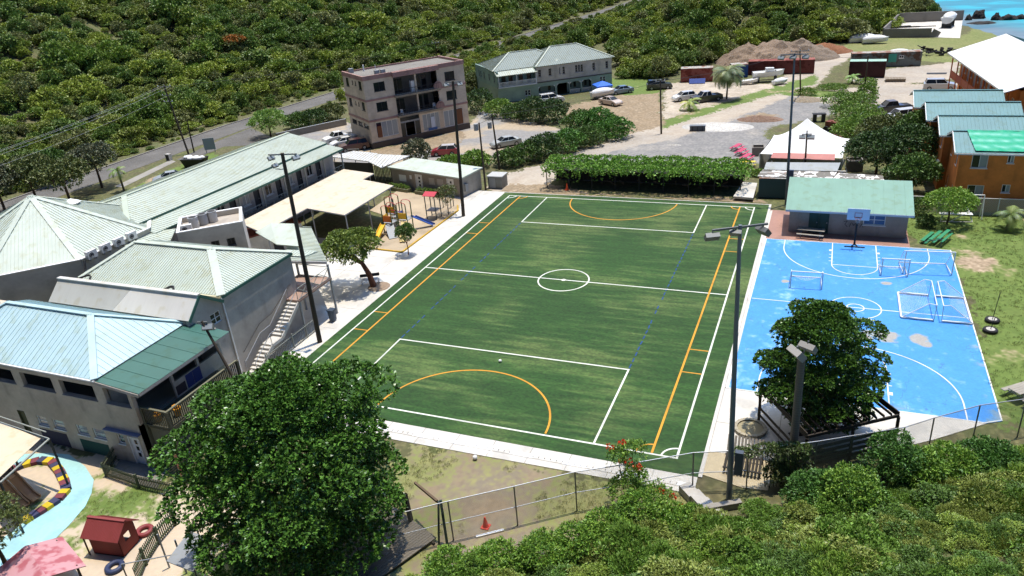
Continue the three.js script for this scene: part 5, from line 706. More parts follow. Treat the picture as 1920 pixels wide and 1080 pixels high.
// ---------- pink-banded apartment building ----------
{
  const t = T('pink_trimmed_building', 'three storey beige building with pink bands and dark open balconies', 'building'), nx = 0.804, nz = 0.594, A = [-44.6, -62.3], B = [-34.38, -76.13], D = 8.9, F = frame(A, B), Lf = frame([A[0] - nx * D, A[1] - nz * D], A), Rf = frame(B, [B[0] - nx * D, B[1] - nz * D]), L = F.L, bw = wallM(0xdccdb9), pk = mat(0xae8a83, 0.85, { map: tWall }), H = 10.35;
  const wn = [[1.58, 3.4, 8.5, 9.85], [1.56, 3.36, 5.5, 6.85], [13.65, 15.4, 8.2, 9.6], [13.6, 15.4, 5.2, 6.6]], bal = [[4.85, 12.3, 7.5, 10.15], [4.85, 12.3, 4.4, 7.0]], gr = [[0.98, 4.6, 1.5, 3.9], [5.07, 8.4, 0.9, 3.9], [8.9, 11.9, 1.1, 3.7], [12.7, 16.2, 1.0, 3.6]];
  wall(t, F, -0.3, H, [...wn, ...bal, ...gr], bw, 0.25); wn.forEach((w) => win(t, F, ...w, { cols: 2, fm: MT.dark }));
  const lw = []; for (const v of [8.9, 5.75]) lw.push([1.3, 2.5, v, v + 1.3], [4.0, 4.4, v + 0.5, v + 1.1], [5.3, 5.7, v + 0.5, v + 1.1], [6.8, 8.0, v, v + 1.3]); const gl = [[1.2, 3.2, 3.0, 3.7], [3.8, 5.8, 3.0, 3.7], [6.4, 8.3, 3.0, 3.7]];
  wall(t, Lf, -0.3, H, [...lw, ...gl], bw, 0.25, 0, D - 0.255); [...lw, ...gl].forEach((w) => win(t, Lf, ...w, { fm: MT.dark, cols: w[1] - w[0] > 0.6 ? 2 : 1 })); wall(t, Rf, -0.3, H, [], bw, 0.25, 0.255); M('wall', F.b(0.26, L - 0.26, 0, H, -D, -D + 0.2), bw, t);
  win(t, F, 0.98, 4.6, 1.5, 3.9, { cols: 4, curtain: [1, 2, 3], sill: false }); M('boarding', F.b(1.1, 1.85, 1.55, 3.3, 0.01, 0.04), mat(0x8a5a3c, 0.85, { map: tWood }), t); win(t, F, 8.9, 11.9, 1.1, 3.7, { cols: 4, curtain: [0, 1, 2, 3], sill: false }); M('poster', F.b(10.3, 11.0, 1.15, 3.1, 0.01, 0.03), mat(0xc4cdd8, 0.7), t); M('poster', F.b(9.7, 11.3, 1.0, 1.4, 0.035, 0.06), mat(0x3d5f96, 0.7), t); win(t, F, 12.7, 16.2, 1.0, 3.6, { cols: 4, curtain: [0, 1, 2], sill: false }); M('boarding', F.b(14.95, 16.1, 1.05, 3.5, 0.01, 0.04), mat(0x835a3e, 0.85, { map: tWood }), t);
  M('shop_door', [F.b(5.1, 5.8, 0.9, 3.0, -0.12, -0.06), F.b(7.55, 8.35, 0.9, 3.0, -0.12, -0.06), F.b(5.1, 8.35, 3.3, 3.85, -0.12, -0.06)], MT.glass, t); M('door_frame', [F.b(5.07, 8.4, 3.02, 3.28, -0.15, 0.01), F.b(5.82, 5.9, 0.9, 3.0, -0.15, 0.0), F.b(7.45, 7.53, 0.9, 3.0, -0.15, 0)], MT.grey, t);
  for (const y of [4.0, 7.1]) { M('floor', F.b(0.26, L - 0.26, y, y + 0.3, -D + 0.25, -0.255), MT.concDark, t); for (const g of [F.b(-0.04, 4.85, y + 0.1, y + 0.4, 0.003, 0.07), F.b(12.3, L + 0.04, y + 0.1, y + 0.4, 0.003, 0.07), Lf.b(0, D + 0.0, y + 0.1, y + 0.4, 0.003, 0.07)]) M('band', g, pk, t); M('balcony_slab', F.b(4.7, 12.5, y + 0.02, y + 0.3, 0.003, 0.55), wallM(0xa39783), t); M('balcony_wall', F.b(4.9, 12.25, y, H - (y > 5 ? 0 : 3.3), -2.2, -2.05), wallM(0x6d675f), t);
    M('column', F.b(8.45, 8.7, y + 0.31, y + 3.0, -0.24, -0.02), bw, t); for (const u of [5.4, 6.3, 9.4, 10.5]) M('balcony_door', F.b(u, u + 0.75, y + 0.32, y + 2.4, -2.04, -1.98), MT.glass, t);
    M('railing', [F.b(4.8, 12.4, y + 1.12, y + 1.18, 0.45, 0.5), ...Array.from({ length: 26 }, (_, i) => F.b(4.85 + i * 0.29, 4.88 + i * 0.29, y + 0.3, y + 1.12, 0.46, 0.49))], MT.dark, t); M('scroll_end', new THREE.CylinderGeometry(0.75, 0.75, 0.1, 18).rotateX(PI / 2).translate(12.1, y + 0.65, 0.42).applyMatrix4(F.m), pk, t); }
  M('parapet', [F.b(-0.06, L + 0.06, H, H + 0.65, -0.2, 0.08), Lf.b(-0.06, D - 0.22, H, H + 0.65, -0.2, 0.08), Rf.b(0.24, D, H, H + 0.65, -0.2, 0.08), F.b(0.2, L - 0.2, H, H + 0.55, -D - 0.08, -D + 0.12), F.b(4.7, 12.5, H - 0.15, H + 0.6, 0.083, 0.6)], pk, t); M('flat_roof', F.b(0.21, L - 0.21, H + 0.02, H + 0.3, -D + 0.13, -0.21), mat(0x86837d, 0.95, { map: tConc }), t); M('plinth', [F.b(-0.05, L + 0.05, -0.3, 0.9, 0.003, 0.12), Lf.b(0, D + 0.1, -0.3, 0.7, 0.003, 0.1)], mat(0x5c534d, 0.95, { map: tConc }), t);
  M('roof_tank', [[0.8, -7.5], [2.8, -1.6], [3.7, -1.4]].map(([u, o]) => F.b(u, u + 0.7, H + 0.31, H + 1.0, o - 0.6, o)), MT.grey, t); M('vent_pipe', [bar(V(3.2, H + 0.3, -7.6).applyMatrix4(F.m).toArray(), V(3.2, H + 1.3, -7.6).applyMatrix4(F.m).toArray(), 0.12), bar(V(5, H + 0.3, -7).applyMatrix4(F.m).toArray(), V(5, H + 1.1, -7).applyMatrix4(F.m).toArray(), 0.05)], MT.white, t);
  const chair = (u, y, o, m) => { const p = V(u, y, o).applyMatrix4(F.m), c = T('balcony_chair', u < 7 ? 'white plastic chair at the shopward end of the lower pink balcony' : 'white plastic chair beside the scroll end of the lower balcony', 'chair', p.x, y, p.z, 0.5); M('seat', bx(-0.22, 0.22, 0.4, 0.44, -0.22, 0.22), m, c); M('backrest', bx(-0.22, 0.22, 0.45, 0.85, -0.24, -0.2), m, c); for (const a of [-0.19, 0.19]) for (const b of [-0.19, 0.19]) M('leg', bx(a - 0.02, a + 0.02, 0, 0.4, b - 0.02, b + 0.02), m, c); };
  chair(5.5, 4.32, 0.1, MT.white); chair(11.2, 4.32, 0, MT.white);
  const fr = V(8.2, 7.42, -0.6).applyMatrix4(F.m), fg = T('balcony_fridge', 'white upright fridge on the upper balcony of the pink building', 'fridge', fr.x, 7.42, fr.z, 0.93); M('cabinet', bx(-0.35, 0.35, 0, 1.7, -0.3, 0.3), MT.white, fg); M('door', bx(-0.34, 0.34, 0.7, 1.69, 0.305, 0.34), MT.white, fg); M('handle', bx(0.25, 0.28, 0.8, 1.2, 0.345, 0.38), MT.grey, fg);
  const tk = V(-1, 0, -5.5).applyMatrix4(F.m), wt = T('water_tank', 'grey plastic water tank against the end wall of the pink building', 'water tank', tk.x, 0, tk.z); M('drum', new THREE.CylinderGeometry(0.6, 0.6, 1.5, 14).translate(0, 0.75, 0), MT.grey, wt); M('lid', new THREE.CylinderGeometry(0.3, 0.55, 0.15, 14).translate(0, 1.58, 0), MT.grey, wt);
}
// ---------- teal and cream house ----------
{
  const t = T('teal_house', 'long two storey cream and teal house with grey green hipped roof', 'building'), A = [-37, -95], B = [-18.9, -109], F = frame(A, B), L = F.L, D = 12.6, Lf = frame([A[0] - 9.0, A[1] - 10], A), cr = wallM(0xd6cfc2), tl = wallM(0xa6bfb2), q = (u, y, o) => V(u, y, o).applyMatrix4(F.m).toArray();
  const w2 = [[8.0, 8.6], [10.05, 10.65], [12.85, 13.35], [15.4, 15.9], [16.0, 16.4], [16.5, 17.0], [18.9, 19.45], [21.6, 22.15]].map(([a, b]) => [a, b, 3.85, 5.2]), w2b = [12.2, 12.4, 3.95, 5.15];
  wall(t, F, 2.95, 5.8, [...w2, w2b], cr, 0.25, 7.6, L); [...w2, w2b].forEach((w) => win(t, F, ...w, { rows: 3, fm: MT.grey, sill: w[0] !== 16 }));
  const w1 = [[5.2, 5.7, 0.75, 1.8], [5.8, 6.3, 0.75, 1.8], [20.4, 20.9, 1.4, 2.45], [21.0, 21.5, 1.4, 2.45]], op = [[7.9, 11.2, 0.1, 2.05], [11.6, 14.1, 0.02, 2.2], [14.25, 16.4, 0.1, 2.2], [16.7, 18.6, 0.1, 2.25]];
  wall(t, F, -0.2, 2.75, [...w1, ...op], tl, 0.25); w1.forEach((w) => win(t, F, ...w, { rows: 2, fm: MT.white })); M('band', F.b(-0.05, L + 0.05, 2.76, 2.94, -0.2, 0.08), mat(0x5d5a52, 0.85), t); M('inner_wall', [F.b(7.6, 11.5, 0, 2.7, -1.7, -1.6), F.b(14.15, 18.8, 0, 2.7, -1.7, -1.6)], wallM(0x8fa79c), t);
  op.filter((_, i) => i !== 1).forEach(([a, b]) => { M('railing', [F.b(a, b, 0.72, 0.8, -0.12, -0.05), ...Array.from({ length: Math.floor((b - a) / 0.22) }, (_, i) => F.b(a + 0.05 + i * 0.22, a + 0.15 + i * 0.22, 0.12, 0.72, -0.1, -0.06))], MT.white, t); for (const s of [a + 0.3, b - 0.9]) M('porch_window', F.b(s, s + 0.5, 0.9, 2.0, -1.595, -1.55), MT.glass, t); });
  M('arch_spandrel', op.flatMap(([a, b, , d]) => [[a, 1], [b, -1]].map(([u, s]) => { const sh = new THREE.Shape([[0, 0], [s * 0.45, 0], [s * 0.2, -0.12], [s * 0.06, -0.3], [0, -0.5]].map((p) => new THREE.Vector2(...p))); return F.g(new THREE.ExtrudeGeometry(sh, { depth: 0.1, bevelEnabled: false }).translate(u, d - 0.002, -0.11)); })), MT.white, t);
  // left wing, set back behind the balcony
  wall(t, Lf, -0.2, 2.75, [[7.6, 8.3, 0.2, 2.0]], wallM(0x9fb3a2), 0.25); win(t, Lf, 7.6, 8.3, 0.2, 2.0, { cols: 2 }); const ll = [[2.0, 2.6], [3.2, 3.8], [5.2, 5.8], [8.3, 8.9], [11.3, 11.9]].map(([a, b]) => [a, b, 3.6, 4.85]); wall(t, Lf, 2.75, 5.75, ll, wallM(0x93aea6), 0.25); ll.forEach((w) => win(t, Lf, ...w, { rows: 3, fm: MT.grey }));
  M('balcony_back_wall', F.b(0.3, 7.55, 2.95, 5.75, -1.65, -1.5), wallM(0x93aea6), t); M('balcony_floor', F.b(0.05, 7.58, 2.76, 2.94, -1.49, 0.5), MT.white, t); for (const u of [0.12, 3.6, 7.4]) M('post', F.b(u, u + 0.14, 2.95, 5.05, 0.3, 0.44), MT.white, t); M('railing', [F.b(0.1, 7.5, 3.75, 3.83, 0.35, 0.43), ...Array.from({ length: 32 }, (_, i) => F.b(0.2 + i * 0.23, 0.3 + i * 0.23, 2.95, 3.75, 0.36, 0.41))], MT.white, t); for (const u of [1.2, 2.6, 4.6, 6.2]) M('balcony_door', F.b(u, u + 0.8, 2.96, 5.0, -1.495, -1.45), MT.glass, t);
  const rf = roofM(0x838f85), rp = roofM(0xbcc4b4); slope(t, [q(-0.2, 5.05, 0.75), q(7.7, 5.05, 0.75), q(7.7, 5.7, -1.4), q(-0.2, 5.7, -1.4)], rp, 0.4);
  const hip = (u0, u1, o0, o1, e, r, d) => { const mo = (o0 + o1) / 2, a = q(u0, e, o0), b = q(u1, e, o0), c = q(u1, e, o1), dd = q(u0, e, o1), r0 = q(u0 + d, r, mo), r1 = q(u1 - d, r, mo); slope(t, [a, b, r1, r0], rf, 0.4); slope(t, [b, c, r1], rf, 0.4); slope(t, [c, dd, r0, r1], rf, 0.4); slope(t, [dd, a, r0], rf, 0.4); M('ridge_cap', [capG(r0, r1), capG(r0, a), capG(r1, b), capG(r0, dd), capG(r1, c)], rp, t); };
  hip(7.5, L + 0.4, 0.4, -D - 0.4, 5.85, 8.3, 5.2); hip(-0.5, 15, -1.1, -D - 0.2, 5.75, 8.0, 5.0); M('wall', [F.b(L - 0.25, L, 0, 5.8, -D, -0.26), F.b(0, L, 0, 5.8, -D, -D + 0.2), F.b(7.4, 7.6, 2.95, 5.8, -1.6, -0.26)], tl, t); M('roof_vent', new THREE.ConeGeometry(0.6, 0.7, 4).translate(...q(12.2, 6.5, -1.2)), rp, t);
}
{ const p = [-18.69,-101.4], t = T('blue_gazebo', 'blue pop-up gazebo over a covered boat beside the teal house', 'gazebo', p[0], 0, p[1], 0.6); const m = mat(0x1f62c8, 0.7), c = [[-1.5, -1.5], [1.5, -1.5], [1.5, 1.5], [-1.5, 1.5]]; for (let i = 0; i < 4; i++) { const a = c[i], b = c[(i + 1) % 4]; M('canopy_panel', slab([[a[0], 2.1, a[1]], [b[0], 2.1, b[1]], [0, 2.8, 0]], 0.02), m, t); M('valance', beam([a[0], 1.98, a[1]], [b[0], 1.98, b[1]], 0.02, 0.24), m, t); M('leg', bar([a[0] * 0.97, 0, a[1] * 0.97], [a[0] * 0.97, 2.1, a[1] * 0.97], 0.03), MT.steel, t); } }
function boat(label, x, z, ry, L, W, y, o = {}) {
  const t = T(o.name ?? 'white_boat', label, 'boat', x, 0, z, ry, 'boats in the yards'), hull = [], N = 12, rows = []; for (let i = 0; i <= N; i++) { const s = i / N, w = (W / 2) * (s < 0.55 ? 1 : Math.sqrt(Math.max(0, 1 - ((s - 0.55) / 0.45) ** 2))), yy = y + 0.05 + 0.35 * s * s; rows.push([[-L / 2 + s * L, yy + L * 0.16, -w], [-L / 2 + s * L * 0.97, yy + 0.02, -w * 0.6], [-L / 2 + s * L * 0.94, yy - 0.18, 0], [-L / 2 + s * L * 0.97, yy + 0.02, w * 0.6], [-L / 2 + s * L, yy + L * 0.16, w]]); }
  const tri = (a, b, c) => hull.push(...a, ...b, ...c); for (let i = 0; i < N; i++) for (let k = 0; k < 4; k++) { const a = rows[i][k], b = rows[i + 1][k], c = rows[i + 1][k + 1], d = rows[i][k + 1]; tri(a, c, b); tri(a, d, c); } for (let k = 0; k < 3; k++) tri(rows[0][0], rows[0][k + 1], rows[0][k + 2]);
  const g = new THREE.BufferGeometry(); g.setAttribute('position', new THREE.Float32BufferAttribute(hull, 3)); g.computeVertexNormals(); const hm = mat(0xd9dad8, 0.4, { side: THREE.DoubleSide }); M('hull', g, hm, t);
  const deck = []; for (let i = 0; i < N; i++) { const a = rows[i][0], b = rows[i + 1][0], c = rows[i + 1][4], d = rows[i][4], dn = (p) => [p[0], p[1] - 0.1, p[2] * 0.94]; deck.push(...dn(a), ...dn(c), ...dn(b), ...dn(a), ...dn(d), ...dn(c)); } const dg = new THREE.BufferGeometry(); dg.setAttribute('position', new THREE.Float32BufferAttribute(deck, 3)); dg.computeVertexNormals(); M('deck', dg, mat(0xc9c9c4, 0.6, { side: THREE.DoubleSide }), t);
  if (o.cabin) { M('cabin', slab([[-L * 0.1, y + L * 0.16 + 0.75, -W * 0.25], [L * 0.16, y + L * 0.16 + 0.7, -W * 0.22], [L * 0.16, y + L * 0.16 + 0.7, W * 0.22], [-L * 0.1, y + L * 0.16 + 0.75, W * 0.25]], 0.6), hm, t); M('windscreen', slab([[L * 0.17, y + L * 0.16 + 0.65, -W * 0.2], [L * 0.24, y + L * 0.17 + 0.1, -W * 0.22], [L * 0.24, y + L * 0.17 + 0.1, W * 0.22], [L * 0.17, y + L * 0.16 + 0.65, W * 0.2]], 0.03), MT.glass, t); }
  if (o.cover) M('cover', new THREE.SphereGeometry(1, 20, 12).scale(L * 0.48, W * 0.38, W * 0.5).translate(-L * 0.02, y + L * 0.16, 0), mat(0xcfd0ce, 0.7), t);
  if (y > 0.3) M('cradle', [bx(-L * 0.35, -L * 0.3, 0, y + 0.1, -W * 0.4, W * 0.4), bx(L * 0.2, L * 0.25, 0, y + 0.2, -W * 0.35, W * 0.35), bx(-L * 0.35, L * 0.45, 0.3, 0.4, -0.1, 0.1)], MT.dark, t); return t;
}
{ const p = [-18.06,-99.51]; boat('grey tarpaulin covered boat under the blue gazebo', p[0], p[1], 0.6, 4.6, 1.9, 0.45, { name: 'covered_boat', cover: true }); }
// ---------- shrubs, trees near the far buildings ----------
const HEDGE = [ // px, py of the foot; radius, height, tint
  [900, 210, 2.6, 3.6, 'dark', 'beside the pink trimmed building'], [935, 219, 2.2, 2.6, 'light', 'below the teal house balcony'], [968, 224, 2.2, 2.4, 'mid', 'second along the teal house hedge'], [1003, 228, 2.4, 3.6, 'dark', 'tallest below the teal house'], [1038, 228, 2.5, 3.2, 'dark', 'at the lane end of the teal house hedge'],
  [1088, 246, 2.5, 2.8, 'mid', 'on the lane bend, nearest the teal house'], [1118, 250, 2.7, 3.3, 'glossy', 'bright and tall on the lane bend'], [1150, 258, 2.6, 2.6, 'glossy', 'low and bright at the dirt track corner'], [1100, 272, 2.3, 2.3, 'mid', 'between lane and dirt track, middle'], [1062, 283, 2.4, 2.6, 'glossy', 'between lane and dirt track, lower'],
  [1020, 297, 2.1, 3.0, 'dark', 'behind the utility kiosk'], [990, 303, 1.8, 2.4, 'mid', 'beside the grey sedan'], [955, 311, 1.8, 2.0, 'mid', 'around the thin utility pole'], [890, 312, 2.0, 1.8, 'light', 'above the toilet block roof'], [845, 318, 1.9, 1.6, 'light', 'in front of the red hatchback'], [783, 308, 1.8, 3.2, 'grey', 'greyish and sparse behind the sheet canopy'],
  [560, 240, 2.2, 2.4, 'mid', 'beside the side road, behind the long wing'], [590, 236, 2.4, 2.6, 'dark', 'below the wall left of the pink building'], [625, 225, 2.2, 2.6, 'olive', 'touching the pink building end wall'], [890, 172, 2.4, 3.4, 'olive', 'between pink building and teal house'],
];
HEDGE.forEach(([u, v, r, h, c, l], i) => { const p = HP[i]; shrub('roadside_shrub', ({ dark: 'dark green', light: 'light green', mid: 'leafy', glossy: 'glossy green', grey: 'grey green', olive: 'olive green' })[c] + ' shrub ' + l, p, r * 1.12, h, r * 1.05, i + 40, GREENS[c], 'shrubs along the lane', { n: Math.round(520 * r), L: 0.3, W: 0.15 }); });
tree('roadside_tree', 'bright green feathery tree at the road junction', 'tree', [-69.31,-68.37], { h: 4.8, r: 2.9, ry: 2.2, th: 1.6, tr: 0.14, n: 1700, L: 0.34, W: 0.13, cols: [0x86a64a, 0x7b9d42, 0x94b257, 0x6b8f3a], seed: 11, nl: 11, rag: 0.7, group: 'trees beside the road' });
[[192, 352, 6.6, 3.1, 'grey', 'grey green tree nearest the small palm'], [133, 382, 6.4, 3.4, 'olive', 'olive tree with visible trunk behind the octagonal roof'], [72, 385, 7.2, 3.6, 'olive', 'broad olive tree behind the octagonal roof'], [12, 402, 6.8, 3.4, 'grey', 'grey green tree at the picture edge above the octagonal roof'], [100, 345, 5.2, 2.8, 'mid', 'darker round tree beside the road bend']].forEach(([u, v, h, r, c, l], i) => tree('roadside_tree', l, 'tree', LT[i], { h, r, ry: r * 0.72, th: h * 0.5, tr: 0.18, n: 1600, L: 0.36, W: 0.2, cols: GREENS[c], seed: 20 + i, nl: 11, rag: 0.6, group: 'trees beside the road' }));
palm('roadside_palm', 'small palm on the grass by the road', [-70.9,-37.82], 3.0, 1.6, 10, 31);
palm('coconut_palm', 'tall coconut palm in the sandy yard by the containers', [4.09,-98.32], 4.4, 3.6, 26, 33, [0x67793c, 0x5a6e36, 0x848c50, 0x4f6330]); palm('yellow_palm', 'small yellowish palm on the grass verge', [-0.81,-90.07], 1.1, 2.3, 12, 35, [0x9aa845, 0xb0b050, 0x7f9a3c]); palm('young_palm', 'young palm on bare soil beside the lattice fence', [36.65,-41.22], 1.5, 1.7, 12, 37, [0x6a8038, 0x5b7434, 0x7d8c44]); palm('banana_plant', 'small broad leaved palm in front of the dark red container', [23.86,-111.41], 1.0, 1.6, 9, 39, [0x7ca044, 0x8cab50]);
// ---------- containers, heaps, yard ----------
function container(label, a, b, w, h, m, topM, o = {}) {
  const t = T('shipping_container', label, 'container', 0, 0, 0, 0, 'shipping containers'), F = frame(a, b), L = F.L, rg = []; M('body', F.b(0.03, L - 0.03, 0.1, h - 0.06, -w + 0.03, -0.03), m, t); for (let u = 0.2; u < L - 0.15; u += 0.28) rg.push(F.b(u, u + 0.13, 0.2, h - 0.12, -0.031, 0.0)); stuff(M('corrugation', rg, m, t));
  M('roof', F.b(0, L, h - 0.058, h, -w, 0.005), topM, t); M('corner_post', [0, L - 0.1].flatMap((u) => [F.b(u, u + 0.1, 0, h - 0.06, -0.1, 0.006)]), m, t); M('door_bar', [0.5, 0.9, 1.4, 1.8].map((k) => F.b(L - 0.028, L + 0.02, 0.2, h - 0.2, -w * k / 2.4 - 0.03, -w * k / 2.4)), MT.steel, t);
  if (o.window) win(t, { ...F, b: (u0, u1, v0, v1, o0, o1) => F.b(u0, u1, v0, v1, o0 + 0.12, o1 + 0.12) }, ...o.window, { cols: 2 }); if (o.patch) M('painted_panel', F.b(...o.patch, 0.004, 0.012), o.pm, t); return t;
}
const cRed = mat(0x7c3a33, 0.75, { map: tRust }), cPink = mat(0xa0584b, 0.75, { map: tRust }), cGrey = mat(0x7f8a86, 0.75, { map: tRust }), cDark = mat(0x4a1f1f, 0.75, { map: tRust }), cTop = mat(0xb9b4a8, 0.7, { map: tRust });
container('faded red container with pale top behind the tall palm', [-6.52,-113.57], [-0.56,-114.3], 2.4, 2.6, cPink, cTop); container('blue container peeking out behind the tall palm', [2.62,-117.34], [5.5,-118.23], 2.4, 2.5, mat(0x234f8c, 0.7), cTop); container('long rusty red container below the gravel heaps', [5.27,-120.47], [17.3,-121.19], 2.4, 2.6, cRed, mat(0xa65a48, 0.7, { map: tRust })); container('dark maroon container with pale green top on the sandy yard', [23.26,-116.45], [29.21,-116.04], 2.4, 2.9, cDark, mat(0x8fb09f, 0.7)); container('long grey green container with red streaks and small window', [23.74,-126.26], [35.78,-127.32], 2.4, 2.7, cGrey, cTop, { window: [8.2, 9.0, 1.6, 2.1], patch: [6.4, 7.8, 0.9, 2.4], pm: mat(0x3f9c86, 0.7) });
one('blue_tarp', 'folded blue tarpaulin leaning against the faded red container', 'tarpaulin', [slab([[[-4.59,-111.89][0], 0.1, [-4.59,-111.89][1]], [[-1.65,-112.26][0], 0.1, [-1.65,-112.26][1]], [[-1.73,-112.78][0], 0.9, [-1.73,-112.78][1] - 0.2], [[-4.68,-112.42][0], 0.9, [-4.68,-112.42][1] - 0.2]], 0.05)], mat(0x1f3f86, 0.7));
{ const a = [9.6,-113.71], b = [6.52,-111.33], c = [11.95,-111.05], d = [26.3,-158.85], e = [28.86,-159.95]; boat('white open boat on a cradle below the rusty red container', a[0], a[1] , 0.25, 5.6, 2.1, 0.9, { cabin: true }); boat('small white dinghy beside the larger boat on its cradle', b[0], b[1], 0.3, 3.2, 1.4, 0.2); boat('upturned white tender in the grass by the wire fence', c[0], c[1], 0.7, 3.0, 1.4, 0.15, { name: 'upturned_tender', cover: true }); boat('shrink wrapped white boat outside the walled yard, beside the woods', d[0], d[1], 0.2, 6, 2.3, 0.2, { name: 'wrapped_boat', cover: true }); boat('shrink wrapped white boat outside the walled yard, nearer the wall', e[0], e[1] + 3, 0.1, 5.4, 2.2, 0.2, { name: 'wrapped_boat', cover: true }); const f = [45.62,-180.93]; boat('white covered boat on a trailer inside the walled yard', f[0], f[1], 1.3, 7.5, 2.7, 1.2, { name: 'wrapped_boat', cover: true }); const k = [32.32,-133.68]; boat('small white boat hull standing behind the grey green container', k[0], k[1], 0.2, 4.5, 1.8, 0.9, { cover: true, name: 'covered_boat' }); }
function heap(name, label, [x, z], rx, rz, h, hex, seed) { const g = new THREE.PlaneGeometry(2, 2, 40, 40).rotateX(-PI / 2), p = g.attributes.position; for (let i = 0; i < p.count; i++) { const a = p.getX(i), b = p.getZ(i), d = Math.hypot(a, b); let y = h * Math.pow(Math.max(0, 1 - d), 0.8) + (fbm(a * 6 + seed, b * 6, seed, 3) - 0.5) * h * 0.35 * smooth(1, 0.7, d) - 0.06; if (d > 1) y = -0.2; p.setXYZ(i, x + a * rx, y, z + b * rz); } g.computeVertexNormals(); return one(name, label, 'heap', g, mat(hex, 1, { map: tAsph, bumpMap: bCoarse, bumpScale: 0.1 }), 'heaps of loose material'); }
heap('gravel_heap', 'big brown gravel heap above the rusty red container', [8.98,-136.65], 8.5, 6.5, 4.7, 0xb09a85, 3); heap('gravel_heap', 'brown gravel heap beside the big heap, toward the palm', [3.62,-135.98], 7, 5.5, 3.8, 0xab957f, 5); heap('gravel_heap', 'low grey brown gravel heap behind the utility pole', [13.89,-140.05], 8, 6, 3.8, 0xa59482, 7); heap('soil_heap', 'low orange soil heap near the dirt track', [18.47,-147.15], 6, 4.5, 2.0, 0xa5714e, 9); heap('soil_heap', 'flat reddish soil heap on the gravel lot', [10.95,-83.69], 3.6, 2.0, 0.7, 0xa08370, 11); heap('sand_heap', 'low pale sand heap at the lot edge', [16.97,-97.34], 2.8, 2.0, 0.7, 0xb4a690, 13); heap('sand_heap', 'wide flat white sand heap beside the grey crate', [5.32,-78.74], 5.6, 3.0, 0.6, 0xf2f0ea, 15); heap('sand_heap', 'small spill of white sand on the gravel lot', [1,-68.1], 1.4, 0.8, 0.15, 0xd6d3cc, 17);
{ const t = T('storage_crate', 'grey plastic crate beside the white sand heap', 'crate', ...(([x, z]) => [x, 0, z])([2.81,-76.35]), 0.1); M('box', bx(-1.1, 1.1, 0.05, 0.75, -0.4, 0.4), mat(0x4f5357, 0.7), t); M('lid', bx(-1.15, 1.15, 0.75, 0.82, -0.45, 0.45), mat(0x666b70, 0.6), t); M('rib', [-0.7, 0, 0.7].map((x) => bx(x - 0.05, x + 0.05, 0.05, 0.75, 0.4, 0.44)), MT.dark, t); stuff(t.children[2]); }
{ // walled boat yard
  const t = T('walled_yard', 'concrete walled boat yard near the sea', 'yard wall'), a = [30.7,-165.44], b = [40.47,-164.05], c = [35.12,-191.36], d = [49.9,-191.98], e = [45.95,-161.14]; const w = (p, q, h) => beam([p[0], h / 2, p[1]], [q[0], h / 2, q[1]], 0.35, h); M('wall', w(a, b, 2.0), MT.concDark, t); M('wall', w([a[0], a[1] - 0.4], c, 2.2), MT.concDark, t); M('wall', w([c[0] + 0.3, c[1]], d, 2.4), MT.concDark, t); M('slab', sheet([a, b, e, d, c], 0.05), MT.concrete, t);
  M('swept_wall_end', beam([b[0], 1, b[1]], [b[0] + 1.5, 0.2, b[1] - 0.2], 0.34, 1.9), MT.concDark, t);
  const p = [35.27,-178], tr = T('boat_trailer', 'empty black boat trailer with three axles in the walled yard', 'trailer', p[0], 0, p[1], 0.1); M('frame', [beam([-5, 0.6, -0.8], [4, 0.6, -0.5], 0.15), beam([-5, 0.6, 0.8], [4, 0.6, 0.5], 0.15), beam([4, 0.6, 0], [7.5, 0.55, 0], 0.18), beam([4, 0.6, -0.5], [4, 0.6, 0.5], 0.15), beam([-4.6, 0.6, -0.8], [-4.6, 0.6, 0.8], 0.15)], MT.black, tr); for (const x of [-4.2, -3.2, -2.2]) for (const z of [-1, 1]) M('wheel', bar([x, 0.42, z - 0.12], [x, 0.42, z + 0.12], 0.42, 14), MT.rubber, tr); M('bunk', [bx(-5, 2, 0.75, 0.9, -0.5, -0.35), bx(-5, 2, 0.75, 0.9, 0.35, 0.5)], MT.dark, tr);
}
{ const p = [38.96,-139.78], R = rng(8), g = []; for (let i = 0; i < 34; i++) { const x = p[0] + (R() - 0.5) * 8, z = p[1] + (R() - 0.5) * 3, y = 0.2 + R() * 1.3; g.push(beam([x, y, z], [x + (R() - 0.5) * 3, y + (R() - 0.5) * 0.8, z + (R() - 0.5) * 1.5], 0.15 + 0.35 * R(), 0.1 + 0.3 * R())); } stuff(one('scrap_pile', 'tangled black scrap metal pile beside the long container', 'scrap', g, mat(0x2a2624, 0.7, { map: tRust }))); const q = [37.84,-119.49]; one('ground_mat', 'dark flat rubber mat on the sandy yard', 'mat', slab([[q[0] - 1.6, 0.08, q[1] - 0.6], [q[0] + 1.6, 0.08, q[1] - 0.6], [q[0] + 1.4, 0.08, q[1] + 0.7], [q[0] - 1.7, 0.08, q[1] + 0.6]], 0.05), MT.dark); const s = [30.77,-112.96]; one('pallet_stack', 'weathered flat timber deck beside the maroon container', 'pallet', [...Array.from({ length: 7 }, (_, i) => bx(s[0] - 1.6 + i * 0.47, s[0] - 1.18 + i * 0.47, 0.45, 0.52, s[1] - 1, s[1] + 1)), bx(s[0] - 1.5, s[0] + 1.6, 0, 0.44, s[1] + 0.6, s[1] + 0.75), bx(s[0] - 1.5, s[0] + 1.6, 0, 0.44, s[1] - 0.75, s[1] - 0.6)], mat(0x9a8f80, 0.9, { map: tWood })); }
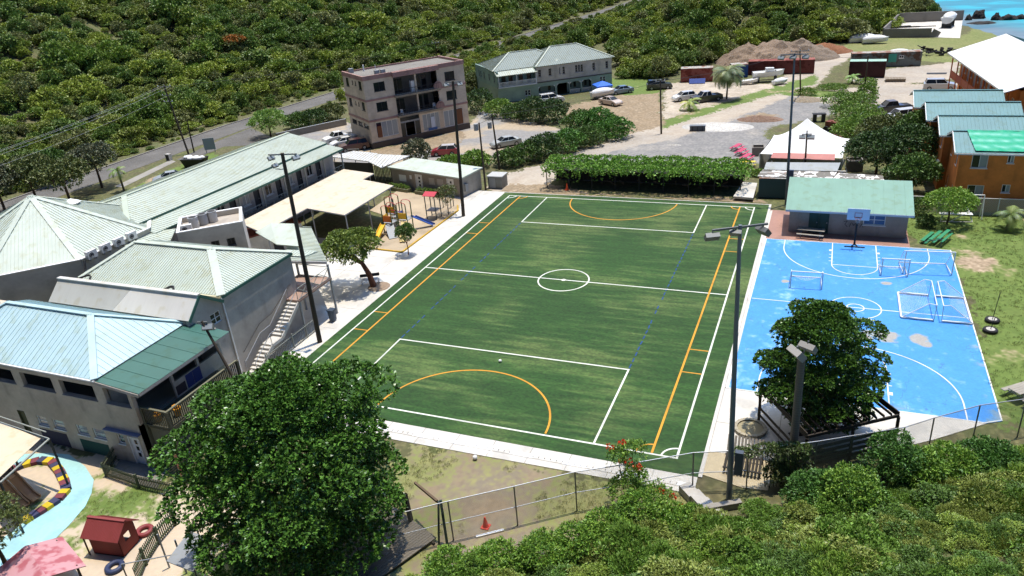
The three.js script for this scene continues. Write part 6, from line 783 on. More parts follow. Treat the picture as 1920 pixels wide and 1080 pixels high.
{ const R = rng(19); [[1836, 27, 2.6, 2.6, 'tallest black sea rock off the point'], [1867, 30, 1.6, 2.2, 'pointed black sea rock in the middle'], [1892, 29, 3.6, 1.8, 'long black sea rock with surf'], [1817, 30, 1.3, 1.5, 'small black sea rock nearest the woods'], [1845, 36, 4.5, 0.8, 'low flat black rock at the shore'], [1912, 28, 2, 1.5, 'black sea rock at the picture edge']].forEach(([u, v, r, h, l], i) => { r *= 0.68; h *= 0.62; const p = RK[i], g = new THREE.IcosahedronGeometry(1, 3), q = g.attributes.position; for (let k = 0; k < q.count; k++) { const n = V(q.getX(k), q.getY(k), q.getZ(k)), s = 0.55 + 0.9 * fbm(n.x * 2.2 + i * 9, n.y * 2.2 + n.z * 1.7, 191 + i, 3); q.setXYZ(k, p[0] + n.x * r * s, -1.1 + n.y * h * s * (n.y > 0 ? 1.3 : 0.5), p[1] + n.z * r * 0.7 * s); } g.computeVertexNormals(); one('sea_rock', l, 'rock', g, mat(0x2b2724, 0.95, { bumpMap: bCoarse, bumpScale: 0.15 }), 'rocks in the sea'); }); }
// ---------- poles, lights, wires ----------
function flood(t, x, y, z, yaw, s = 1, m = MT.galv) { const g = bx(-0.28 * s, 0.28 * s, -0.16 * s, 0.16 * s, -0.1 * s, 0.1 * s).rotateX(-0.7).rotateY(yaw).translate(x, y - 0.22 * s, z), f = M('floodlight', [g, bar([x, y, z], [x, y - 0.2 * s, z], 0.03)], m, t); M('lens', bx(-0.25 * s, 0.25 * s, -0.13 * s, 0.13 * s, 0.102 * s, 0.112 * s).rotateX(-0.7).rotateY(yaw).translate(x, y - 0.22 * s, z), MT.glassPale, f); }
function pole(name, label, cat, base, top, r0, r1, m, add) { const t = T(name, label, cat, base[0], 0, base[1]); const q = [top[0] - base[0], top[1], top[2] - base[1]]; M('shaft', bar([0, -0.2, 0], q, r0, 10, r1), m, t); add?.(t, q); return t; }
const xarm = (t, q, ang, w, lamps, m = MT.galv, th = 0.09) => { const c = Math.cos(ang), s = Math.sin(ang); M('crossarm', beam([q[0] - c * w, q[1] - 0.1, q[2] + s * w], [q[0] + c * w, q[1] - 0.1, q[2] - s * w], th, th), m, t); for (const [k, yaw, sc] of lamps) flood(t, q[0] + c * w * k, q[1] - 0.15, q[2] - s * w * k, yaw, sc); };
pole('floodlight_pole', 'tall dark wooden floodlight pole beside the hall staircase', 'light pole', [-15.55,-6.75], [-15.5,15.4,-7.03], 0.2, 0.13, MT.poleWood, (t, q) => { xarm(t, q, 0.2, 1.1, [[-0.85, 1.2, 0.9], [0.9, 1.2, 1.0]]); M('bracket', beam([q[0] - 0.9, q[1] - 1.2, q[2]], [q[0] + 0.1, q[1] - 1.2, q[2]], 0.06), MT.galv, t); flood(t, q[0] - 0.7, q[1] - 0.7, q[2] + 0.2, 1.4, 0.85); });
pole('floodlight_pole', 'tall dark wooden floodlight pole beside the toilet block', 'light pole', [-16.63,-36.02], [-16.64,14.8,-37.14], 0.2, 0.13, MT.poleWood, (t, q) => xarm(t, q, 0.3, 0.9, [[-0.8, 0.8, 1.0], [0.8, 0.8, 1.0]]));
pole('floodlight_pole', 'tall grey steel floodlight pole beside the white tent', 'light pole', [17.17,-45.16], [16.83,15.5,-45.63], 0.17, 0.09, mat(0x5c6368, 0.5, { metalness: 0.4 }), (t, q) => { xarm(t, q, 0.1, 1.3, [[-0.95, -0.3, 1.1], [-0.1, -0.3, 1.1], [0.8, -0.3, 1.1]]); M('control_box', bx(0.05, 0.5, 2.6, 3.9, 0.12, 0.35), mat(0x3f4f66, 0.6), t); });
pole('floodlight_pole', 'tall grey steel floodlight pole at the near field corner', 'light pole', [17.35,2.62], [17.13,15.4,2.07], 0.16, 0.09, mat(0x70777b, 0.5, { metalness: 0.3 }), (t, q) => { xarm(t, q, 0.5, 1.3, [[-1.0, 3.6, 1.15], [0.85, 2.4, 1.2], [-0.15, 3.1, 0.95]]); M('control_box', bx(0.2, 0.6, 2.0, 3.4, 0.05, 0.35), mat(0x3a4450, 0.6), t); });
const WP = (name, label, b, top, add, r = 0.14) => pole(name, label, 'utility pole', b, top, r, r * 0.65, MT.poleWood, add), cross = (t, q, w, dy = 0.3, ang = 0.4) => { const c = Math.cos(ang), s = Math.sin(ang); M('crossarm', beam([q[0] - c * w, q[1] - dy, q[2] + s * w], [q[0] + c * w, q[1] - dy, q[2] - s * w], 0.1), MT.galv, t); for (const k of [-0.9, 0, 0.9]) M('insulator', new THREE.CylinderGeometry(0.05, 0.07, 0.22, 8).translate(q[0] + c * w * k, q[1] - dy + 0.16, q[2] - s * w * k), MT.white, t); };
const trans = (t, q, dy) => M('transformer', new THREE.CylinderGeometry(0.28, 0.28, 0.8, 12).translate(q[0] - 0.35, q[1] - dy, q[2] + 0.2), MT.grey, t);
WP('utility_pole', 'twin pole with crossarms beside the road, taller front one', [-76.69,-56.42], [-78.03,11.2,-56.4], (t, q) => { cross(t, q, 1.2, 0.2, 0.2); cross(t, q, 0.8, 1.6, 0.2); cross(t, q, 0.8, 2.6, 0.2); }, 0.16); WP('utility_pole', 'shorter bracing pole beside the taller twin pole', [-76.48,-57.42], [-75.91,5.5,-57.12], null, 0.13);
WP('utility_pole', 'thin pole with transformer beside the utility kiosk', [-17.92,-45.27], [-18.39,8.2,-46.2], (t, q) => trans(t, q, 0.5)); WP('utility_pole', 'thin pole with lamp arm among the lane shrubs', [-19.7,-53.96], [-19.82,7.6,-53.29], (t, q) => { trans(t, q, 1.4); M('lamp_arm', bar([q[0], q[1], q[2]], [q[0] - 0.9, q[1] + 0.1, q[2]], 0.04), MT.galv, t); flood(t, q[0] - 0.9, q[1] + 0.1, q[2], 0.5, 0.9); });
WP('utility_pole', 'dark pole at the dirt track edge below the palm yard', [-2.12,-74.17], [-2.33,7.8,-74.29], (t, q) => cross(t, q, 0.7, 0.2)); WP('utility_pole', 'dark pole with crossarm in front of the rusty red container', [15.82,-102.47], [15.47,8.6,-94.34], (t, q) => cross(t, q, 1.4, 0.3, 0.1)); WP('utility_pole', 'leaning dark pole in front of the maroon container', [25.55,-99.7], [25.33,7.4,-94.33], null); WP('utility_pole', 'dark pole with street lamps behind the pavilion roof', [18.58,-53.98], [18.43,5.6,-53.48], (t, q) => { xarm(t, q, 0.2, 0.5, [[-0.9, 0, 1.2], [0.9, 0, 1.4]]); M('photocell', new THREE.CylinderGeometry(0.06, 0.06, 0.3, 8).translate(q[0], q[1] + 0.15, q[2]), MT.grey, t); }, 0.13); WP('utility_pole', 'distant pole behind the pink trimmed building', [-69.9,-134.16], [-61.87,8.5,-119.14], (t, q) => cross(t, q, 0.8, 0.3));
WP('short_lamp_pole', 'dark lamp pole behind the big tree beside the green lean-to roof', [-11.9, 4.6], [-15.23,7.6,4.1], (t, q) => { xarm(t, q, 0.3, 0.35, [[0.9, 0.4, 1.3]]); }, 0.12);
function wire(pts, sag, r = 0.012) { const g = []; for (let i = 0; i + 1 < pts.length; i++) { const a = V(...pts[i]), b = V(...pts[i + 1]), m = a.clone().add(b).multiplyScalar(0.5); m.y -= sag; g.push(new THREE.TubeGeometry(new THREE.QuadraticBezierCurve3(a, m, b), 16, r, 4)); } return g; }
{ const W = T('power_line', 'sagging overhead power lines running from the twin pole along the road', 'power line'), a = [-77.83,11,-56.12], b = [-67.63,10,-4.11]; for (const [o, y] of [[-1.1, 0], [0, 0.1], [1.1, 0], [0.2, -1.4]]) M('wire', wire([[a[0] + o, a[1] + y, a[2]], [b[0] + o, b[1] + y, b[2]]], 1.6, 0.016), MT.grey, W); const c = [-61.79,8.3,-118.93], d = [-2.38,7.6,-74.55], e = [15.5,8.4,-94.06]; M('wire', wire([[a[0], a[1], a[2]], c, [-30, 9, -170]], 2, 0.022), MT.dark, W); M('wire', wire([[-19.76,7.5,-53.13], d, e, [25.33,7.3,-93.97]], 1.0, 0.02), MT.dark, W); M('wire', wire([[-18.54,8,-46.49], [-19.76,7.5,-53.13]], 0.3, 0.02), MT.dark, W); }
{ const p = [-73.09,-57.71], t = T('roadside_board', 'blank grey notice board standing by the side road', 'sign', p[0], 0, p[1], 0.5); M('panel', bx(-0.9, 0.9, 0.5, 2.4, -0.04, 0.04), mat(0x8d969c, 0.6), t); for (const x of [-0.7, 0.7]) M('leg', bx(x - 0.05, x + 0.05, -0.1, 0.5, -0.03, 0.03), MT.grey, t); const q = [-69.19,-50.15], s = T('rubbish_skip', 'black skip filled with white bags by the long wing', 'skip', q[0], 0, q[1], 0.15); M('body', new THREE.CylinderGeometry(2.6, 2.0, 1.3, 4).rotateY(PI / 4).scale(1, 1, 0.55).translate(0, 0.65, 0), MT.black, s); M('rim', [bx(-1.85, 1.85, 1.28, 1.36, 0.98, 1.08), bx(-1.85, 1.85, 1.28, 1.36, -1.08, -0.98)], MT.dark, s); const R = rng(4); for (let i = 0; i < 9; i++) { const b = M('rubbish_bag', new THREE.IcosahedronGeometry(0.42, 1).scale(1 + R() * 0.4, 0.7, 1).translate(-1.4 + i * 0.35, 1.4, (R() - 0.5) * 1.1), MT.white, s); } const u = [-77.09,-52.6], bx2 = T('junction_box', 'small grey junction box on the pavement beside the road', 'utility box', u[0], 0, u[1]); M('cabinet', bx(-0.4, 0.4, 0, 1.1, -0.3, 0.3), MT.concrete, bx2); M('door', bx(-0.3, 0.3, 0.15, 0.95, 0.302, 0.32), MT.dark, bx2); }
{ const p = [-112, -112], t = tree('flame_tree', 'small orange flowering tree high on the green hillside', 'tree', p, { h: 4.6, r: 2.6, ry: 1.2, th: 2.4, tr: 0.14, n: 1100, L: 0.4, W: 0.24, cols: [0xb0702c, 0xc08a40, 0x9a6a2c, 0x7a7a34], seed: 401 }); const w = T('retaining_wall', 'low grey retaining wall between the car park and roadside shrubs', 'wall'), a = [-66.38,-66.39], b = [-59.49,-77.33]; M('wall', beam([a[0], 0.5, a[1]], [b[0], 0.5, b[1]], 0.25, 1.1), MT.concDark, w); M('coping', beam([a[0], 1.08, a[1]], [b[0], 1.08, b[1]], 0.34, 0.08), MT.grey, w);
  const r = T('pipe_rail', 'thin pale pipe rail in front of the maroon car', 'railing'), q = [[-45.38,-56.62],[-43.77,-57.06],[-41.34,-56.44]]; for (const c of q) M('post', bar([c[0], -0.1, c[1]], [c[0], 1.5, c[1]], 0.05), MT.rail, r); M('rail', bar([q[0][0], 1.45, q[0][1]], [q[1][0], 1.45, q[1][1]], 0.04), MT.rail, r); }
const RT = [[25.98,-55.51],[28.76,-56.86],[31.13,-63.6],[27.16,-65.58],[29.17,-50.24]];
const BP = [[22.09,-92.59],[24.36,-90.75],[23.23,-84.75],[25.18,-81.55],[26.04,-76.69],[23.9,-75.98],[23.22,-72.52],[25.96,-96.46]];
const LB = [[29.56,-43.68],[29.94,-40.77],[16.8,-101.57],[20.73,-105.91],[26.23,-110.33],[13.3,-55.01]];
// ---------- right side ----------
const chainM = (() => { const t = tex(128, 128, (u, v) => { const a = Math.abs(((u + v) * 2) % 1 - 0.5), b = Math.abs(((u - v + 2) * 2) % 1 - 0.5), k = a > 0.415 || b > 0.415 ? 255 : 0; return [k, k, k]; }, 0.16, false); return mat(0x8b8e8c, 0.6, { alphaMap: t, transparent: true, side: THREE.DoubleSide, metalness: 0.4 }); })();
const latM = (() => { const t = tex(128, 128, (u, v) => { const a = Math.abs(((u + v) * 2) % 1 - 0.5), b = Math.abs(((u - v + 2) * 2) % 1 - 0.5), k = a > 0.34 || b > 0.34 ? 255 : 0; return [k, k, k]; }, 0.3, false); return mat(0xb9bab4, 0.7, { alphaMap: t, transparent: true, side: THREE.DoubleSide }); })();
const netM = (() => { const t = tex(128, 128, (u, v) => { const k = (u * 4) % 1 < 0.05 || (v * 4) % 1 < 0.05 ? 255 : 0; return [k, k, k]; }, 0.4, false); return mat(0xe2e4e4, 0.9, { alphaMap: t, transparent: true, side: THREE.DoubleSide }); })();
function quad(a, b, c, d, n = 1, sag = 0) { const pos = [], uv = [], L = V(...a).distanceTo(V(...b)), H = V(...a).distanceTo(V(...d)); const P = (s, r) => { const w = (i) => (a[i] * (1 - s) + b[i] * s) * (1 - r) + (d[i] * (1 - s) + c[i] * s) * r; return [w(0), w(1) - sag * 4 * Math.sin(PI * s) * Math.sin(PI * r) * 0.25, w(2)]; }; for (let i = 0; i < n; i++) for (let j = 0; j < n; j++) for (const [x, y] of [[i, j], [i + 1, j], [i + 1, j + 1], [i, j], [i + 1, j + 1], [i, j + 1]]) { pos.push(...P(x / n, y / n)); uv.push((x / n) * L, (y / n) * H); } const g = new THREE.BufferGeometry(); g.setAttribute('position', new THREE.Float32BufferAttribute(pos, 3)); g.setAttribute('uv', new THREE.Float32BufferAttribute(uv, 2)); g.computeVertexNormals(); g.userData.keepUV = 1; return g; }
{ // pavilion by the court
  const t = T('court_pavilion', 'low grey pavilion with green metal roof behind the basketball hoop', 'building'), F = frame([17.85, -37.3], [28.05, -37.3]), d = [1.78, 3.55, 0.06, 2.15], w = [6.5, 8.35, 1.15, 2.15];
  wall(t, F, -0.1, 2.5, [d, w], wallM(0xa39a90)); const dm = mat(0x2c4a40, 0.7); door(t, F, 1.78, 2.66, 0.06, 2.15, dm); door(t, F, 2.67, 3.55, 0.06, 2.15, dm); win(t, F, ...w, { cols: 2, rows: 2, gm: new THREE.MeshPhysicalMaterial({ color: 0x3a4e78, roughness: 0.15 }) });
  const S = frame([17.85, -42], [17.85, -37.3]), E = frame([28.05, -37.3], [28.05, -42]); wall(t, S, -0.1, 2.6, [], wallM(0xa39a90), 0.2, 0, 4.49); wall(t, E, -0.1, 2.6, [], wallM(0xa39a90), 0.2, 0.21); M('wall', bx(17.9, 28, 0, 3.6, -42.2, -42.01), wallM(0xa39a90), t);
  slope(t, [[17.5, 2.62, -36.35], [28.4, 2.62, -36.35], [28.45, 3.92, -42.5], [17.4, 3.92, -42.5]], roofM(0x7aa38e), 0.9, 0.09, 0.04, 0.03); M('fascia', bx(17.5, 28.4, 2.42, 2.6, -36.36, -36.3), mat(0xb9c2c6, 0.6), t);
  const st = [[0, 0.5, 0.3, 0.6], [0.3, 0.6, 0.1, 0.25], [0.1, 0.25, 0.35, 0], [0.45, 0.45, 0.5, 0], [0.5, 0, 0.65, 0.45], [0.75, 0, 0.75, 0.4], [0.75, 0.4, 0.88, 0.15], [0.88, 0.15, 1, 0.4], [1, 0.4, 1, 0], [1.12, 0, 1.12, 0.38], [1.12, 0.38, 1.3, 0.38], [1.12, 0.2, 1.28, 0.2], [1.4, 0, 1.55, 0.35], [1.55, 0.35, 1.7, 0], [1.8, 0.4, 1.85, 0]]; stuff(M('graffiti', st.map(([a, b, c, e]) => F.g(beam([4.85 + a, 0.85 + b, 0.008], [4.85 + c, 0.85 + e, 0.008], 0.008, 0.05))), MT.dark, t));
}
{ // hoop
  const t = T('basketball_hoop', 'basketball hoop with white backboard on a black pole', 'basketball hoop', 23.72, 0.05, -35.0); M('pole', [bar([0, 0, 0], [0, 2.6, 0], 0.09, 10), bar([0, 2.5, 0], [0, 3.1, 0.95], 0.07, 8), bar([0, 1.9, 0], [0, 2.7, 0.95], 0.05, 8)], MT.black, t); M('backboard', bx(-0.92, 0.92, 2.72, 3.78, 0.96, 1.02), mat(0xc9d3dc, 0.5), t);
  M('target_square', [bx(-0.31, 0.31, 3.38, 3.42, 1.022, 1.032), bx(-0.31, 0.31, 2.95, 2.99, 1.022, 1.032), bx(-0.31, -0.27, 2.99, 3.38, 1.022, 1.032), bx(0.27, 0.31, 2.99, 3.38, 1.022, 1.032)], mat(0xa83a34, 0.6), t); const rim = M('rim', new THREE.TorusGeometry(0.23, 0.02, 6, 20).rotateX(PI / 2).translate(0, 2.95, 1.3), mat(0x8a3a24, 0.5), t); M('net', new THREE.CylinderGeometry(0.23, 0.15, 0.4, 14, 1, true).translate(0, 2.74, 1.3), netM, rim); M('base_bar', [bar([-0.85, 0.06, 0.75], [0.85, 0.06, 0.75], 0.05), bar([0, 0.1, 0], [-0.3, 0.06, 0.75], 0.04), bar([0, 0.1, 0], [0.3, 0.06, 0.75], 0.04)], MT.dark, t);
}
function picnic(label, [x, z], ry, m, m2 = m, s = 1, group) { const t = T('picnic_table', label, 'picnic table', x, 0.05, z, ry, group); t.scale.setScalar(s); for (let i = 0; i < 4; i++) M('top_plank', bx(-1.2, 1.2, 0.7, 0.74, -0.4 + i * 0.205, -0.205 + i * 0.205), m, t); for (const q of [-0.72, 0.72]) M('bench', bx(-1.2, 1.2, 0.4, 0.44, q - 0.14, q + 0.14), m, t); for (const q of [-0.85, 0.85]) M('leg_frame', [beam([q, 0, -0.7], [q, 0.69, -0.25], 0.07), beam([q, 0, 0.7], [q, 0.69, 0.25], 0.07), bx(q - 0.03, q + 0.03, 0.33, 0.395, -0.8, 0.8)], m2, t); return t; }
picnic('grey picnic table in front of the green pavilion door', [19.93,-36.32], -0.1, mat(0xa5a39d, 0.8, { map: tWood }), MT.galv); picnic('grey picnic table on the lawn at the picture edge', [33.22,-11.69], 0.7, mat(0xa9a69e, 0.8, { map: tWood }));
const pinkM = mat(0xb23a5a, 0.7), lt = 'pink picnic tables beside the white tent'; picnic('pink picnic table nearest the yellow bench', [11.37,-61.65], 1.25, pinkM, pinkM, 0.8, lt); picnic('pink picnic table, middle one beside the white tent', [10.44,-64.05], 1.25, pinkM, pinkM, 0.8, lt); picnic('pink picnic table farthest from the yellow bench', [9.63,-66.32], 1.25, pinkM, pinkM, 0.8, lt);
picnic('yellow picnic table beside the white tent', [11.79,-58.84], 0.1, mat(0xc9b22c, 0.7), mat(0xb09a28, 0.7), 0.8);
function planterBox(label, [x, z], s, y = 0) { const t = T('concrete_planter', label, 'planter', x, y, z, 0.1); M('box', [bx(-s, s, 0, s * 1.5, -s, -s + 0.12), bx(-s, s, 0, s * 1.5, s - 0.12, s), bx(-s, -s + 0.12, 0, s * 1.5, -s + 0.12, s - 0.12), bx(s - 0.12, s, 0, s * 1.5, -s + 0.12, s - 0.12)], MT.concDark, t); M('soil', bx(-s + 0.12, s - 0.12, 0, s * 1.2, -s + 0.12, s - 0.12), MT.woodDark, t); }
planterBox('concrete box planter beside the pink picnic tables', [12.49,-64.24], 0.75); planterBox('concrete box planter at the shrub side of the tent', [23.85,-58.82], 0.85); 
{ // white tent
  const t = T('white_tent', 'white peaked marquee tent with guy poles', 'tent'), y = 2.5, c = [[13.4, -55.8], [22.4, -54.7], [23.2, -63.4], [14.3, -64.6]], p = [18.2, 5.9, -59.4], m = mat(0xe6e6e2, 0.7, { side: THREE.DoubleSide });
  for (let i = 0; i < 4; i++) { const a = c[i], b = c[(i + 1) % 4], pos = [], N = 10, W = (s, r) => { const e = [a[0] + (b[0] - a[0]) * s, a[1] + (b[1] - a[1]) * s], in_ = 0.35 * Math.sin(PI * s); const ex = e[0] + (p[0] - e[0]) * 0.08 * in_, ez = e[1] + (p[2] - e[1]) * 0.08 * in_; return [ex + (p[0] - ex) * r, y + (p[1] - y) * Math.pow(r, 1.45), ez + (p[2] - ez) * r]; }; for (let k = 0; k < N; k++) for (let j = 0; j < N; j++) for (const [s, r] of [[k, j], [k + 1, j], [k + 1, j + 1], [k, j], [k + 1, j + 1], [k, j + 1]]) pos.push(...W(s / N, r / N)); const g = new THREE.BufferGeometry(); g.setAttribute('position', new THREE.Float32BufferAttribute(pos, 3)); g.computeVertexNormals(); M('canopy_panel', g, m, t); M('corner_pole', bar([a[0], -0.1, a[1]], [a[0], y + 0.05, a[1]], 0.05), MT.white, t); const dx = a[0] - p[0], dz = a[1] - p[2], l = Math.hypot(dx, dz); M('guy_rope', bar([a[0], y, a[1]], [a[0] + (dx / l) * 1.6, 0, a[1] + (dz / l) * 1.6], 0.03, 5), MT.white, t); }
  M('centre_pole', bar([p[0], -0.1, p[2]], [p[0], 5.85, p[2]], 0.06), MT.steel, t); M('side_sheet', quad([13.45, 2.45, -55.8], [14.2, 2.45, -64.5], [14.2, 0.05, -64.5], [13.45, 0.05, -55.8], 4), m, t);
}
{ // sheds behind the pavilion
  const t = T('tin_roof_shed', 'row of sheds with corrugated silver and flaking white roofs behind the pavilion', 'shed'), gal = mat(0xa9adab, 0.45, { metalness: 0.35, map: tRoof }), fl = mat(0xffffff, 0.9, { map: tex(512, 256, (u, v) => { const a = smooth(0.5, 0.56, fbm(u * 14, v * 7, 211, 5) + 0.1 * (u > 0.7 ? -1 : 0)); return [110 + 105 * a, 106 + 106 * a, 98 + 108 * a]; }, 6) }), a = [14.43,2.6,-52.01], b = [22.19,2.6,-52.59], c = [21.91,2.3,-50.32], d = [14.33,2.3,-50.07];
  slope(t, [d, c, b, a], gal, 0.25, 0.05, 0.06, 0.03); slope(t, [[13.9,2.4,-47.28], [21.42,2.4,-47.23], [21.92,2.2,-50.45], [14.19,2.2,-50.39]], fl, 0, 0.1); slope(t, [[21.42,2.4,-47.05], [26.38,2.4,-47.3], [26.29,2.4,-48.95], [22.02,2.4,-49.41]], fl, 0, 0.1); M('roof_sheet', slab([[14.77,2.7,-53.44], [21.57,2.7,-53.23], [21.59,2.8,-55.28], [14.84,2.8,-55.35]], 0.06), mat(0xb9776c, 0.6, { map: tRoof }), t);
  M('wall', [bx(14.8, 22.8, 0, 2.2, -50.9, -50.7), bx(14.8, 15, 0, 2.2, -54, -50.9)], MT.whiteWall, t);
}
container('dark teal container with rusty white top beside the pavilion', [14.13,-46.84], [18.02,-47.04], 2.4, 2.3, mat(0x2c4a4c, 0.7), mat(0xb5b3ab, 0.8, { map: tRust }));
one('concrete_ramp', 'pale tilted concrete slab at the field corner by the vines', 'slab', [slab([[11.64,0.5,-45.72], [13.74,0.5,-45.48], [13.8,1,-49.21], [12.22,1,-49.4]], 0.25)], MT.concrete);
{ const p = [19.28,-82.62], t = T('black_work_table', 'small black topped work table behind the white tent', 'table', p[0], 0, p[1], 0.2); M('top', bx(-0.9, 0.9, 1.1, 1.2, -0.5, 0.5), MT.black, t); for (const x of [-0.6, 0.6]) M('leg', bx(x - 0.25, x + 0.25, 0, 1.1, -0.25, 0.25), MT.dark, t); const q = [21.53,-76.44], m = mat(0x8c4a2c, 0.7, { map: tRust }), l = T('loader_machine', 'rusty orange loader machine behind the white tent', 'machine', q[0], 0, q[1], -0.5); M('body', bx(-1.2, 0.4, 0.5, 1.5, -0.6, 0.6), m, l); M('boom', [beam([-0.4, 1.5, -0.4], [2.2, 0.5, -0.4], 0.2, 0.3), beam([-0.4, 1.5, 0.4], [2.2, 0.5, 0.4], 0.2, 0.3)], m, l); M('bucket', bx(2.1, 2.7, 0.1, 0.7, -0.8, 0.8), MT.rust, l); for (const x of [-0.9, 0.1]) for (const z of [-0.75, 0.75]) M('wheel', bar([x, 0.45, z - 0.12], [x, 0.45, z + 0.12], 0.45, 12), MT.rubber, l); const s = [21.05,-72.37]; one('red_hull', 'overturned pale red boat hull beside the white tent', 'boat hull', new THREE.SphereGeometry(1, 16, 8, 0, PI * 2, 0, PI / 2).scale(2.2, 0.8, 0.9).rotateY(-0.3).translate(s[0], 0, s[1]), mat(0x9c5a56, 0.6)); }
// ---------- goals on the court: tipped over, netted frames ----------
function tippedGoal(label, x, z, sx, W, Lz, hh, mtl = MT.white) { // crossbar on the ground at x, posts running towards sx, the back frame standing up
  const t = T('football_goal', label, 'goal', x, 0.06, z), e = sx * W, r = 0.075, l = Lz / 2; M('crossbar', bar([0, r, -l], [0, r, l], r, 8), mtl, t); for (const s of [-1, 1]) { M('upright', bar([0, r, s * l], [e, r, s * l], r, 8), mtl, t); M('back_stay', [bar([e, r, s * l], [e * 1.02, hh, s * l], 0.03), bar([e * 1.02, hh, s * l], [e * 0.8, hh + 0.08, s * l], 0.03), bar([e * 0.8, hh + 0.08, s * l], [0.05, 0.1, s * l], 0.03)], MT.white, t); } M('ground_bar', bar([e * 1.02, hh, -l], [e * 1.02, hh, l], 0.035), MT.white, t);
  M('net', [quad([0, 0.1, -l], [0, 0.1, l], [e * 0.8, hh + 0.05, l], [e * 0.8, hh + 0.05, -l], 6, 0.5), quad([e, 0.1, -l], [0, 0.1, -l], [e * 0.8, hh, -l], [e, hh, -l], 2), quad([e, 0.1, l], [0, 0.1, l], [e * 0.8, hh, l], [e, hh, l], 2)], netM, t); return t;
}
tippedGoal('tipped white goal at mid court, the one nearer the big tree', 26.8, -22.95, 1, 2.15, 4.3, 1.3); tippedGoal('tipped white goal at mid court, against the lawn edge', 31.4, -22.95, -1, 1.95, 4.3, 1.3);
function uprightGoal(label, x, z, ry, w, h, d) { const t = T('football_goal', label, 'goal', x, 0.06, z, ry), a = w / 2; M('crossbar', bar([-a, h, 0], [a, h, 0], 0.05, 8), MT.white, t); for (const s of [-1, 1]) { M('upright', bar([s * a, 0, 0], [s * a, h, 0], 0.05, 8), MT.white, t); M('back_stay', [bar([s * a, h, 0], [s * a, h * 0.85, -d * 0.35], 0.03), bar([s * a, h * 0.85, -d * 0.35], [s * a, 0.03, -d], 0.03), bar([s * a, 0.03, -d], [s * a, 0.03, 0], 0.035)], MT.white, t); } M('ground_bar', bar([-a, 0.03, -d], [a, 0.03, -d], 0.04), MT.white, t); M('net', [quad([-a, h, -0.05], [a, h, -0.05], [a, 0.05, -d], [-a, 0.05, -d], 6, 0.6), quad([-a, h, 0], [-a, h * 0.8, -d * 0.4], [-a, 0.05, -d], [-a, 0.05, 0], 2), quad([a, h, 0], [a, h * 0.8, -d * 0.4], [a, 0.05, -d], [a, 0.05, 0], 2)], netM, t); return t; }
uprightGoal('small white goal standing alone on the court', 20.0, -24.6, 0.05, 2.4, 1.45, 2.2); uprightGoal('white goal beside the basketball key', 26.7, -28.5, 0.05, 2.0, 1.5, 1.8); uprightGoal('wide white goal near the green bleachers', 29.2, -29.4, 0.1, 3.6, 2.0, 2.2);
{ const t = T('green_bleachers', 'green plank bleachers on the lawn beside the court', 'bleachers', ...(([x, z]) => [x, 0, z])([30.4,-37.14]), 1.15), m = mat(0x1f7a4e, 0.6); for (let i = 0; i < 3; i++) { M('seat_plank', bx(-1.3, 1.3, 0.3 + i * 0.25, 0.35 + i * 0.25, -0.2 + i * 0.65 - 0.6, 0.12 + i * 0.65 - 0.6), m, t); M('foot_plank', bx(-1.3, 1.3, 0.1 + i * 0.22, 0.14 + i * 0.22, 0.14 + i * 0.65 - 0.6, 0.36 + i * 0.65 - 0.6), m, t); } for (const x of [-1.1, 1.1]) M('support', [beam([x, 0.05, -0.9], [x, 0.75, 0.9], 0.06), bar([x, 0, 0.9], [x, 0.8, 0.9], 0.03), bar([x, 0, -0.6], [x, 0.3, -0.6], 0.03)], MT.galv, t); }
for (const [p, l, h] of [[[32.77,-21.72], 'tyre base with tall black stick, farther of two on the lawn', 2.4], [[32.42,-20.07], 'tyre base with thin stick, nearer of two on the lawn', 1.2]]) { const t = T('tyre_stand', l, 'post stand', p[0], 0, p[1]); M('tyre_base', new THREE.TorusGeometry(0.36, 0.13, 8, 22).rotateX(PI / 2).translate(0, 0.14, 0), MT.rubber, t); M('concrete_fill', new THREE.CylinderGeometry(0.3, 0.3, 0.2, 18).translate(0, 0.14, 0), MT.concrete, t); M('stick', bar([0, 0.2, 0], [0.12, h, 0.05], 0.025), MT.black, t); }
{ const p = [33.98,-43.94], t = T('swing_frame', 'white metal swing frame on the lawn by the lattice fence', 'swing', p[0], 0, p[1], 0.05); M('frame', [bar([0.9, 0, -0.4], [0.9, 2.3, 0], 0.05), bar([0.9, 0, 0.5], [0.9, 2.3, 0], 0.05), bar([0.9, 2.3, 0], [-2.2, 2.3, 0], 0.05), bar([-2.2, 0, -0.4], [-2.2, 2.3, 0], 0.05)], MT.white, t); const q = [32.69,-42.83], u = T('white_bench_frame', 'tipped white metal bench frame below the light green tree', 'bench frame', q[0], 0, q[1], 0.1); M('seat', bx(-1.5, 1.3, 0.7, 0.76, -0.3, 0.3), MT.white, u); M('frame', [beam([-1.4, 0.05, 0.4], [1.3, 0.05, 0.4], 0.07), beam([1.3, 0.05, 0.4], [0.9, 1.2, -0.2], 0.07), beam([-0.6, 0.05, 0.4], [1.1, 1.0, -0.1], 0.06), beam([-1.4, 0.05, 0.4], [-1.2, 0.75, -0.2], 0.06)], MT.white, u); }
{ const t = T('lattice_fence', 'white lattice fence between the lawn and orange townhouses', 'fence'); M('lattice', quad([28.6, 1.75, -44.4], [44, 1.75, -44.9], [44, 0.05, -44.9], [28.6, 0.05, -44.4]), latM, t); for (let i = 0; i <= 6; i++) { const s = i / 6; M('post', bar([28.6 + 15.4 * s, -0.1, -44.4 - 0.5 * s], [28.6 + 15.4 * s, 1.85, -44.4 - 0.5 * s], 0.05), MT.white, t); } M('rail', bar([28.6, 1.78, -44.4], [44, 1.78, -44.9], 0.035), MT.white, t); }
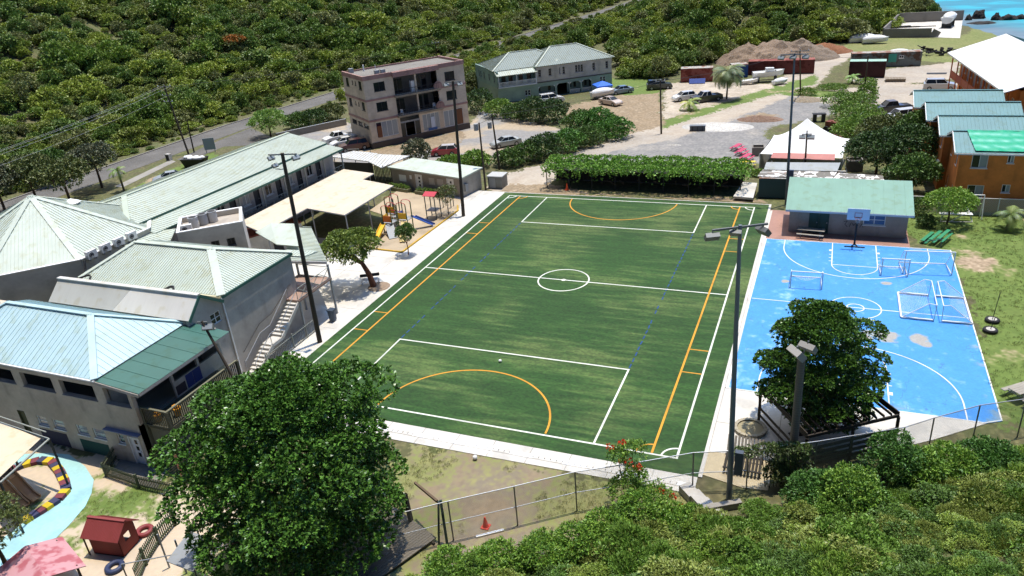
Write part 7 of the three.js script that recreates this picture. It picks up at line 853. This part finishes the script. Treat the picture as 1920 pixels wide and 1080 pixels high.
// ---------- orange townhouses ----------
const orangeW = wallM(0xe68c42);
{
  const xs = [32.5, 31.8, 31.1, 30.3], xe = [46, 40.2, 39.6, 38.9], nm = ['nearest orange townhouse with green tarpaulin on its teal roof', 'second orange townhouse with teal roof behind the tarpaulined one', 'third orange townhouse with teal roof, counting from the lawn', 'farthest orange townhouse with teal roof, beside the parked cars'];
  for (let k = 0; k < 4; k++) {
    const t = T('orange_townhouse', nm[k], 'building', 0, 0, 0, 0, 'orange townhouses'), z1 = -45.6 - 6.6 * k, z0 = z1 - 6.5, x0 = xs[k], x1 = xe[k], zm = (z0 + z1) / 2, S = frame([x0, z0], [x0, z1]), F = frame([x0, z1], [x1, z1]);
    const sh = new THREE.Shape([[0, -0.1], [6.5, -0.1], [6.5, 5.95], [3.25, 7.05], [0, 5.95]].map((p) => new THREE.Vector2(...p))), ws = [[1.1, 1.7, 4.3, 5.6], [4.6, 5.4, 4.3, 5.6], [1.2, 1.7, 1.0, 2.2], [4.6, 5.3, 1.0, 2.3]]; for (const [a, b, c, d] of ws) sh.holes.push(new THREE.Path([[a, c], [a, d], [b, d], [b, c]].map((p) => new THREE.Vector2(...p))));
    M('gable_wall', S.g(new THREE.ExtrudeGeometry(sh, { depth: 0.22, bevelEnabled: false }).translate(0, 0, -0.22)), orangeW, t); ws.forEach((w) => win(t, S, ...w, { cols: 1, rows: 2, curtain: w[0] > 3 ? [0] : [] }));
    const fw = k ? [] : [[1.05, 2.4, 4.45, 5.75], [3.95, 4.5, 5.0, 5.8], [1.1, 2.5, 1.45, 2.75], [3.95, 4.65, 2.1, 2.9], [7, 8.2, 4.5, 5.7], [7, 8.2, 1.5, 2.7]]; wall(t, F, -0.1, 5.9, fw, orangeW, 0.22, 0.225); fw.forEach((w) => win(t, F, ...w, { cols: 2, curtain: [1] }));
    M('wall', [bx(x1 - 0.2, x1, 0, 5.9, z0 + 0.1, z1 - 0.25), bx(x0 + 0.25, x1 - 0.25, 0, 5.9, z0, z0 + 0.15)], orangeW, t); const tl = MT.roofTeal;
    slope(t, [[x0 - 0.5, 6.0, z1 + 0.35], [x1 + 0.3, 6.0, z1 + 0.35], [x1 + 0.3, 7.2, zm], [x0 - 0.5, 7.2, zm]], tl, 0.35, 0.08, 0.03, 0.03); slope(t, [[x1 + 0.3, 6.05, z0 - 0.15], [x0 - 0.5, 6.05, z0 - 0.15], [x0 - 0.5, 7.2, zm], [x1 + 0.3, 7.2, zm]], tl, 0.35, 0.08, 0.03, 0.03);
    M('ridge_cap', capG([x0 - 0.5, 7.2, zm], [x1 + 0.3, 7.2, zm], 0.3), tl, t); M('barge_board', [beam([x0 - 0.52, 5.94, z1 + 0.35], [x0 - 0.52, 7.12, zm], 0.06, 0.22), beam([x0 - 0.52, 7.12, zm - 0.02], [x0 - 0.52, 6.0, z0 - 0.1], 0.06, 0.22)], MT.white, t); M('gutter', bx(x0 - 0.5, x1 + 0.3, 5.82, 5.95, z1 + 0.3, z1 + 0.42), MT.white, t);
    if (!k) { const g = new THREE.PlaneGeometry(1, 1, 70, 24), p = g.attributes.position; for (let i = 0; i < p.count; i++) { const u = p.getX(i) + 0.5, v = p.getY(i) + 0.5; const z = z1 + 0.2 + (zm - z1 - 0.25) * v; p.setXYZ(i, x0 + 1.1 + 0.5 * (1 - v) - 0.4 + u * 12, 6.0 + ((z1 + 0.35 - z) / 3.6) * 1.2 + 0.1 + 0.05 * fbm(u * 26, v * 9, 221, 3) + 0.025 * Math.sin(v * 22 + 3 * fbm(u * 20, v * 4, 224, 2)), z); } g.computeVertexNormals(); M('tarpaulin', g, mat(0x1f9e72, 0.3, { side: THREE.DoubleSide }), t); }
    if (k === 1) M('wall_air_conditioner', S.b(5.2, 6.0, 2.4, 3.0, 0.02, 0.35), MT.white, t);
  }
}
{ // white-roofed orange apartments
  const t = T('orange_apartment_block', 'long orange apartment block with white metal roof and red balconies', 'building'), F = frame([38.6, -99.5], [41.4, -70.6]), L = F.L, q = (u, y, o) => V(u, y, o).applyMatrix4(F.m).toArray(), D = 11, rm = mat(0xf4f4f0, 0.6), holes = [];
  for (let u = 1.2; u < L - 2; u += 3.6) for (const v of [0.1, 3.3]) holes.push([u, u + 0.9, v, v + 2.1], [u + 1.6, u + 2.5, v + 0.9, v + 2.0]); wall(t, F, -0.1, 6.6, holes, orangeW); holes.forEach((h, i) => (i % 2 ? win(t, F, ...h, { cols: 2 }) : door(t, F, ...h, i % 4 ? MT.white : mat(0x6d3a2a, 0.7)))); M('wall', [F.b(0, 0.2, 0, 6.6, -D, -0.21), F.b(L - 0.2, L, 0, 6.6, -D, -0.21), F.b(0.2, L - 0.2, 0, 6.6, -D, -D + 0.2)], orangeW, t);
  M('gable_wall', [0.1, L - 0.1].map((u) => { const s = new THREE.Shape([[0, 6.6], [-D, 6.6], [-D / 2, 8.9]].map((p) => new THREE.Vector2(...p))); return new THREE.ExtrudeGeometry(s, { depth: 0.15, bevelEnabled: false }).rotateY(-PI / 2).translate(u + 0.07, 0, 0).applyMatrix4(F.m); }), orangeW, t);
  M('gallery_floor', F.b(0, L, 3.1, 3.25, 0.003, 1.3), mat(0x9a5a36, 0.8), t); for (let i = 0; i <= 8; i++) M('post', F.b((L - 0.15) * i / 8, (L - 0.15) * i / 8 + 0.15, -0.1, 6.5, 1.15, 1.3), mat(0xb0602c, 0.8), t); for (let i = 0; i < 8; i++) M('balcony_panel', F.b((L - 0.15) * i / 8 + 0.16, (L - 0.15) * (i + 1) / 8 - 0.01, 3.26, 4.2, 1.2, 1.27), i % 3 === 1 ? mat(0x8c3a28, 0.7) : mat(0x9a4a2c, 0.7), t);
  slope(t, [q(-0.7, 6.7, 1.9), q(L + 0.6, 6.7, 1.9), q(L + 0.6, 9.1, -D / 2), q(-0.7, 9.1, -D / 2)], rm, 0.45, 0.1, 0.07, 0.05); slope(t, [q(L + 0.6, 6.7, -D - 1), q(-0.7, 6.7, -D - 1), q(-0.7, 9.1, -D / 2), q(L + 0.6, 9.1, -D / 2)], MT.roofTeal, 0.45); M('fascia', beam(q(-0.7, 6.58, 1.92), q(L + 0.6, 6.58, 1.92), 0.05, 0.2), MT.white, t);
}
// ---------- trees and hedges on the right ----------
[[1640, 335, 5.6, 3.2, 'dark', 'dark broad tree behind the pavilion roof'], [1690, 330, 6.0, 3.4, 'dark', 'dark broad tree between pavilion and orange wall'], [1725, 300, 6.2, 2.8, 'mid', 'leafy tree leaning on the orange townhouse wall'], [1655, 290, 5.0, 3.0, 'olive', 'olive tree behind the dark broad trees'], [1705, 365, 4.4, 2.4, 'mid', 'leafy tree at the corner of the pavilion']].forEach(([u, v, h, r, c, l], i) => tree('shade_tree', l, 'tree', RT[i], { h, r, ry: h * 0.42, th: h * 0.4, tr: 0.16, n: 2300, L: 0.28, W: 0.15, cols: GREENS[c], seed: 50 + i, nl: 12, rag: 0.6, group: 'shade trees behind the pavilion' }));
tree('flame_leaf_tree', 'bright light green round tree beside the swing frame', 'tree', [31.83,-41.81], { h: 3.5, r: 2.1, ry: 1.35, th: 1.7, tr: 0.09, n: 2000, L: 0.2, W: 0.09, cols: [0x86a83c, 0x7a9c34, 0x98b84c, 0x6c8e2e], seed: 61, nl: 11 });
[[1575, 200, 2.6, 1.9], [1605, 205, 2.6, 2.2], [1590, 222, 2.6, 2.0], [1618, 232, 2.8, 2.2], [1632, 248, 2.6, 2.2], [1600, 250, 2.6, 2.2], [1590, 262, 2.3, 2.0], [1625, 190, 1.6, 2.6]].forEach(([u, v, r, h], i) => shrub('car_park_bush', ['bright bush at the track end of the car park hedge', 'bright bush second along the car park hedge', 'bright bush behind the loader machine', 'bright bush beside the silver estate car', 'bright bush at the foot of the orange wall trees', 'bright bush in the middle of the car park hedge', 'bright bush behind the white tent corner', 'tall creeper bush at the foot of the leaning pole'][i], BP[i], r, h, r, 70 + i, [0x7a9a3c, 0x6a8c34, 0x8aa84a, 0x5c7c2c], 'bushes of the car park hedge', { n: 900, L: 0.26, W: 0.12 }));
[[1722, 405, 0.9, 1.6, 'mid', 'low bush at the lawn end of the pavilion'], [1735, 425, 0.8, 1.0, 'dark', 'dark low bush beside the green bleachers'], [1512, 178, 1.8, 1.0, 'light', 'low grassy bush at the foot of the crossarm pole'], [1560, 168, 2.4, 0.8, 'light', 'low grassy bush on the track island'], [1625, 158, 1.6, 0.9, 'light', 'low bush in front of the maroon container'], [1420, 330, 1.0, 0.7, 'light', 'weeds beside the concrete slab']].forEach(([u, v, r, h, c, l], i) => shrub('low_bush', l, LB[i], r, h, r * 0.8, 90 + i, GREENS[c], null, { n: Math.round(380 * r), L: 0.2, W: 0.09 }));
// ---------- vine covered shelter behind the goal ----------
{
  const t = T('vine_shelter', 'dark open shelter overgrown with bright green vines behind the far goal line', 'shelter'), R = rng(231), x0 = -10.6, x1 = 12.2, zf = -47.4, zb = -51; for (let i = 0; i <= 8; i++) for (const z of [zf, zb]) M('post', bar([x0 + ((x1 - x0) * i) / 8, -0.1, z], [x0 + ((x1 - x0) * i) / 8, 2.3, z], 0.06), MT.dark, t); M('beam', [bar([x0, 2.3, zf], [x1, 2.3, zf], 0.06), bar([x0, 2.3, zb], [x1, 2.3, zb], 0.06), bar([x0, 1.1, zf], [x1, 1.1, zf], 0.035)], MT.dark, t);
  M('back_screen', bx(x0, x1, 0, 2.2, zb - 0.1, zb - 0.02), mat(0x3c3a30, 0.9, { map: tWood }), t); M('roof_mesh', quad([x0, 2.35, zf], [x1, 2.35, zf], [x1, 2.35, zb], [x0, 2.35, zb]), mat(0x3a3d33, 0.9), t);
  const bl = []; for (let x = x0; x < x1; x += 0.75) { const gapd = x > -8.3 && x < -7; for (const z of [zf + 0.2, (zf + zb) / 2, zb]) if (!gapd || z < -50) bl.push([x + R() * 0.4, 2.45 + 0.25 * R(), z + 0.5 * (R() - 0.5), 0.85, 0.4 + 0.2 * R(), 1.0]); if (R() < 0.5) bl.push([x, 1.9 - 0.5 * R(), zf + 0.15, 0.5, 0.7, 0.25]); }
  M('vines', leafGeo(R, bl, 9000, 0.2, 0.15, [0x6f9a34, 0x83ad42, 0x5e8a2c, 0x93bb52], { k: 3, lift: 0.5 }), leafM, t); M('stored_timber', Array.from({ length: 14 }, () => { const x = x0 + 1 + R() * 20; return beam([x, 0.2 + R() * 0.8, zf - 1 - R()], [x + 2 * (R() - 0.3), 0.2 + R() * 0.9, zf - 1.2 - R()], 0.1, 0.14); }), MT.wood, t); stuff(t.children[t.children.length - 1]);
}
{ const p = [-7.88,-46.85], t = T('traffic_cone', 'orange traffic cone in front of the vine shelter', 'cone', p[0], 0, p[1]); M('cone', new THREE.CylinderGeometry(0.04, 0.19, 0.75, 14).translate(0, 0.42, 0), mat(0xcf4a1c, 0.6), t); M('foot', bx(-0.25, 0.25, 0, 0.05, -0.25, 0.25), mat(0xb8401a, 0.6), t); }
const FB = [[13.63,6.73],[12.46,8.04],[11.2,9.34],[14.94,6.52],[15.94,6.21],[5.62,12.23],[7.68,11.44],[9.66,10.47]];
const SB = [[25.13,-1.1],[26.41,-1.25],[22.4,1.66],[28.17,-2.67],[30.03,-3.67],[23.16,2.84],[21.4,2.38]];
// ---------- near trees, fences, pergola ----------
{ // big glossy tree in front
  const R = rng(301), x = -1.8, z = 13.0, t = T('almond_tree', 'big glossy round tree in the foreground beside the field', 'tree', x, 0, z);
  const bl = tieredCrown(t, R, 54, 4.55, 4.8, 5.5, 1.0, 1.9, 19000, 0.19, 0.1, [0x4a7027, 0x557d2e, 0x3c5d1f, 0x628c38]); M('trunk', branchy(R, 0, 0, 3.2, 0.34, bl, [0, 0], 24), barkM, t);
}
{ const R = rng(302), t = T('court_side_tree', 'dense dark round tree standing over the pergola beside the court', 'tree', 21.0, 0, -5.2), bl = tieredCrown(t, R, 42, 2.75, 3.65, 4.15, 0.55, 1.15, 11000, 0.17, 0.085, [0x4f7228, 0x436422, 0x5c8230, 0x3a581e], 0.2, 0.3); M('trunk', branchy(R, 0, 0, 3, 0.28, bl, [0, 0], 14), barkM, t); }
tree('edge_tree', 'feathery tree with small leaves at the bottom picture corner', 'tree', [-16.93,3.6,18.89].filter((_, i) => i !== 1), { h: 5.0, r: 1.7, ry: 1.6, th: 2.4, tr: 0.12, n: 1800, L: 0.18, W: 0.07, cols: GREENS.olive, seed: 303, off: [0.3, 0.2] });
{ // timber pergola
  const t = T('timber_pergola', 'dark weathered timber pergola under the court side tree', 'pergola'), m = MT.woodDark, A = [18.15, -4.8], B = [20.9, -0.7], C = [25.5, -4.0], D = [22.6, -8.0], h = 2.35; 
  for (const p of [A, B, C, D, [23.2, -2.35]]) M('post', bx(p[0] - 0.08, p[0] + 0.08, -0.2, h, p[1] - 0.08, p[1] + 0.08), m, t); const bm = (p, q, y, w = 0.09, hh = 0.18) => beam([p[0], y, p[1]], [q[0], y, q[1]], w, hh); M('header', [bm(A, B, h + 0.09), bm(B, C, h + 0.09), bm(C, D, h + 0.09), bm(D, A, h + 0.09)], m, t);
  for (let i = 0; i <= 12; i++) { const s = i / 12, p = [B[0] + (C[0] - B[0]) * s, B[1] + (C[1] - B[1]) * s], q = [A[0] + (D[0] - A[0]) * s, A[1] + (D[1] - A[1]) * s]; M('rafter', bm(p, q, h + 0.26, 0.06, 0.14), m, t); } for (const y of [0.5, 0.85, 1.2, 1.55]) M('side_board', [bm(B, C, y, 0.04, 0.2)], m, t); for (const y of [0.6, 1.1]) M('side_board', bm(A, B, y, 0.04, 0.18), m, t); M('bench', [bm([20, -3.4], [23.4, -5.2], 0.45, 0.4, 0.06)], m, t);
  const e = T('slatted_bench', 'dark slatted bench frame on the pale slab beside the steel pole', 'bench'); for (let i = 0; i < 11; i++) M('slat', bx(16.75 + i * 0.185, 16.88 + i * 0.185, 0.42, 0.47, -0.9, 0.6), MT.woodDark, e); for (let i = 0; i < 11; i++) M('back_slat', beam([16.815 + i * 0.185, 0.5, -0.95], [16.815 + i * 0.185, 1.25, -1.45], 0.13, 0.04), mat(0xa09c94, 0.85, { map: tWood }), e); M('rail', [bx(16.7, 18.8, 0.34, 0.41, -0.8, -0.72), bx(16.7, 18.8, 0.34, 0.41, 0.4, 0.48)], MT.dark, e); for (const q of [[16.8, -0.76], [18.7, -0.76], [16.8, 0.44], [18.7, 0.44]]) M('leg', bx(q[0] - 0.04, q[0] + 0.04, 0, 0.34, q[1] - 0.04, q[1] + 0.04), MT.dark, e);
}
pole('weathered_light_post', 'weathered timber post with two old floodlights in front of the dark tree', 'light pole', [20.28,-0.36], [20.24,7.44,-0.36], 0.24, 0.2, MT.woodGrey, (t, q) => { flood(t, q[0] - 0.25, q[1] + 0.75, q[2] + 0.2, 2.2, 1.7, mat(0x9a968e, 0.6)); flood(t, q[0] + 0.25, q[1] + 0.95, q[2] - 0.1, 2.6, 1.5, mat(0x8a867e, 0.6)); M('bracket', [bar(q, [q[0] - 0.25, q[1] + 0.8, q[2] + 0.2], 0.05), bar(q, [q[0] + 0.25, q[1] + 1.0, q[2] - 0.1], 0.05)], MT.galv, t); });
{ const t = T('stone_ring', 'round stone edged tree pit beside the pergola', 'tree pit', 17.75, 0.05, -3.9); for (let i = 0; i < 16; i++) { const a = (i / 16) * 2 * PI; M('stone', new THREE.BoxGeometry(0.32, 0.2, 0.2).rotateY(-a + PI / 2).translate(Math.cos(a) * 0.85, 0.1, Math.sin(a) * 0.85), mat(0xada693, 0.95, { map: tConc }), t); } M('soil', new THREE.CylinderGeometry(0.75, 0.75, 0.1, 16).translate(0, 0.06, 0), mat(0x8d8468, 1), t); }
// chain-link fence along the near side
{
  const t = T('chain_link_fence', 'tall galvanised chain link fence crossing the foreground', 'fence'), P = [[0.6, 12.6], [4.4, 9.7], [7.2, 7.7], [9.85, 5.75], [12.6, 4.2], [15.4, 2.5], [18.1, 1.5], [21.4, -0.2], [25.7, -2.7], [27.2, -4.0], [29.6, -5.9], [32, -7.2], [36, -10], [40, -12.8]], h = 2.6;
  P.forEach((p, i) => { M('post', bar([p[0], -0.2, p[1]], [p[0], h, p[1]], 0.04, 7), MT.galv, t); if (i + 1 < P.length) { const q = P[i + 1]; M('top_rail', bar([p[0], h, p[1]], [q[0], h, q[1]], 0.03), MT.steel, t); if (i < 6) M('mid_rail', bar([p[0], h * 0.48, p[1]], [q[0], h * 0.48, q[1]], 0.025), MT.steel, t); M('chain_link', quad([p[0], h, p[1]], [q[0], h, q[1]], [q[0], 0.02, q[1]], [p[0], 0.02, p[1]]), chainM, t); } });
  const g = T('dark_gate_post', 'dark green pair of leaning gate posts at the deck end of the fence', 'gate post'); M('post', [beam([4.3, 0, 10.2], [4.01,2.6,9.74], 0.14), beam([3.9, 0, 10.4], [3.94,2.6,9.84], 0.08)], mat(0x26382f, 0.7), g); M('brace', beam([3.82,2.5,9.76], [1.86,2.3,8.6], 0.12), MT.wood, g);
  const k = T('playground_rail', 'thin grey steel rail of the playground fence at the picture bottom', 'fence'); const a = [-9.44,2,17.78], b = [-6.6,2.2,16.27], c = [-2.24,2,15.8]; M('rail', [bar(a, b, 0.03), bar(b, c, 0.03)], MT.steel, k); for (const p of [a, b, c]) M('post', bar([p[0], -0.1, p[2]], p, 0.04), MT.galv, k);
}
{ const R = rng(311), bl = []; for (let i = 0; i < 34; i++) { const q = i < 12 ? i / 12 : 0.45 + 0.55 * R(); bl.push([17.7 + q * 3.3, i < 12 ? 2.45 + 0.2 * R() : 0.3 + 2.0 * R(), 1.65 - q * 1.5 + 0.25 * R(), 0.42, i < 12 ? 0.22 : 0.5, 0.36]); } const t = T('fence_creeper', 'dry creeper climbing over the chain link fence by the steel pole', 'creeper'); M('foliage', leafGeo(R, bl, 2600, 0.12, 0.06, [0x4e6a2a, 0x5c6a3a, 0x5a7030, 0x46522c], { rag: 0.8 }), leafM, t); M('stems', Array.from({ length: 16 }, () => { const x = 18.9 + 2.2 * R(); return bar([x, 0, 1.2 - (x - 18.9) * 0.5], [x + R() - 0.5, 2.2, 1.1 - (x - 18.9) * 0.5], 0.02, 4); }), MT.woodDark, t); stuff(t.children[t.children.length - 1]); }
// deck at the foot of the big tree
{ const t = T('plank_deck', 'grey plank deck at the foot of the big tree', 'deck'); for (let i = 0; i < 22; i++) { const o = i * 0.165; M('plank', beam([1.3 - 1 + o * 0.92, 0.2, 9.0 - 0.4 + o * 0.39], [1.3 - 1 + o * 0.92 - 1.9, 0.2, 9.0 - 0.4 + o * 0.39 + 4.4], 0.15, 0.06), MT.woodGrey, t); } M('joist', [beam([0.2, 0.1, 8.9], [3.6, 0.1, 10.3], 0.1, 0.12), beam([-1.2, 0.1, 12.2], [2.2, 0.1, 13.6], 0.1, 0.12)], MT.woodDark, t); }
for (const [p, l] of [[[1.67,9.26], 'dark timber post standing on the plank deck corner']]) one('deck_post', l, 'post', beam([p[0], -0.1, p[1]], [p[0] - 0.1, 2.0, p[1]], 0.2), MT.woodDark);
{ const p = [5.62,8.31], t = T('traffic_cone', 'orange traffic cone on the dry ground behind the chain link fence', 'cone', p[0], 0, p[1]); M('cone', new THREE.CylinderGeometry(0.04, 0.17, 0.62, 14).translate(0, 0.36, 0), mat(0xcf3a1c, 0.6), t); M('foot', bx(-0.22, 0.22, 0, 0.05, -0.22, 0.22), mat(0xb8341a, 0.6), t); }
for (const [p, l, r] of [[[2.74,3.33], 'white ball lying on the dry ground near the field', 0.14], [[-0.14,-7.45], 'white ball on the turf inside the near penalty area', 0.12]]) { const t = T('ball', l, 'ball', p[0], r + 0.04, p[1]); M('cover', new THREE.SphereGeometry(r, 20, 14), MT.white, t); M('panel_seam', [new THREE.TorusGeometry(r, 0.006, 4, 24), new THREE.TorusGeometry(r, 0.006, 4, 24).rotateX(PI / 2)], MT.grey, t); }
one('white_plank', 'white painted plank lying on the ground near the cone', 'plank', [beam([[5.45,9.17][0], 0.06, [5.45,9.17][1]], [[6.65,8.28][0], 0.06, [6.65,8.28][1]], 0.12, 0.08)], MT.white);
{ const t = T('concrete_blocks', 'row of stepped grey concrete blocks by the corner pole', 'blocks'); [[15.3, 2.9], [15.85, 3.35], [16.4, 3.85], [16.95, 4.35]].forEach(([x, z], i) => M('block', new THREE.BoxGeometry(0.68, 0.5, 1.0).rotateY(0.75).translate(x, 0.22 + 0.002 * i, z), mat(0xb9b6b0, 0.92, { map: tConc }), t)); const k = T('low_concrete_wall', 'low concrete retaining wall beneath the corner pole', 'wall'); M('wall', beam([14.6, 0.2, 5.2], [18.0, 0.2, 3.2], 0.25, 0.7), MT.concDark, k); M('coping', beam([14.6, 0.58, 5.2], [18.0, 0.58, 3.2], 0.32, 0.06), mat(0x98948c, 0.92, { map: tConc }), k); }
// flowering shrub at the fence
{ const R = rng(321), t = T('flowering_shrub', 'feathery shrub with orange red flowers poking through the fence', 'shrub', 12.4, 0, 4.9), bl = [[0, 1.2, 0, 0.9, 0.9, 0.9], [0.5, 2.3, 0.1, 0.55, 0.8, 0.5], [-0.5, 3.2, -0.2, 0.5, 0.5, 0.5], [1.6, 1.6, 0.2, 0.8, 0.5, 0.6], [0.2, 3.6, -0.6, 0.6, 0.35, 0.5]]; M('stems', bl.map((b) => bar([0, -0.1, 0], [b[0], b[1], b[2]], 0.04, 5, 0.015)), barkM, t); M('foliage', leafGeo(R, bl, 1900, 0.16, 0.05, GREENS.fern, { rag: 0.9 }), leafM, t); [[-0.9, 3.7, -0.3], [-0.2, 3.1, -0.1], [0.1, 3.25, 0], [0.6, 3.0, 0.1], [-0.35, 3.9, -0.5], [1.8, 1.9, 0.3], [2.4, 1.6, 0.2], [2.9, 1.2, 0.4], [0.9, 0.9, 0.9]].forEach((b) => M('flower_head', leafGeo(R, [[...b, 0.2, 0.14, 0.2]], 26, 0.1, 0.07, [0xd8431c, 0xe05a24, 0xc23a18], { k: 3 }), leafM, t)); }
[[1205, 1010, 1.4, 2.0], [1150, 1035, 1.4, 1.5], [1090, 1060, 1.3, 1.3], [1255, 1015, 1.2, 1.2], [1295, 1015, 1.0, 1.0], [850, 1092, 1.3, 1.1], [935, 1088, 1.3, 1.1], [1020, 1078, 1.3, 1.2]].forEach(([u, v, r, h], i) => shrub('fern_leaf_bush', ['tall fern leaved bush directly below the orange flowers', 'fern leaved bush, first toward the cone from the tall one', 'fern leaved bush, second toward the cone from the tall one', 'fern leaved bush beside the concrete blocks', 'fern leaved bush against the low concrete wall', 'fern leaved bush at the gate post end of the fence', 'fern leaved bush directly below the orange cone', 'fern leaved bush between the cone and the tall bush'][i], FB[i], r, h, r * 0.9, 330 + i, GREENS.fern, 'bushes along the near fence', { n: 1700, L: 0.17, W: 0.06, nl: 10 }));
[[1665, 905, 1.4, 2.7], [1715, 910, 1.4, 1.7], [1560, 950, 1.5, 1.1], [1780, 890, 1.4, 1.3], [1850, 880, 1.4, 1.3], [1590, 985, 1.5, 2.2], [1520, 960, 1.4, 1.6]].forEach(([u, v, r, h], i) => shrub('slope_bush', ['tall feathery bush rising in front of the pergola end', 'broad bush beside the tall feathery bush', 'low bush below the pergola side boards', 'bush under the court corner of the fence', 'bush below the lawn fence near the picture edge', 'feathery bush in the dip of the slope', 'dark bush at the foot of the creeper'][i], SB[i], r, h, r * 0.9, 350 + i, i % 2 ? GREENS.fern : [0x4f7a30, 0x5f8a38, 0x426a28], 'bushes on the near slope', { n: 2000, L: 0.17, W: 0.065, nl: 11 }));
{ // loose grass tufts on lawns and playground
  const g = leafGeo(rng(361), [[0, 0.02, 0, 0.16, 0.05, 0.16]], 22, 0.16, 0.02, [0xffffff, 0xdddddd], { k: 1, lift: 1.6 }), R = rng(362), sp = [], zone = (P, n, keep) => { const xs = P.map((p) => p[0]), zs = P.map((p) => p[1]), a = Math.min(...xs), b = Math.max(...xs), c = Math.min(...zs), d = Math.max(...zs); for (let i = 0; i < n; i++) { const x = a + (b - a) * R(), z = c + (d - c) * R(), f = fbm(x / 5.5, z / 5.5, 81, 4) * 0.6 + 0.4 * fbm(x / 1.3, z / 1.3, 84, 3); if (inPoly(x, z, P) && keep(f) && !inPoly(x, z, PLAYPATH)) sp.push([x, z, 0.35 + 0.5 * R(), R() * 6.28, 0, Math.floor(R() * 4)]); } };
  zone(ZN[2][1], 7000, (f) => f < 0.58); zone(ZN[1][1], 5000, (f) => f > 0.47); zone(ZN[0][1], 4000, (f) => f > 0.54);
  scatter('grass', 'short grass tufts on the lawn and dry ground', 'grass', [['grass_tufts', g, leafM]], sp, [[0.2, 0.24, 0.06], [0.24, 0.27, 0.08], [0.17, 0.21, 0.05], [0.28, 0.28, 0.11]]);
}
// ---------- near slope: undergrowth, grass ----------
{
  const fine = (seed, rx, ry, n, L, W, o) => crownProto(seed, rx, ry, n, L, W, { k: 4, ...o });
  const protos = [['bushes', fine(11, 1.15, 0.8, 1500, 0.15, 0.07), leafM], ['bushes', fine(12, 0.9, 1.0, 1300, 0.12, 0.06), leafM], ['bushes', fine(13, 1.3, 0.6, 1500, 0.22, 0.045, { lift: 0.6 }), leafM], ['grass_blades', leafGeo(rng(17), [[0, 0.1, 0, 0.6, 0.1, 0.6]], 420, 0.75, 0.022, [0xffffff, 0xdddddd, 0xf4e8c8], { k: 1, lift: 1.5, flat: 0 }), leafM]];
  const tints = [[0.19, 0.34, 0.045], [0.26, 0.41, 0.055], [0.14, 0.27, 0.04], [0.32, 0.44, 0.07], [0.13, 0.24, 0.04], [0.31, 0.38, 0.08]];
  const R = rng(201), spots = [];
  for (let x = 2; x < 48; x += 0.66) for (let z = -30; z < 30; z += 0.66) {
    const px = x + 0.8 * R() - 0.4, pz = z + 0.8 * R() - 0.4, kk = R(), t = R(), sc = R(), ro = R(), d = pz - fenceZ(px), g = fbm(px / 4, pz / 4, 171, 3);
    if (d < 1.5 + (px > 13 && px < 18.6 ? 3.4 : px >= 18.6 && px < 26 ? 1.6 : 0) || d > 26 || !camF(px, hgt(px, pz), pz, 1.12)) continue;
    if (px < 13 && d < 3.4) continue;
    spots.push([px, pz, (0.32 + 0.62 * sc * sc) * (g > 0.55 ? 1.3 : 0.9) * clamp(0.45 + d * 0.09, 0.5, 1), ro * 6.28, Math.floor(kk * 3.6), Math.floor(g * 7 + t * 3), -0.15, 0.8 + 0.6 * t]);
  }
  scatter('undergrowth', 'tangled green undergrowth on the slope below the wire fence', 'undergrowth', protos, spots, tints);
}
// put each group's origin at its base
scene.updateMatrixWorld(true);
for (const o of scene.children) if (o.isGroup && o.userData.kind === 'thing' && o.position.lengthSq() === 0 && o.children.every((c) => c.isMesh && c.position.lengthSq() === 0)) {
  const b = new THREE.Box3().setFromObject(o), c = b.getCenter(V(0, 0, 0)); c.y = b.min.y; o.position.copy(c); for (const k of o.children) k.position.sub(c);
}
renderer.render(scene, camera);
